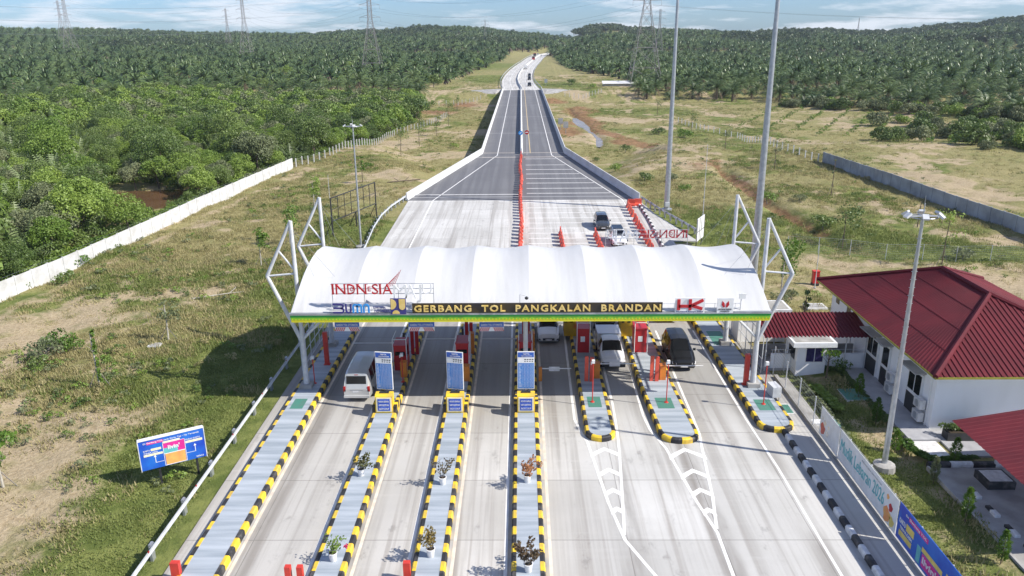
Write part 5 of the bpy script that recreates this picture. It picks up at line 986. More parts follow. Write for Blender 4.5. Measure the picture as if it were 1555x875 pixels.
# front and back hips: vertical ribs run up the slope to the hip lines
def hip(xa, xb, ye, yr):
    n = int((xb-xa)/.34); rows = []; nn = Vector((0, -.34 if ye < yr else .34, .94))
    for i in range(n):
        for f, hh in ((0, 0), (.5, 0), (.6, .055), (.9, .055)):
            x = xa+(xb-xa)*(i+f)/n; s = min((x-xa), (xb-x))/((xb-xa)/2); rows.append((V(x, ye, ZE)+nn*hh, V(x, ye+(yr-ye)*s, ZE+(ZR-ZE)*s)+nn*hh))
    vs = [v for r in rows for v in r]; mb.add(vs, [(2*i, 2*i+2, 2*i+3, 2*i+1) for i in range(len(rows)-1)])
hip(X0, X1, Y0, RY0); hip(X0, X1, Y1, RY1); rf = mb.build('roof', 'roofred', b)
mb = MB()
for a, c in (((X0, Y0, ZE), (XR_, RY0, ZR)), ((X1, Y0, ZE), (XR_, RY0, ZR)), ((X0, Y1, ZE), (XR_, RY1, ZR)), ((X1, Y1, ZE), (XR_, RY1, ZR)), ((XR_, RY0, ZR), (XR_, RY1, ZR))):
    A, C_ = V(*a)+Vector((0, 0, .04)), V(*c)+Vector((0, 0, .04)); mb.tube(A, C_, .17, n=6)
mb.build('ridge_cap', 'roofred', rf)
mb = MB(); [mb.prism([V(X0+(XR_-X0)*s, Y0+(RY0-Y0)*s+.3, ZE+(ZR-ZE)*s+.025), V(X0+(XR_-X0)*s, Y1-(Y1-RY1)*s-.3, ZE+(ZR-ZE)*s+.025), V(X0+(XR_-X0)*s+.04, Y1-(Y1-RY1)*s-.3, ZE+(ZR-ZE)*s+.04), V(X0+(XR_-X0)*s+.04, Y0+(RY0-Y0)*s+.3, ZE+(ZR-ZE)*s+.04)], (0, 0, .02)) for s in (.25, .5, .75)]; mb.build('sheet_laps', 'roofred', rf)
mb = MB(); lb(mb, X0-.02, X0+.02, Y0, Y1, ZE-.14, ZE+.0); lb(mb, X0, X1, Y0-.02, Y0+.02, ZE-.14, ZE); lb(mb, X1-.02, X1+.02, Y0, Y1, ZE-.14, ZE); mb.build('fascia', 'trimyel', rf)
mb = MB(); lb(mb, X0+.05, X1-.05, Y0+.05, Y1-.05, ZE-.1, ZE-.06); mb.build('soffit', 'wallwhite', b)
for y0, y1, w in ((53.9, 52.3, 2), (51.5, 50.5, 1), (47.6, 45.9, 2)):
    ym = (y0+y1)/2; fr = lb(MB(), 25.5, 25.597, y1-.1, y0+.1, .0, 3.1).build('door_frame', 'white', b)
    lb(MB(), 25.48, 25.498, y1, y0, .08, 1.35).build('door_leaf', 'dark', fr)
    for k in range(w): a = y1+(y0-y1)*k/w+.06; c = y1+(y0-y1)*(k+1)/w-.06; lb(MB(), 25.48, 25.498, a, c, 1.6, 2.95).build('pane', 'glass', fr)
    lb(MB(), 24.85, 25.59, y1-.25, y0+.25, 3.25, 3.33).build('door_canopy', 'greyconc', b)
for y in (58.0, 60.2): lb(MB(), 25.56, 25.597, y-.3, y+.3, 3.0, 3.55).build('vent_window', 'glass', b)
mb = MB(); lb(mb, 33.2, 34.4, 44.30, 44.397, 1.0, 2.4); fr = mb.build('window_frame', 'white', b); lb(MB(), 33.3, 34.3, 44.28, 44.298, 1.1, 2.3).build('pane', 'greywall', fr)
mb = MB(); mb.tube(V(25.55, 44.9, 0), V(25.55, 44.9, 4.1), .06); mb.build('downpipe', 'white', b)
for x, y, z, lab in ((25.22, 49.3, .35, 'lower air conditioner unit in the farther pair on the office wall'), (25.22, 49.3, 1.2, 'upper air conditioner unit in the farther pair on the office wall'), (25.22, 45.3, .35, 'lower air conditioner unit in the pair near the office corner'), (25.22, 45.3, 1.2, 'upper air conditioner unit in the pair near the office corner')):
    t = thing('air_conditioner', lab, 'air conditioner', (x, y, z), 0, 'air conditioner units on the office wall'); MB().box(-.17, .17, -.42, .42, 0, .6).build('casing', 'kwhite', t); MB().tube((-.172, 0, .3), (-.19, 0, .3), .24, n=18).build('fan_grille', 'galv', t); MB().box(-.1, .36, -.35, -.3, -.05, 0).box(-.1, .36, .3, .35, -.05, 0).build('bracket', 'galv', t)
sheet('porch', [(23.75, 43.0), (25.62, 43.0), (25.62, 53.8), (23.75, 53.8)], .14, 'tile', thick=.3)
sheet('porch_apron', [(23.9, 40.9), (25.3, 41.3), (25.3, 42.95), (23.75, 42.95)], .06, 'kwhite', thick=.3)
sheet('front_court', [(25.65, 41.2), (40, 41.2), (40, 44.3), (25.65, 44.3)], .05, 'tile', thick=.3)
# carport
cp = thing('carport', 'dark red lean-to roof over the parking strip at the right edge', 'carport', (28, 37, 0)); LC = Vector(cp.location); mb = MB()
corr(mb, Vector((24.55, 31, 2.75))-LC, Vector((24.55, 40.5, 2.75))-LC, Vector((34, 31, 4.4))-LC, Vector((34, 40.5, 4.4))-LC, .36, .025); mb.build('roof', 'roofred', cp)
mb = MB(); [mb.tube(Vector((x, y, 0))-LC, Vector((x, y, 2.72+(x-24.55)*.175))-LC, .06) for x in (27.2, 33.5) for y in (31.5, 36, 40)]; mb.build('posts', 'steel', cp)
sheet('parking_strip', [(23.4, 22), (23.4, 39.9), (34, 39.9), (34, 22)], .03, 'greyconc', thick=.3)
bwkerb('black and white kerb along the top edge of the parking strip', 0, 0, 0, 1.05, path=[(23.4, 40.1), (28.5, 40.1)])
tag(MB().box(23.25, 23.38, 22, 39.9, -.1, .16).build('kerb', 'greyconc'), 'plain grey kerb edging the garden and the parking strip', 'kerb')
for k, y in enumerate((37.2, 35.5, 33.8, 32.2)):
    t = thing('wheel_stop', ['topmost', 'second', 'third', 'lowest'][k]+' black and white wheel stop on the parking strip', 'wheel stop', (24.5, y, .03), R(0), 'wheel stops'); MB().box(-.12, .12, 0, .45, 0, .14).build('black_half', 'black', t); MB().box(-.14, .14, -.5, 0, 0, .16).build('white_half', 'kwhite', t)
t = thing('planter_box', 'black and white planter box under the edge of the red carport roof', 'planter', (26.2, 38.3, .03)); MB().box(-.75, .75, -.7, .7, 0, .45).build('walls', 'black', t); MB().box(-.62, .62, -.57, .57, .45, .47).build('top', 'kwhite', t)
t = thing('planter_box', 'long black planter with dark shrub at the office corner', 'planter', (27.4, 43.3, .05)); MB().box(-1.4, 1.3, -.35, .35, 0, .5).build('walls', 'dark', t); MB().box(-1.3, 1.2, -.28, .28, .5, .52).build('soil', 'soil', t)
# guard booth, low wall, covered walkway
gb = thing('guard_booth', 'small white guard booth with flat slab roof in front of the low wall', 'booth', (21.05, 53.9, 0)); LG = Vector(gb.location)
MB().box(-1.05, 1.05, -1.05, 1.15, -.1, 2.45).build('wall', 'wallwhite', gb); MB().box(-1.6, 1.5, -1.75, 1.6, 2.45, 2.8).build('roof_slab', 'white', gb); MB().box(-1.42, 1.32, -1.57, 1.42, 2.801, 2.81).build('roof_top', 'dirtyroof', gb)
fr = MB().box(-.45, .85, -1.10, -1.052, 1.05, 2.2).build('window_frame', 'white', gb); MB().box(-.4, .17, -1.12, -1.101, 1.1, 2.15).build('pane', 'purple', fr); MB().box(.23, .8, -1.12, -1.101, 1.1, 2.15).build('pane', 'purple', fr)
fr = MB().box(-1.10, -1.052, -.8, .6, 1.05, 2.2).build('window_frame', 'white', gb); MB().box(-1.12, -1.101, -.75, .55, 1.1, 2.15).build('pane', 'glass', fr)
for x0, x1, lab in ((18.5, 19.97, 'short low white wall between the mast and the guard booth'), (22.15, 25.55, 'low white wall between the guard booth and the office')):
    t = thing('low_wall', lab, 'wall', ((x0+x1)/2, 54.0, 0)); w = (x1-x0)/2; MB().box(-w, w, -.08, .08, -.1, 1.25).build('wall', 'wallwhite', t); mb = MB(); mb.tube((-w, 0, 1.55), (w, 0, 1.55), .025); [mb.tube((x, 0, 1.25), (x, 0, 1.55), .02) for x in np.linspace(-w+.1, w-.1, 4)]; mb.build('handrail', 'steel', t)
wk = thing('covered_walkway', 'covered walkway with a bright red corrugated roof behind the guard booth', 'walkway', (21.7, 55.3, 0)); LW = Vector(wk.location)
mb = MB(); corr(mb, Vector((17.7, 53.3, 2.75))-LW, Vector((25.5, 53.3, 2.75))-LW, Vector((17.7, 56.7, 3.5))-LW, Vector((25.5, 56.7, 3.5))-LW, .27, .07); mb.build('roof', 'roofred' if False else MC['roofred'], wk)
mb = MB(); [mb.tube(Vector((x, y, 0))-LW, Vector((x, y, 2.72 if y < 55 else 3.3))-LW, .045) for x in np.linspace(18.0, 25.3, 6) for y in (53.7, 56.4)]; mb.build('posts', 'steel', wk); MB().box(-3.7, 3.8, .9, 1.0, 0, 1.1).build('back_wall', 'greyconc', wk)
MB().box(-3.9, 3.8, -1.4, 1.4, -.1, .1).build('floor', 'tile', wk)
t = thing('flat_slab', 'pale flat concrete roof slab behind the red walkway roof', 'slab', (19.4, 60.3, 0)); MB().box(-2.2, 2.2, -1.2, 1.2, 2.6, 2.85).build('slab', 'kwhite', t); MB().box(-2.0, 2.0, -1.0, 1.0, 2.851, 2.86).build('top', 'dirtyroof', t); MB().box(-1.9, 1.9, -.9, .9, 0, 2.6).build('walls', 'wallwhite', t)
# hydrant box, hydrant, hatch
q = GT(1237, 433); t = thing('hydrant_box', 'red hydrant cabinet on a dark base behind the office roof corner', 'cabinet', q); MB().box(-.3, .3, -.25, .25, .25, 1.45).build('cabinet', 'red', t); MB().box(-.33, .33, -.28, .28, 0, .25).build('base', 'dark', t); MB().box(-.34, .34, -.29, .29, 1.45, 1.52).build('lid', 'postred', t)
q = GT(1262, 458); t = thing('hydrant', 'small dark red hydrant beside the office far wall', 'hydrant', (24.2, 63.4, 0)); MB().lathe([(.14, 0), (.14, .08), (.09, .1), (.09, .6), (.12, .62), (.1, .72), (.01, .78)], 12).build('barrel', 'red', t); MB().tube((-.18, 0, .48), (.18, 0, .48), .06).build('outlets', 'red', t)
for p, s, lab, m in (((1238, 466), .9, 'pale concrete cover on bare ground behind the walkway', 'kwhite'), ((637/2.7+0, 525), .5, 'small pale green cover in the grass left of the canopy', 'kwhite')):
    q = GT(*p); t = thing('ground_cover', lab, 'cover', q); MB().box(-s, s, -s*.8, s*.8, -.1, .1).build('slab', m, t); MB().box(-s*.8, s*.8, -s*.6, s*.6, .101, .112).build('lid', 'greyconc', t)
q = GT(1303, 602); t = thing('ground_cover', 'green painted tank cover in the shaded office garden', 'cover', (22.9, 49.3, 0)); MB().box(-.85, .85, -.9, .9, -.1, .16).build('slab', 'kwhite', t); MB().box(-.83, .83, -.88, .88, .161, .17).build('lid', 'green', t)
t = thing('ground_cover', 'small green plate behind the fence beside the white slab', 'cover', (19.75, 44.9, 0)); MB().box(-.35, .35, -.5, .5, -.1, .3).build('slab', 'green', t); MB().box(-.3, .3, -.45, .45, .301, .31).build('lid', 'green', t)
# ================================================================ transmission towers and wires
def pylon(x, y, H_, wb_, label, s=1, arms=((.66, 5.2), (.80, 5.2), (.94, 4.2)), rot=0):
    t = thing('transmission_tower', label, 'pylon', (x, y, hz(x, y)), rot, 'lattice transmission towers'); mb = MB(); r = .14*s
    lev = [0, .14, .30, .44, .56, .64, .70, .76, .82, .88, .94, 1.0]; wd = lambda f: wb_/2*(1-f/.62*.80) if f < .62 else wb_/2*.20*(1-(f-.62)*.7)
    for a, c in zip(lev, lev[1:]):
        za, zc, wa, wc_ = a*H_, c*H_, wd(a), wd(c); A = [(sx*wa, sy*wa, za) for sx, sy in ((-1, -1), (1, -1), (1, 1), (-1, 1))]; C_ = [(sx*wc_, sy*wc_, zc) for sx, sy in ((-1, -1), (1, -1), (1, 1), (-1, 1))]
        for i in range(4): j = (i+1) % 4; mb.tube(A[i], C_[i], r, n=4); mb.tube(A[i], C_[j], r*.55, n=3); mb.tube(A[j], C_[i], r*.55, n=3); mb.tube(C_[i], C_[j], r*.55, n=3)
    mb.build('lattice', 'rust', t); am = MB()
    for f, L_ in arms:
        z = f*H_; w = wd(f)
        for sx in (-1, 1):
            tip = (sx*(L_+w), 0, z+.2)
            for sy in (-1, 1): am.tube((sx*w, sy*w, z), tip, r*.6, n=4); am.tube((sx*w, sy*w, z+1.6), tip, r*.6, n=4)
            am.tube(tip, (tip[0], 0, z-2.2), r*.4, n=4)
    am.build('cross_arms', 'rust', t); return t
TW = [(985, 131, None)]
q = GT(985, 130); P0 = (q.x, q.y); pylon(q.x-2, q.y+2, 58, 15, 'largest lattice pylon standing at the palm edge right of the highway')
a_ = ray(563, 50); d1 = Vector((a_.x, a_.y)).normalized()*520; pylon(d1.x, d1.y, 52, 13, 'lattice pylon rising from the palms left of the highway')
a_ = ray(372, 50); d2 = Vector((a_.x, a_.y)).normalized()*800; pylon(d2.x, d2.y, 56, 12, 'slimmer lattice pylon farther left above the palms')
a_ = ray(104, 50); d3 = Vector((a_.x, a_.y)).normalized()*980; pylon(d3.x, d3.y, 62, 13, 'faint lattice pylon at the far left skyline'); a_ = ray(95, 50); d4 = Vector((a_.x, a_.y)).normalized()*1250; pylon(d4.x, d4.y, 56, 11, 'fainter thin pylon just left of the far left one')
a_ = ray(346, 50); d5 = Vector((a_.x, a_.y)).normalized()*1150; pylon(d5.x, d5.y, 52, 9, 'tiny pylon beside the slimmer one on the left skyline')
a_ = ray(1000, 80); d6 = Vector((a_.x, a_.y)).normalized()*850; pylon(d6.x, d6.y, 46, 9, 'small pylon among the palms behind the largest one')
a_ = ray(737, 55); d7 = Vector((a_.x, a_.y)).normalized()*1150; pylon(d7.x, d7.y, 34, 7, 'tiny pylon on the wooded slope left of the road bend')
a_ = ray(1303, 45); d8 = Vector((a_.x, a_.y)).normalized()*1650; t = pylon(d8.x, d8.y, 34, 5, 'red and white telecom mast on the right skyline', arms=())
def cat(mb, A, B, sag, r=.035, n=14):
    r = r*.7
    A, B = Vector(A), Vector(B); P = [A.lerp(B, i/n)-Vector((0, 0, sag*4*(i/n)*(1-i/n))) for i in range(n+1)]; mb.path(P, r, 3)
w = MB(); zb_ = hz(*P0)
east = Vector((P0[0]+420, P0[1]-120))
for f, sg in ((.66, 0), (.80, 0), (.94, 0)):
    for off in (-5, 5): cat(w, (P0[0]+off*.2, P0[1]+off, zb_+58*f-2), (east.x, east.y+off, 58*f+8), 13, .05, 18)
for f in (.66, .80, .94):
    for off in (-5, 5): cat(w, (P0[0]+off, P0[1], zb_+58*f-2), (d1.x+off, d1.y+off, hz(d1.x, d1.y)+52*f-2), 9, .05, 18)
    for off in (-4, 4): cat(w, (d1.x+off, d1.y, hz(d1.x, d1.y)+52*f-2), (-420, 430+off, 52*f+4), 10, .05, 18); cat(w, (d2.x+off, d2.y, hz(d2.x, d2.y)+56*f-2), (d3.x+off, d3.y, hz(d3.x, d3.y)+62*f-2), 12, .06, 14); cat(w, (d2.x+off, d2.y, hz(d2.x, d2.y)+56*f-2), (d1.x+off, d1.y+off, hz(d1.x, d1.y)+52*f-2), 10, .06, 14)
tag(w.build('power_lines', 'wire'), 'thin sagging power lines strung between the lattice pylons', 'power lines')
# ================================================================ vegetation
hidden = bpy.data.collections.new('plant_sources')
def in_poly(x, y, poly):
    x = np.asarray(x); y = np.asarray(y); ins = np.zeros(x.shape, bool); n = len(poly)
    for i in range(n):
        x0, y0 = poly[i]; x1, y1 = poly[(i+1) % n]
        if y0 == y1: continue
        c = ((y0 > y) != (y1 > y)) & (x < (x1-x0)*(y-y0)/(y1-y0)+x0); ins ^= c
    return ins
def quad(mb, c, a, b, mi=0): c, a, b = Vector(c), Vector(a), Vector(b); mb.add([c-a-b, c+a-b, c+a+b, c-a+b], [(0, 1, 2, 3)], mi)
def rv(rr, s=1): return Vector((rr.gauss(0, 1), rr.gauss(0, 1), rr.gauss(0, 1))).normalized()*s
def palm_crown(mb, rr, top, nf=30, L=4.6, fine=True, droop=1.0, up=1.25, dead=4, mi=0):
    for i in range(nf+dead):
        isd = i >= nf; a = i*2.39996+rr.uniform(-.2, .2); f = (i+.5)/nf if not isd else 1.1; el = up-1.45*min(f, 1.05)-(.6 if isd else 0)+rr.uniform(-.1, .1); ln = L*rr.uniform(.85, 1.1)*(.75+.3*min(f, 1))
        u = Vector((math.cos(a), math.sin(a), 0)); p = Vector(top); d = u*math.cos(el)+Vector((0, 0, math.sin(el))); n = 5 if fine else 4; pts = [p.copy()]; side = Vector((-u.y, u.x, 0))
        for k in range(n): p = p+d*(ln/n); d = (d-Vector((0, 0, .24*droop*(k+1)/n*2.1))).normalized(); pts.append(p.copy())
        wmax = .8 if fine else .5
        if fine:
            for k in range(n):
                for h in range(3):
                    t = (k+(h+.5)/3)/n; c = pts[k].lerp(pts[k+1], (h+.5)/3); w = wmax*math.sin(math.pi*min(1, .12+t*.84))**.6; ax = (pts[k+1]-pts[k]).normalized()
                    for s in (-1, 1):
                        tip = c+side*s*w+ax*w*.55-Vector((0, 0, w*(.42+.3*rr.random()))); b = ax*.085
                        mb.add([c-b, c+b, tip+b*.35, tip-b*.2], [(0, 1, 2, 3)], 1 if isd else mi)
            mb.path(pts, .045, 3, 1 if isd else mi)
        else:
            for k in range(n):
                t0, t1 = k/n, (k+1)/n; w0, w1 = (wmax*math.sin(math.pi*min(1, .15+t*.82)) for t in (t0, t1))
                for s in (-1, 1):
                    dz = Vector((0, 0, -.55)); mb.add([pts[k], pts[k+1], pts[k+1]+side*s*w1+dz*w1, pts[k]+side*s*w0+dz*w0], [(0, 1, 2, 3)], 1 if isd else mi)
def leafcrown(mb, rr, R_, H_, z0, nl=9, per=170, leaf=.30, lr=(.34, .5), mi=0, flat=.8):
    for i in range(nl):
        a = i*2.4+rr.uniform(-.4, .4); f = ((i+.5)/nl); q = R_*(.15+.62*math.sqrt(f)); c = Vector((math.cos(a)*q, math.sin(a)*q, z0+H_*(.26+.55*(1-f)*rr.uniform(.35, 1.25)+.16*rr.random()))); r = R_*rr.uniform(*lr)
        for k in range(per):
            n = rv(rr); n.z = n.z*.8+.25; n.normalize(); rad = r*(1-.38*rr.random()**2); p = c+Vector((n.x*rad, n.y*rad, n.z*rad*flat)); m = (n*.7+rv(rr)*.75).normalized(); t = m.orthogonal().normalized(); t.rotate(Matrix.Rotation(rr.uniform(0, 6.3), 3, m)); b = m.cross(t); s = leaf*rr.uniform(.55, 1.25)
            mb.add([p-t*s*.5, p+b*s*.32, p+t*s*.55, p-b*s*.32], [(0, 1, 2, 3)], mi)
def trunk(mb, rr, h, r, spread, lean=.3, mi=0, nb=5):
    p = Vector((0, 0, -.3)); t = Vector((rr.uniform(-lean, lean), rr.uniform(-lean, lean), h)); mid = p.lerp(t, .5)+rv(rr, .1*h*.3); mb.path([p, mid, t], r, 7, mi, r*.55)
    for i in range(nb): a = i*2.4+rr.random(); s = mid.lerp(t, rr.uniform(.2, 1)); e = s+Vector((math.cos(a)*spread, math.sin(a)*spread, h*.35)); mb.path([s, s.lerp(e, .5)+Vector((0, 0, .15)), e], r*.4, 4, mi, r*.12)
# --- prototypes: separate crown/trunk meshes for single trees, merged meshes for the mass
def make_pair(name, label, cat, group, crown_fn, trunk_fn, cm, tm):
    t = thing(name, label, cat, (0, 0, -500), 0, group); a = MB(); crown_fn(a); a.build('crown', cm, t); b_ = MB(); trunk_fn(b_); b_.build('trunk', tm, t)
    m_ = MB(); m_.v = list(a.v); m_.f = list(a.f); m_.m = [0]*len(a.f); m_.add(b_.v, b_.f, 1); return t, m_
palmP, treeP, nipaP = [], [], []
for k in range(4):
    rr = random.Random(100+k); th = (4.2, 3.2, 5.2, 2.4)[k]
    t, m_ = make_pair('oil_palm', 'dark green oil palm with arching fronds in the plantation beyond the fields', 'oil palm', 'oil palms of the plantation', lambda a: palm_crown(a, rr, (0, 0, th), 26, 4.9), lambda b_: b_.path([Vector((0, 0, -.4)), Vector((.05, .02, th*.5)), Vector((0, 0, th+.1))], .42, 8, 0, .36), ['oilpalm', 'deadfrond'], 'palmtrunk'); palmP.append(t)
palmlow = []
for k in range(4):
    rr = random.Random(200+k); m_ = MB(); th = (4.2, 3.2, 5.2, 2.6)[k]; palm_crown(m_, rr, (0, 0, th), 26, 5.0, False); m_.path([Vector((0, 0, -1)), Vector((0, 0, th))], .4, 5, 1); palmlow.append(m_.build('palm_source', ['oilpalm', 'palmtrunk'], coll=hidden))
LS = [('leafa', .95), ('leafb', 1.1), ('leafa', .85), ('leafb', .9), ('leafc', .9), ('leafa', .8)]
treelow = []
for k, (lm, s) in enumerate(LS):
    rr = random.Random(300+k); R_ = 3.7*s; H_ = 5.2*s
    t, m_ = make_pair('mangrove_tree', 'leafy broad-crowned tree in the dense mangrove stand behind the white wall', 'tree', 'trees of the mangrove stand', lambda a: leafcrown(a, rr, R_, H_, 1.7, 12, 420, .30), lambda b_: trunk(b_, rr, 3.6*s, .17, 1.9), lm, 'bark'); treeP.append(t)
    m_ = MB(); rr = random.Random(330+k); leafcrown(m_, rr, R_, H_, 1.7, 10, 130, .6); m_.path([Vector((0, 0, -.5)), Vector((0, 0, 4))], .18, 5, 1); treelow.append(m_.build('tree_source', [lm, 'bark'], coll=hidden))
for k in range(3):
    rr = random.Random(400+k)
    t, m_ = make_pair('nipa_palm', 'stemless palm with tall pale upright fronds among the mangrove trees', 'palm', 'upright palms among the mangroves', lambda a: palm_crown(a, rr, (0, 0, .2), 15, 6.0, True, .55, 1.45, 0), lambda b_: b_.tube((0, 0, -.3), (0, 0, .4), .5, .3, 7), ['nipa', 'deadfrond'], 'palmtrunk'); nipaP.append(t)
forestlow = []
for k in range(3):
    rr = random.Random(500+k); m_ = MB(); leafcrown(m_, rr, 5.2, 7.0, 1.0, 8, 60, 1.3); m_.path([Vector((0, 0, -1)), Vector((0, 0, 5))], .3, 5, 1); forestlow.append(m_.build('forest_source', ['forest', 'bark'], coll=hidden))
# --- regions
LP = [(-57.5, 55), (-53.2, 71), (-52, 80), (-51.2, 93), (-49.6, 110), (-48, 134), (-46.3, 150)]+gxy((500, 232), (600, 199), (634, 185), (638, 170), (628, 150), (645, 140), (683, 126), (721, 110.6), (760, 92.6), (786, 79.9), (797, 76))+[(-45, 1500), (-45, 2500), (-3000, 2500), (-3000, 40)]
RP = [(60, 2500), (60, 1450), (300, 1440)]+gxy((842, 78.5), (834, 85), (865, 105.5), (947, 121), (962, 141), (1024, 152), (1161, 156), (1436, 172), (1520, 178), (1600, 190))+[(330, 190), (3000, 800), (3000, 2500)]
MIDP = [(-60, 1480), (400, 1480), (400, 2500), (-60, 2500)]
THR = lambda px: np.interp(px, [-200, 0, 60, 130, 230, 400, 560, 636, 652], [176, 172, 168, 158, 150, 148, 148, 145, 500])
def grid(x0, x1, y0, y1, s):
    xs, ys = np.meshgrid(np.arange(x0, x1, s), np.arange(y0, y1, s*.87)); xs = xs+(np.arange(xs.shape[0]) % 2)[:, None]*s/2; xs = xs.ravel(); ys = ys.ravel()
    xs = xs+RNG.normal(0, s*.12, xs.shape); ys = ys+RNG.normal(0, s*.12, ys.shape); return xs, ys
def place(x, y):
    z = terrain(x, y); px, py, w = PXn(x, y, z); return z, px, py, w
def gather(s, rmin, rmax):
    x, y = grid(-2300, 2300, 40, 2300, s); r = np.hypot(x, y); k = (r >= rmin) & (r < rmax) & (np.abs(x) < y*.86+60); x, y = x[k], y[k]
    L_ = in_poly(x, y, LP); R_ = in_poly(x, y, RP) | in_poly(x, y, MIDP); B_ = (y > 990) & (np.abs(x-road_x(y)) > 22); k = L_ | R_ | B_; x, y, L_ = x[k], y[k], L_[k]; z, px, py, w = place(x, y); return x, y, z, px, py, L_
x, y, z, px, py, L_ = gather(8.8, 0, 900)
mangrove = L_ & (py > THR(px)+6*np.sin(px/23)+4*np.sin(px/9))
side = (~L_) & (px > 1180) & (py > 160-(px-1180)*-.055) & (RNG.random(len(x)) < .55)
km = ~mangrove; blk = np.sin(x/61+.7*np.sin(y/47))*np.sin(y/73+x/190); palms = np.stack([x, y, z-1.8*sst(-.2, .8, blk)-.3-1.3*(x > 0), px, py], 1)[km & ~side & (RNG.random(len(x)) > .05)]
mix = RNG.random(len(palms)) < .035
fill = palms[mix & (palms[:, 0] < 0)]; palms = palms[~(mix & (palms[:, 0] < 0))]
inview = (palms[:, 3] > -10) & (palms[:, 3] < 1565); d = np.hypot(palms[:, 0], palms[:, 1]); d[~inview] += 1e5; o_ = np.argsort(d)
def put(protos, used, x, y, z, rr, smin, smax, weights=None, label=None):
    k = rr.choices(range(len(protos)), weights)[0]; s = rr.uniform(smin, smax)
    if k not in used: used.add(k); r = protos[k]; r.location = (x, y, z); r.rotation_euler = (0, 0, rr.uniform(0, 6.28)); r.scale = (s, s, s*rr.uniform(.9, 1.1))
    else: r = dup(protos[k], (x, y, z), rr.uniform(0, 6.28), label, (s, s, s*rr.uniform(.9, 1.1)))
    return r
rr = random.Random(21); used = set()
for i in o_[:300]: p = palms[i]; put(palmP, used, p[0], p[1], p[2], rr, .72, 1.28, (3, 3, 3, 2 if p[0] > 0 else 1))
def inst(name, pts, srcs, smin, smax, label, cat, mats=None, tilt=0.0, var=None, kind='stuff'):
    pts = np.asarray(pts, float); n = len(pts); me = bpy.data.meshes.new(name); me.vertices.add(n); me.vertices.foreach_set('co', pts[:, :3].ravel())
    for an, ty, arr in (('rot', 'FLOAT', RNG.uniform(0, 6.283, n)), ('scl', 'FLOAT', RNG.uniform(smin, smax, n)), ('vid', 'INT', RNG.integers(0, len(srcs), n) if var is None else var)):
        a = me.attributes.new(an, ty, 'POINT'); a.data.foreach_set('value', arr.astype(np.float32 if ty == 'FLOAT' else np.int32))
    ob = bpy.data.objects.new(name, me); scene.collection.objects.link(ob); tag(ob, label, cat, None, kind)
    coll = bpy.data.collections.new(name+'_kinds')
    for i, s in enumerate(srcs): s.name = name+'_kind_%02d' % i; coll.objects.link(s)
    g = bpy.data.node_groups.new(name, 'GeometryNodeTree'); g.interface.new_socket('Geometry', in_out='INPUT', socket_type='NodeSocketGeometry'); g.interface.new_socket('Geometry', in_out='OUTPUT', socket_type='NodeSocketGeometry')
    N, L = g.nodes, g.links; gi = N.new('NodeGroupInput'); go = N.new('NodeGroupOutput'); io = N.new('GeometryNodeInstanceOnPoints'); ci = N.new('GeometryNodeCollectionInfo'); ci.inputs['Collection'].default_value = coll; ci.inputs['Separate Children'].default_value = True; ci.inputs['Reset Children'].default_value = True
    def na(nm, ty): q = N.new('GeometryNodeInputNamedAttribute'); q.data_type = ty; q.inputs['Name'].default_value = nm; return q.outputs['Attribute']
    cx = N.new('ShaderNodeCombineXYZ'); L.new(na('rot', 'FLOAT'), cx.inputs[2])
    L.new(gi.outputs[0], io.inputs['Points']); L.new(ci.outputs[0], io.inputs['Instance']); io.inputs['Pick Instance'].default_value = True; L.new(na('vid', 'INT'), io.inputs['Instance Index']); L.new(cx.outputs[0], io.inputs['Rotation']); L.new(na('scl', 'FLOAT'), io.inputs['Scale']); L.new(io.outputs[0], go.inputs[0])
    md = ob.modifiers.new('scatter', 'NODES'); md.node_group = g; return ob
restp = palms[o_[300:]]
x2, y2, z2, px2, py2, L2 = gather(13.5, 900, 2150)
hilltree = (np.abs(np.interp(px2, [p[0] for p in SIL], [p[1] for p in SIL])-0) > 0) & (((px2 > 840) & (px2 < 985)) | (px2 > 1150) & (np.hypot(x2, y2) > 1400)) & (np.hypot(x2, y2) > 1350)
bare = (((px2-862)/27)**2+((py2-59)/6)**2 < 1) | (((px2-930)/34)**2+((py2-52)/4)**2 < 1) | (((px2-1500)/22)**2+((py2-72)/5)**2 < 1); hilltree |= (np.sin(x2/70+y2/130)+np.sin(y2/83-x2/55) > 1.15) & (np.hypot(x2, y2) > 1050); hilltree &= ~bare
far = np.stack([x2, y2, z2-.5], 1)
inst('oil_palm_plantation', np.concatenate([restp[:, :3]]), palmlow, .65, 1.35, 'dark green oil palm plantation stretching back to the hills', 'palms')
inst('far_palm_plantation', far[~hilltree & ~bare], [s.copy() for s in palmlow], 1.25, 1.7, 'far oil palm plantation covering the low hills on the skyline', 'palms')
for s in []: pass
ht = far[hilltree]; ht = np.concatenate([ht, ht+RNG.normal(0, 4, ht.shape)*[1, 1, 0]]); inst('hill_forest', ht, forestlow, .6, 1.7, 'darker forest on the crests of the distant hills', 'forest')
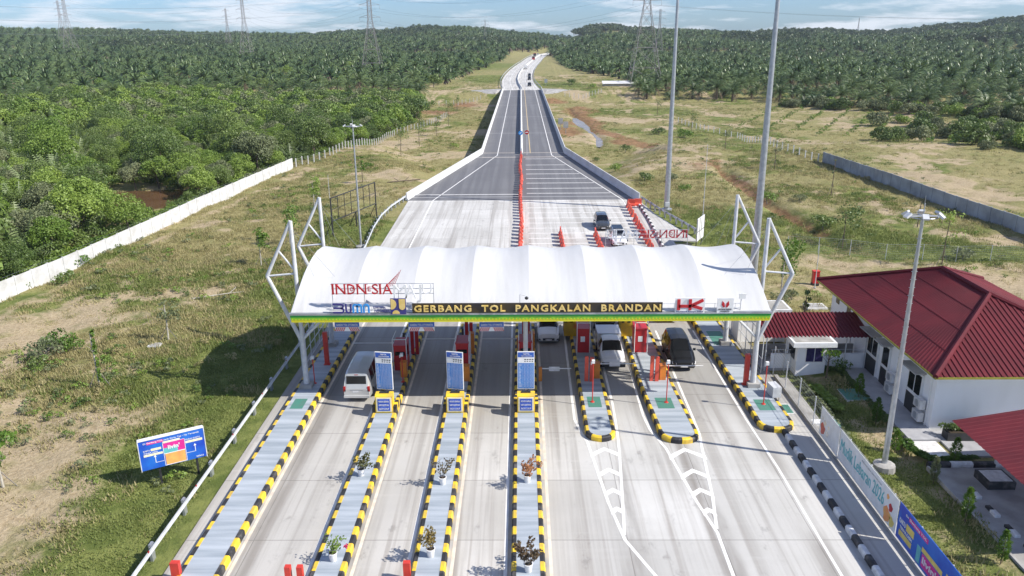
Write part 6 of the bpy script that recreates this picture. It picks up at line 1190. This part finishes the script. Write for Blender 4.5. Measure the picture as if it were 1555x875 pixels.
# mangrove stand: denser grid
xm, ym = grid(-420, -20, 45, 330, 4.7); k = in_poly(xm, ym, LP); xm, ym = xm[k], ym[k]; zm, pxm, pym, wm = place(xm, ym); k = (pym > THR(pxm)+6*np.sin(pxm/23)+4*np.sin(pxm/9)) & (pxm > -60)
pond_clear = ((xm+61)/10)**2+((ym-121)/8)**2 < 1; view = (pxm > 168) & (pxm < 275) & (pym > 290) & (pym < 345); k &= ~pond_clear & ~view; xm, ym, zm, pxm, pym = xm[k], ym[k], zm[k], pxm[k], pym[k]
nip = (RNG.random(len(xm)) < np.where((pxm < 130), .5, np.where((pxm > 200) & (pxm < 330), .14, .05)))
d = np.hypot(xm, ym); d[pxm < -15] += 1e4; o_ = np.argsort(d); rr = random.Random(31); used, usedn = set(), set(); cnt = 0; cn = 0; restm = []
for i in o_:
    kk = int(3*(math.sin(xm[i]*.09)+math.sin(ym[i]*.07+1)+2)) % 6; wts = [1]*6; wts[kk] = 5
    if nip[i] and cn < 90: put(nipaP, usedn, xm[i], ym[i], zm[i], rr, .75, 1.15); cn += 1
    elif cnt < 300: s = .60+.48*max(0, math.sin(xm[i]*.33+ym[i]*.21))+.14*rr.random(); put(treeP, used, xm[i], ym[i], zm[i], rr, s*.92, s*1.05, wts); cnt += 1
    else: restm.append((xm[i], ym[i], zm[i]))
extra = np.array([tuple(q[:3]) for q in fill]) if len(fill) else np.zeros((0, 3))
inst('mangrove_backdrop', np.concatenate([np.array(restm).reshape(-1, 3), extra]), treelow, .65, 1.15, 'farther mangrove trees merging into one green mass', 'trees')
edge = [shrub_p for shrub_p in ()]
ub = MB(); rru = random.Random(71)
def ubush(seed, m_, R_, H_, leaf): rr_ = random.Random(seed); a = MB(); leafcrown(a, rr_, R_, H_, -.2, 6, 90, leaf, (.4, .6)); return a.build('undergrowth_source', m_, coll=hidden)
xu, yu = grid(-230, -20, 45, 300, 2.6); k = in_poly(xu, yu, LP); xu, yu = xu[k], yu[k]; zu, pxu, pyu, wu = place(xu, yu); k = (pxu > -40) & (pyu > THR(pxu)) & ~((pxu > 172) & (pxu < 268) & (pyu > 283) & (pyu < 336)) & (((xu+61)/11.5)**2+((yu-121)/8.5)**2 > 1)
wx_ = np.interp(yu, [55, 72, 93, 110, 134, 150], [-52.6, -50.2, -48.1, -46.6, -44.9, -43.4]); inst('undergrowth', np.stack([xu, yu, zu], 1)[k], [ubush(980, 'leafa', 1.5, 1.5, .3), ubush(981, 'leafb', 1.6, 1.7, .3), ubush(982, 'leafa', 1.2, 1.2, .26), ubush(983, 'leafb', 1.3, 2.0, .28)], .7, 1.25, 'tangled green undergrowth filling the gaps of the mangrove stand', 'undergrowth')
yw = RNG.uniform(58, 150, 260); xw = np.interp(yw, [62, 71, 80, 93, 110, 134.8, 149], [-51.6, -50.2, -48.9, -48.1, -46.6, -44.9, -43.6])-RNG.uniform(1.0, 4.6, 260)
inst('wall_scrub', np.stack([xw, yw, terrain(xw, yw)], 1), [ubush(990, 'leafa', .9, .9, .2), ubush(991, 'young', .8, .8, .2), ubush(992, 'leafa', 1.0, 1.1, .22)], .6, 1.2, 'bright green scrub along the back of the white wall', 'scrub')
# bushy strip at the palm edge on the right, creepers beyond the wall
sidepts = np.stack([x, y, z], 1)[side]; rr = random.Random(41)
def shrub_proto(name, label, cat, grp, lm, R_, H_, nl, per, leaf, seed, z0=0.0):
    rr = random.Random(seed); t = thing(name, label, cat, (0, 0, -500), 0, grp); a = MB(); leafcrown(a, rr, R_, H_, z0, nl, per, leaf, (.35, .55)); a.build('foliage', lm, t); b_ = MB(); trunk(b_, rr, H_*.5, .05, R_*.5, .2, 0, 7); b_.build('stems', 'twig', t); return t
bigs = [shrub_proto('bush', 'large bush in the thicket at the right side of the dry field', 'bush', 'bushes in the right thicket', m_, 2.6, 3.0, 8, 190, .42, 600+i) for i, m_ in enumerate(('leafa', 'leafb', 'leafc', 'leafc'))]
usedb = set(); cands = []
for k in range(46):
    pxx = rr.uniform(1325, 1580); pyy = 196+rr.uniform(-10, 22)+max(0, (pxx-1450))*.09*rr.random()*3; cands.append(GT(pxx, pyy))
for k in range(40):
    pxx = rr.uniform(1180, 1590); cands.append(GT(pxx, 158+(pxx-1161)*.058+rr.uniform(-3, 3)))
for q in cands: put(bigs, usedb, q.x, q.y, q.z-.2, rr, .7, 1.35, (3, 3, 3, 2))
if len(sidepts): inst('thicket_edge', sidepts, [s.copy() for s in treelow], .6, 1.0, 'brighter mixed growth at the lower edge of the right plantation', 'trees')
# low bushes on the ground (countable ones near the camera)
low = [shrub_proto('low_bush', 'low wild bush growing in the field beside the toll plaza', 'bush', 'low bushes in the fields', m_, 1.0, 1.1, 6, 70, .2, 640+i) for i, m_ in enumerate(('leafa', 'leafb', 'young', 'leafc'))]
usedl = set()
for a_, b2, s in [(70, 545, 1.3), (90, 530, 1.2), (112, 532, .9), (60, 560, .8), (285, 312, 1.4), (300, 305, 1.8), (325, 295, 1.6), (350, 288, 1.7), (375, 277, 1.5), (178, 335, 1.3), (165, 340, 1.8), (400, 268, 1.5), (60, 425, 1.4), (120, 405, 1.2), (100, 430, 1.0), (30, 440, 1.0), (1165, 306, 1.6), (1250, 345, 1.6), (1215, 305, 1), (1040, 210, 2.2), (1000, 205, 2), (900, 135, 2.2), (868, 128, 2.5), (640, 165, 3), (655, 162, 2.5), (1460, 395, 1.2), (560, 255, 1), (480, 300, .8), (690, 225, 1.2), (935, 260, 1.3), (905, 245, 1), (950, 230, 1.5), (1295, 480, 1.0), (1300, 470, 1.1), (1185, 460, .9), (1200, 452, .7), (1275, 560, .8), (1020, 275, 1.3), (1040, 290, 1), (980, 275, 1.3)]:
    q = GT(a_, b2); put(low, usedl, q.x, q.y, q.z, rr, s*.9, s*1.1)
# young planted trees
def sapling(px_, py_, h, label, lm='young', crown=.8, tr='palebark', bushy=1.0, stakes=True, vine=False, x=None):
    q = GT(px_, py_) if x is None else Vector((x[0], x[1], hz(*x))); rr = random.Random(int(px_*7+py_)); t = thing('young_tree', label, 'tree', q, 0, 'young planted trees'); b_ = MB()
    b_.path([Vector((0, 0, -.2)), Vector((rr.uniform(-.06, .06), 0, h*.5)), Vector((rr.uniform(-.1, .1), 0, h*.95))], .075, 7, 0, .04)
    for i in range(7): a = i*2.4; s = Vector((0, 0, h*rr.uniform(.45, .95))); b_.path([s, s+Vector((math.cos(a)*crown*.6, math.sin(a)*crown*.6, .35))], .02, 4, 0, .01)
    b_.build('trunk', tr, t); a = MB()
    if vine:
        for k in range(46): z = rr.uniform(.1, h); an = rr.uniform(0, 6.3); leafcrown(a, rr, .22, .2, z, 1, 7, .22)
    else:
        for k in range(int(9*bushy)): z = h*rr.uniform(.5, 1.05); an = rr.uniform(0, 6.3); ro = crown*rr.uniform(.1, .8); b2_ = MB(); leafcrown(b2_, rr, .55*crown, .5, z, 1, 26, .25, (.7, 1.0)); a.add([(vx+math.cos(an)*ro, vy+math.sin(an)*ro, vz) for vx, vy, vz in b2_.v], b2_.f)
    a.build('crown', lm, t)
    if stakes: m_ = MB(); [m_.tube((sx*.7, .2*sx, -.1), (0, 0, h*.35), .025, n=4) for sx in (-1, 1)]; m_.build('stakes', 'twig', t)
    return t
for a in [(256, 516, 3.2, 'bare-stemmed young tree with thin dark crown in the grass left of the canopy', 'leafc', .9, 'palebark', .8), (152, 588, 4.4, 'leaning young tree wrapped in bright green leaves above the blue billboard', 'young', .6, 'palebark', 1.0), (441, 372, 4.0, 'leafy young tree just left of the front mast frame', 'leafa', 1.0, 'palebark', 2.4), (397, 404, 3.6, 'slim young tree with tufted crown left of the canopy', 'leafa', .9, 'palebark', 2.2), (478, 322, 4.4, 'young tree behind the left rear mast frame', 'leafa', .8, 'palebark', 2.2), (551, 278, 4.0, 'slim young tree right of the slim floodlight pole', 'young', .45, 'bark', 1.2), (609, 238, 5.6, 'nearest scrubby young tree beside the fence posts left of the bridge', 'leafb', 1.5, 'bark', 1.6), (637, 222, 6.2, 'second scrubby young tree left of the bridge', 'leafb', 1.5, 'bark', 1.6), (663, 207, 5.8, 'third scrubby young tree left of the bridge', 'leafb', 1.1, 'bark', 1.5), (681, 191, 6.5, 'dark leafy young tree nearest the left side of the bridge', 'leafb', 1.6, 'bark', 1.8), (694, 170, 5.5, 'small bright young tree on the red soil', 'young', 1.0, 'bark', 1.2), (1101, 227, 4.6, 'young tree between the two steel masts', 'leafc', 1.1, 'bark', 1.0), (1176, 258, 5.0, 'young tree just right of the thick steel mast', 'leafc', 1.0, 'bark', 1.1), (1050, 200, 5, 'young tree right of the thin steel mast in the upper field', 'leafb', 1.4, 'bark', 1.2), (998, 176, 5.5, 'young tree left of the thin steel mast in the upper field', 'leafb', 1.5, 'bark', 1.2), (1262, 297, 5.6, 'bare staked trunk in front of the grey wall', 'leafc', .3, 'bark', .3), (1279, 375, 4.2, 'wide dark tree at the fence behind the office', 'leafb', 1.8, 'bark', 2.2), (1430, 402, 5.0, 'half bare tree at the fence behind the office roof', 'leafa', 1.6, 'bark', 1.2), (1393, 345, 3.5, 'leafless staked sapling left of the near floodlight head', 'leafc', .2, 'bark', .2), (1183, 478, 6.5, 'tall leafy tree just behind the right mast frame', 'young', 1.15, 'palebark', 2.6), (1218, 500, 3, 'short slim sapling left of the guard booth', 'leafb', .4, 'bark', .6)]:
    sapling(a[0], a[1], a[2], a[3], a[4], a[5], a[6], a[7], vine='wrapped' in a[3])
t = sapling(5, 740, 3.0, 'young tree at the left edge of the picture', 'young', .8)
sapling(0, 0, 2.0, 'sparse sapling with drooping leaves beside the guard booth', 'young', .7, 'bark', .55, False, x=(21.9, 51.9))
# cypresses in the garden
def cypress(x, y, h, label, lm='young', w=.23):
    rr = random.Random(int(x*31+y*7)); t = thing('conifer', label, 'conifer', (x, y, hz(x, y)), 0, 'slim conifers in the office garden'); MB().tube((0, 0, -.2), (0, 0, h*.8), .03, .01, 5).build('trunk', 'bark', t); a = MB()
    for k in range(int(900*h/2)):
        f = rr.random(); z = .15*h+f*h*.86; r = w*(math.sin(math.pi*min(1, .16+f*.84))**.8)*(.6+.5*rr.random())*(1+.25*math.sin(f*22)); an = rr.uniform(0, 6.3); p = Vector((math.cos(an)*r, math.sin(an)*r, z)); m = Vector((math.cos(an), math.sin(an), .8)).normalized(); tt = (m+rv(rr)*.5).normalized(); b = tt.cross(rv(rr)).normalized(); s = .11
        a.add([p-b*s*.3, p+b*s*.3, p+tt*s*1.2], [(0, 1, 2)])
    a.build('foliage', lm, t)
for a in [(23.0, 48.9, 1.7, 'slim conifer beside the green tank cover'), (22.75, 45.5, 1.9, 'slim conifer at the edge of the office shadow'), (22.45, 42.1, 1.5, 'leaning small conifer right of the floodlight pole'), (22.6, 34.6, 2.0, 'bright conifer beside the parking strip'), (22.5, 31.3, 1.8, 'nearest conifer at the bottom right corner'), (25.2, 40.6, 1.6, 'small conifer beside the porch apron')]: cypress(*a)
cypress(22.9, 38.4, 1.7, 'dried grey conifer standing in the carport shadow', 'leafc', .18)
# hedge along the porch and shrubs
def hedge(label, P, s, m_, n):
    rr = random.Random(len(label)); t = thing('hedge', label, 'hedge', (P[0][0], P[0][1], 0), 0); a = MB(); L = Vector((P[0][0], P[0][1], 0))
    for k in range(n):
        f = rr.random()*(len(P)-1); i = int(f); q = Vector((*P[i], 0)).lerp(Vector((*P[i+1], 0)), f-i)-L; b2_ = MB(); leafcrown(b2_, rr, s*rr.uniform(.6, 1.3), s*1.2, 0, 2, 26, .13); a.add([(vx+q.x+rr.gauss(0, .08), vy+q.y+rr.gauss(0, .08), vz) for vx, vy, vz in b2_.v], b2_.f)
    a.build('foliage', m_, t)
hedge('ragged dark hedge between the garden and the office porch', [(23.5, 53.2), (23.5, 48), (23.45, 43.5)], .22, 'leafb', 60); hedge('ragged bushes under the low wall beside the guard booth', [(22.4, 53.4), (23.6, 53.4)], .35, 'leafb', 14)
hedge('yellow-green bushes at the corner of the porch apron', [(23.4, 43), (23.3, 41.8), (24.0, 40.6), (26.5, 40.8)], .25, 'young', 60); hedge('low bushes growing along the garden side of the ditch', [(19.9, 51.5), (20.1, 47), (19.8, 41), (19.75, 36), (19.8, 30)], .24, 'leafc', 110)
hedge('bright green grassy mound of leaves beside the ditch', [(20.6, 50.8), (20.9, 48.6), (21.0, 47)], .30, 'leafa', 50)
t = thing('planter_shrub', 'dark green shrub filling the planter at the office corner', 'shrub', (27.4, 43.3, .5)); a = MB(); rr = random.Random(8)
for k in range(9): b2_ = MB(); leafcrown(b2_, rr, .55, .5, 0, 2, 60, .16); a.add([(vx-1.2+k*.28, vy, vz) for vx, vy, vz in b2_.v], b2_.f)
a.build('foliage', 'leafb', t); MB().tube((0, 0, -.1), (0, 0, .4), .04, n=5).build('stem', 'bark', t)
# potted plants on the islands
def potted(x, y, lm, label, h=1.2, seed=0, flower=False, full=1.0):
    h = h*.85
    rr = random.Random(seed); t = thing('potted_plant', label, 'potted plant', (x, y, .325), 0, 'white pots on the islands'); MB().lathe([(.15, 0), (.21, .42), (.23, .44), (.19, .45), (.18, .38), (.01, .38)], 18).build('pot', 'pot', t); MB().tube((0, 0, .375), (0, 0, .395), .17, n=14).build('soil', 'soil', t)
    st, lf = MB(), MB()
    for k in range(6):
        a = k*2.4+rr.random(); p = Vector((0, 0, .4)); d = Vector((math.cos(a)*.55, math.sin(a)*.55, 1)).normalized(); P = [p.copy()]
        for j in range(5): d = (d+rv(rr)*.38+Vector((0, 0, .05))).normalized(); p = p+d*h/5*rr.uniform(.8, 1.15); P.append(p.copy())
        st.path(P, .016, 4, 0, .005)
        for j in range(2, 6):
            for q in range(int(10*full)):
                c = P[j]+rv(rr, .16); m = rv(rr); tt = m.orthogonal().normalized(); b = m.cross(tt); s = .08; lf.add([c-tt*s, c+b*s*.6, c+tt*s, c-b*s*.6], [(0, 1, 2, 3)])
    st.build('stems', 'twig', t); lf.build('leaves', lm, t)
    if flower:
        fl = MB()
        for k in range(60): c = Vector((.62, .05, h*.95))+rv(rr, .13*rr.random()); m = rv(rr); tt = m.orthogonal().normalized()*.05; b = m.cross(tt).normalized()*.04; fl.add([c-tt, c+b, c+tt, c-b], [(0, 1, 2, 3)])
        fl.build('flowers', 'flower', t)
potted(-9.12, 38.7, 'olive', 'potted plant with sparse olive leaves on the second island', 1.15, 1); potted(-4.43, 37.8, 'plum', 'potted plant with sparse dark twigs on the third island', 1.25, 2, full=.6); potted(.25, 38.0, 'autumn', 'potted plant with orange-brown leaves on the central island', 1.3, 3, full=1.3)
potted(-9.0, 31.2, 'leafa', 'potted plant with a pink blossom at the near end of the second island', .95, 4, True, .6); potted(-4.4, 31.5, 'olive', 'potted plant with yellowing leaves at the near end of the third island', 1.2, 5, full=1.4); potted(.24, 30.4, 'plum', 'bushy green and plum potted plant at the bottom of the central island', 1.5, 6, full=2.2)
t = thing('dead_branch', 'pale dead branch lying in the grass left of the canopy', 'branch', GT(330, 452)); MB().path([Vector((-2.2, -.6, .1)), Vector((-.5, 0, .2)), Vector((1.2, .7, .25)), Vector((2.2, 1.2, .2))], .08, 6, 0, .03).path([Vector((1.0, .6, .25)), Vector((1.3, 1.6, .5))], .04, 4).build('wood', 'palebark', t)
t = thing('dead_branch', 'dark fallen branches on the bare ground near the left parapet', 'branch', GT(615, 277)); MB().path([Vector((-3, -.5, .1)), Vector((0, 0, .3)), Vector((2.5, 1.2, .3))], .1, 5).path([Vector((0, 0, .3)), Vector((.5, 1.5, .7))], .06, 4).path([Vector((-1, 0, .2)), Vector((-2, 1.2, .5))], .05, 4).build('wood', 'bark', t)
t = thing('metal_shed', 'long low white roof lying at the edge of the palms right of the highway', 'shed', GT(940, 131)); MB().prism([(-8, -2, 1.2), (8, -2, 1.2), (8, 3, 2.2), (-8, 3, 2.2)], (0, 0, .15)).build('roof', 'kwhite', t); MB().box(-7.6, 7.6, -1.6, 2.6, 0, 1.2).build('walls', 'greyconc', t)
# --- grass
def tuft(seed, h, n, w, m_):
    rr = random.Random(seed); a = MB()
    for k in range(n):
        an = rr.uniform(0, 6.3); p = Vector((rr.gauss(0, w), rr.gauss(0, w), 0)); hh = h*rr.uniform(.5, 1.2); q = p+Vector((math.cos(an)*hh*.5, math.sin(an)*hh*.5, hh)); s = Vector((-math.sin(an), math.cos(an), 0))*.028; a.add([p-s, p+s, q], [(0, 1, 2)])
    return a.build('tuft', m_, coll=hidden)
def field(n, x0, x1, y0, y1):
    x = RNG.uniform(x0, x1, n); y = RNG.uniform(y0, y1, n); return x, y
xs, ys = [np.concatenate(v) for v in zip(field(42000, -51, -18, 22, 90), field(20000, -48, -18, 90, 165), field(9000, 18.7, 66, 62, 92), field(22000, 19, 62, 92, 168), field(2600, 19.4, 23.3, 22, 53), field(14000, -45, -8, 165, 300), field(16000, 9.5, 75, 165, 300), field(14000, -75, -9, 290, 480), field(26000, 9.5, 130, 290, 480), field(22000, 62, 175, 90, 300))]
ixx = np.clip(np.searchsorted(gx, xs), 1, nx-1); iyy = np.clip(np.searchsorted(gy, ys), 1, ny-1); mk_ = mask[iyy, ixx]
roadm = (xs > np.interp(ys, [100, 117, 166, 360], [-18.4, -18.3, -9, -9])) & (xs < np.interp(ys, [90, 108, 117, 166, 360], [22.5, 20, 18.4, 10, 10])) & (ys > 60); build_ = (xs > 18) & (xs < 25) & (ys > 52) & (ys < 62)
nn1 = np.array([mnoise.noise(Vector((a*.07, b*.07, 3))) + .6*mnoise.noise(Vector((a*.3, b*.3, 8))) for a, b in zip(xs, ys)])
keep = ~in_poly(xs, ys, LP) & ~in_poly(xs, ys, RP) & ~roadm & ~build_ & (RNG.random(len(xs)) > mk_[:, 0]*.97) & (RNG.random(len(xs)) > mk_[:, 2]*.8) & (RNG.random(len(xs)) < .52+nn1*.9+mk_[:, 1]*.3) & ~((xs < -17.9) & (xs > -18.2))
lawn = mk_[:, 1] > .6; green_ = (mk_[:, 1]*.9+nn1*.8+RNG.normal(0, .15, len(xs))) > .40
P3 = np.stack([xs, ys, terrain(xs, ys)-.01], 1)
for nm, sel, m_, hs, lab in (('green_grass', keep & green_ & ~lawn, 'grass', (.15, .24), 'green grass tufts growing over the fields'), ('lawn_grass', keep & lawn, 'grass', (.07, .10), 'short green lawn grass beside the plaza'), ('dry_grass', keep & ~green_, 'straw', (.14, .22), 'dry straw-coloured grass covering the fields')):
    inst(nm, P3[sel], [tuft(700+i+len(nm), h_, 20, .20, m_) for i, h_ in enumerate(hs)], .6, 1.7, lab, 'grass')
def weed(seed, m_):
    rr = random.Random(seed); a = MB(); leafcrown(a, rr, .42, .5, 0, 3, 26, .14); return a.build('weed', m_, coll=hidden)
sel = ~in_poly(xs, ys, LP) & ~in_poly(xs, ys, RP) & ~roadm & ~build_ & (nn1 > .05) & (RNG.random(len(xs)) < .03) & ((xs < -19.5) | (xs > 24) | (ys > 60))
inst('field_weeds', P3[sel], [weed(900+i, m_) for i, m_ in enumerate(('leafa', 'leafb', 'leafc', 'straw'))], .35, 1.3, 'leafy weeds dotted over the fields', 'weeds')
rows = []
for k in range(9):
    a, b_ = GT(1188+k*34, 158+k*2.2), GT(1120+k*41, 196+k*3)
    for i in range(26): rows.append(tuple(a.lerp(b_, i/25)+Vector((RNG.normal(0, .4), RNG.normal(0, .4), 0))))
rows = [(x_, y_, hz(x_, y_)) for x_, y_, _ in rows]
inst('seedling_rows', rows, [weed(950, 'young'), weed(951, 'leafa')], .9, 2.2, 'faint rows of low green seedlings across the dry field on the right', 'seedlings')
# ================================================================ haze
HZ_ON = True
if HZ_ON:
    hb = MB().box(-3020, 3020, -80, 3020, -14.5, 128).build('haze', 'white'); hb.data.materials.clear(); m, n, l, b = newmat('haze_air'); n.remove(b); v = n.new('ShaderNodeVolumePrincipled'); v.inputs['Density'].default_value = 0.00008; v.inputs['Color'].default_value = (0.80, 0.90, 1.0, 1); l.new(v.outputs[0], n['Material Output'].inputs['Volume']); hb.data.materials.append(m); tag(hb, 'thin bluish haze over the distant plantation', 'haze', None, 'stuff')
for c in list(bpy.data.objects):
    if c.type == 'EMPTY' and c.location.z < -400:
        for k in [q for q in bpy.data.objects if q.parent == c]: bpy.data.objects.remove(k)
        bpy.data.objects.remove(c)
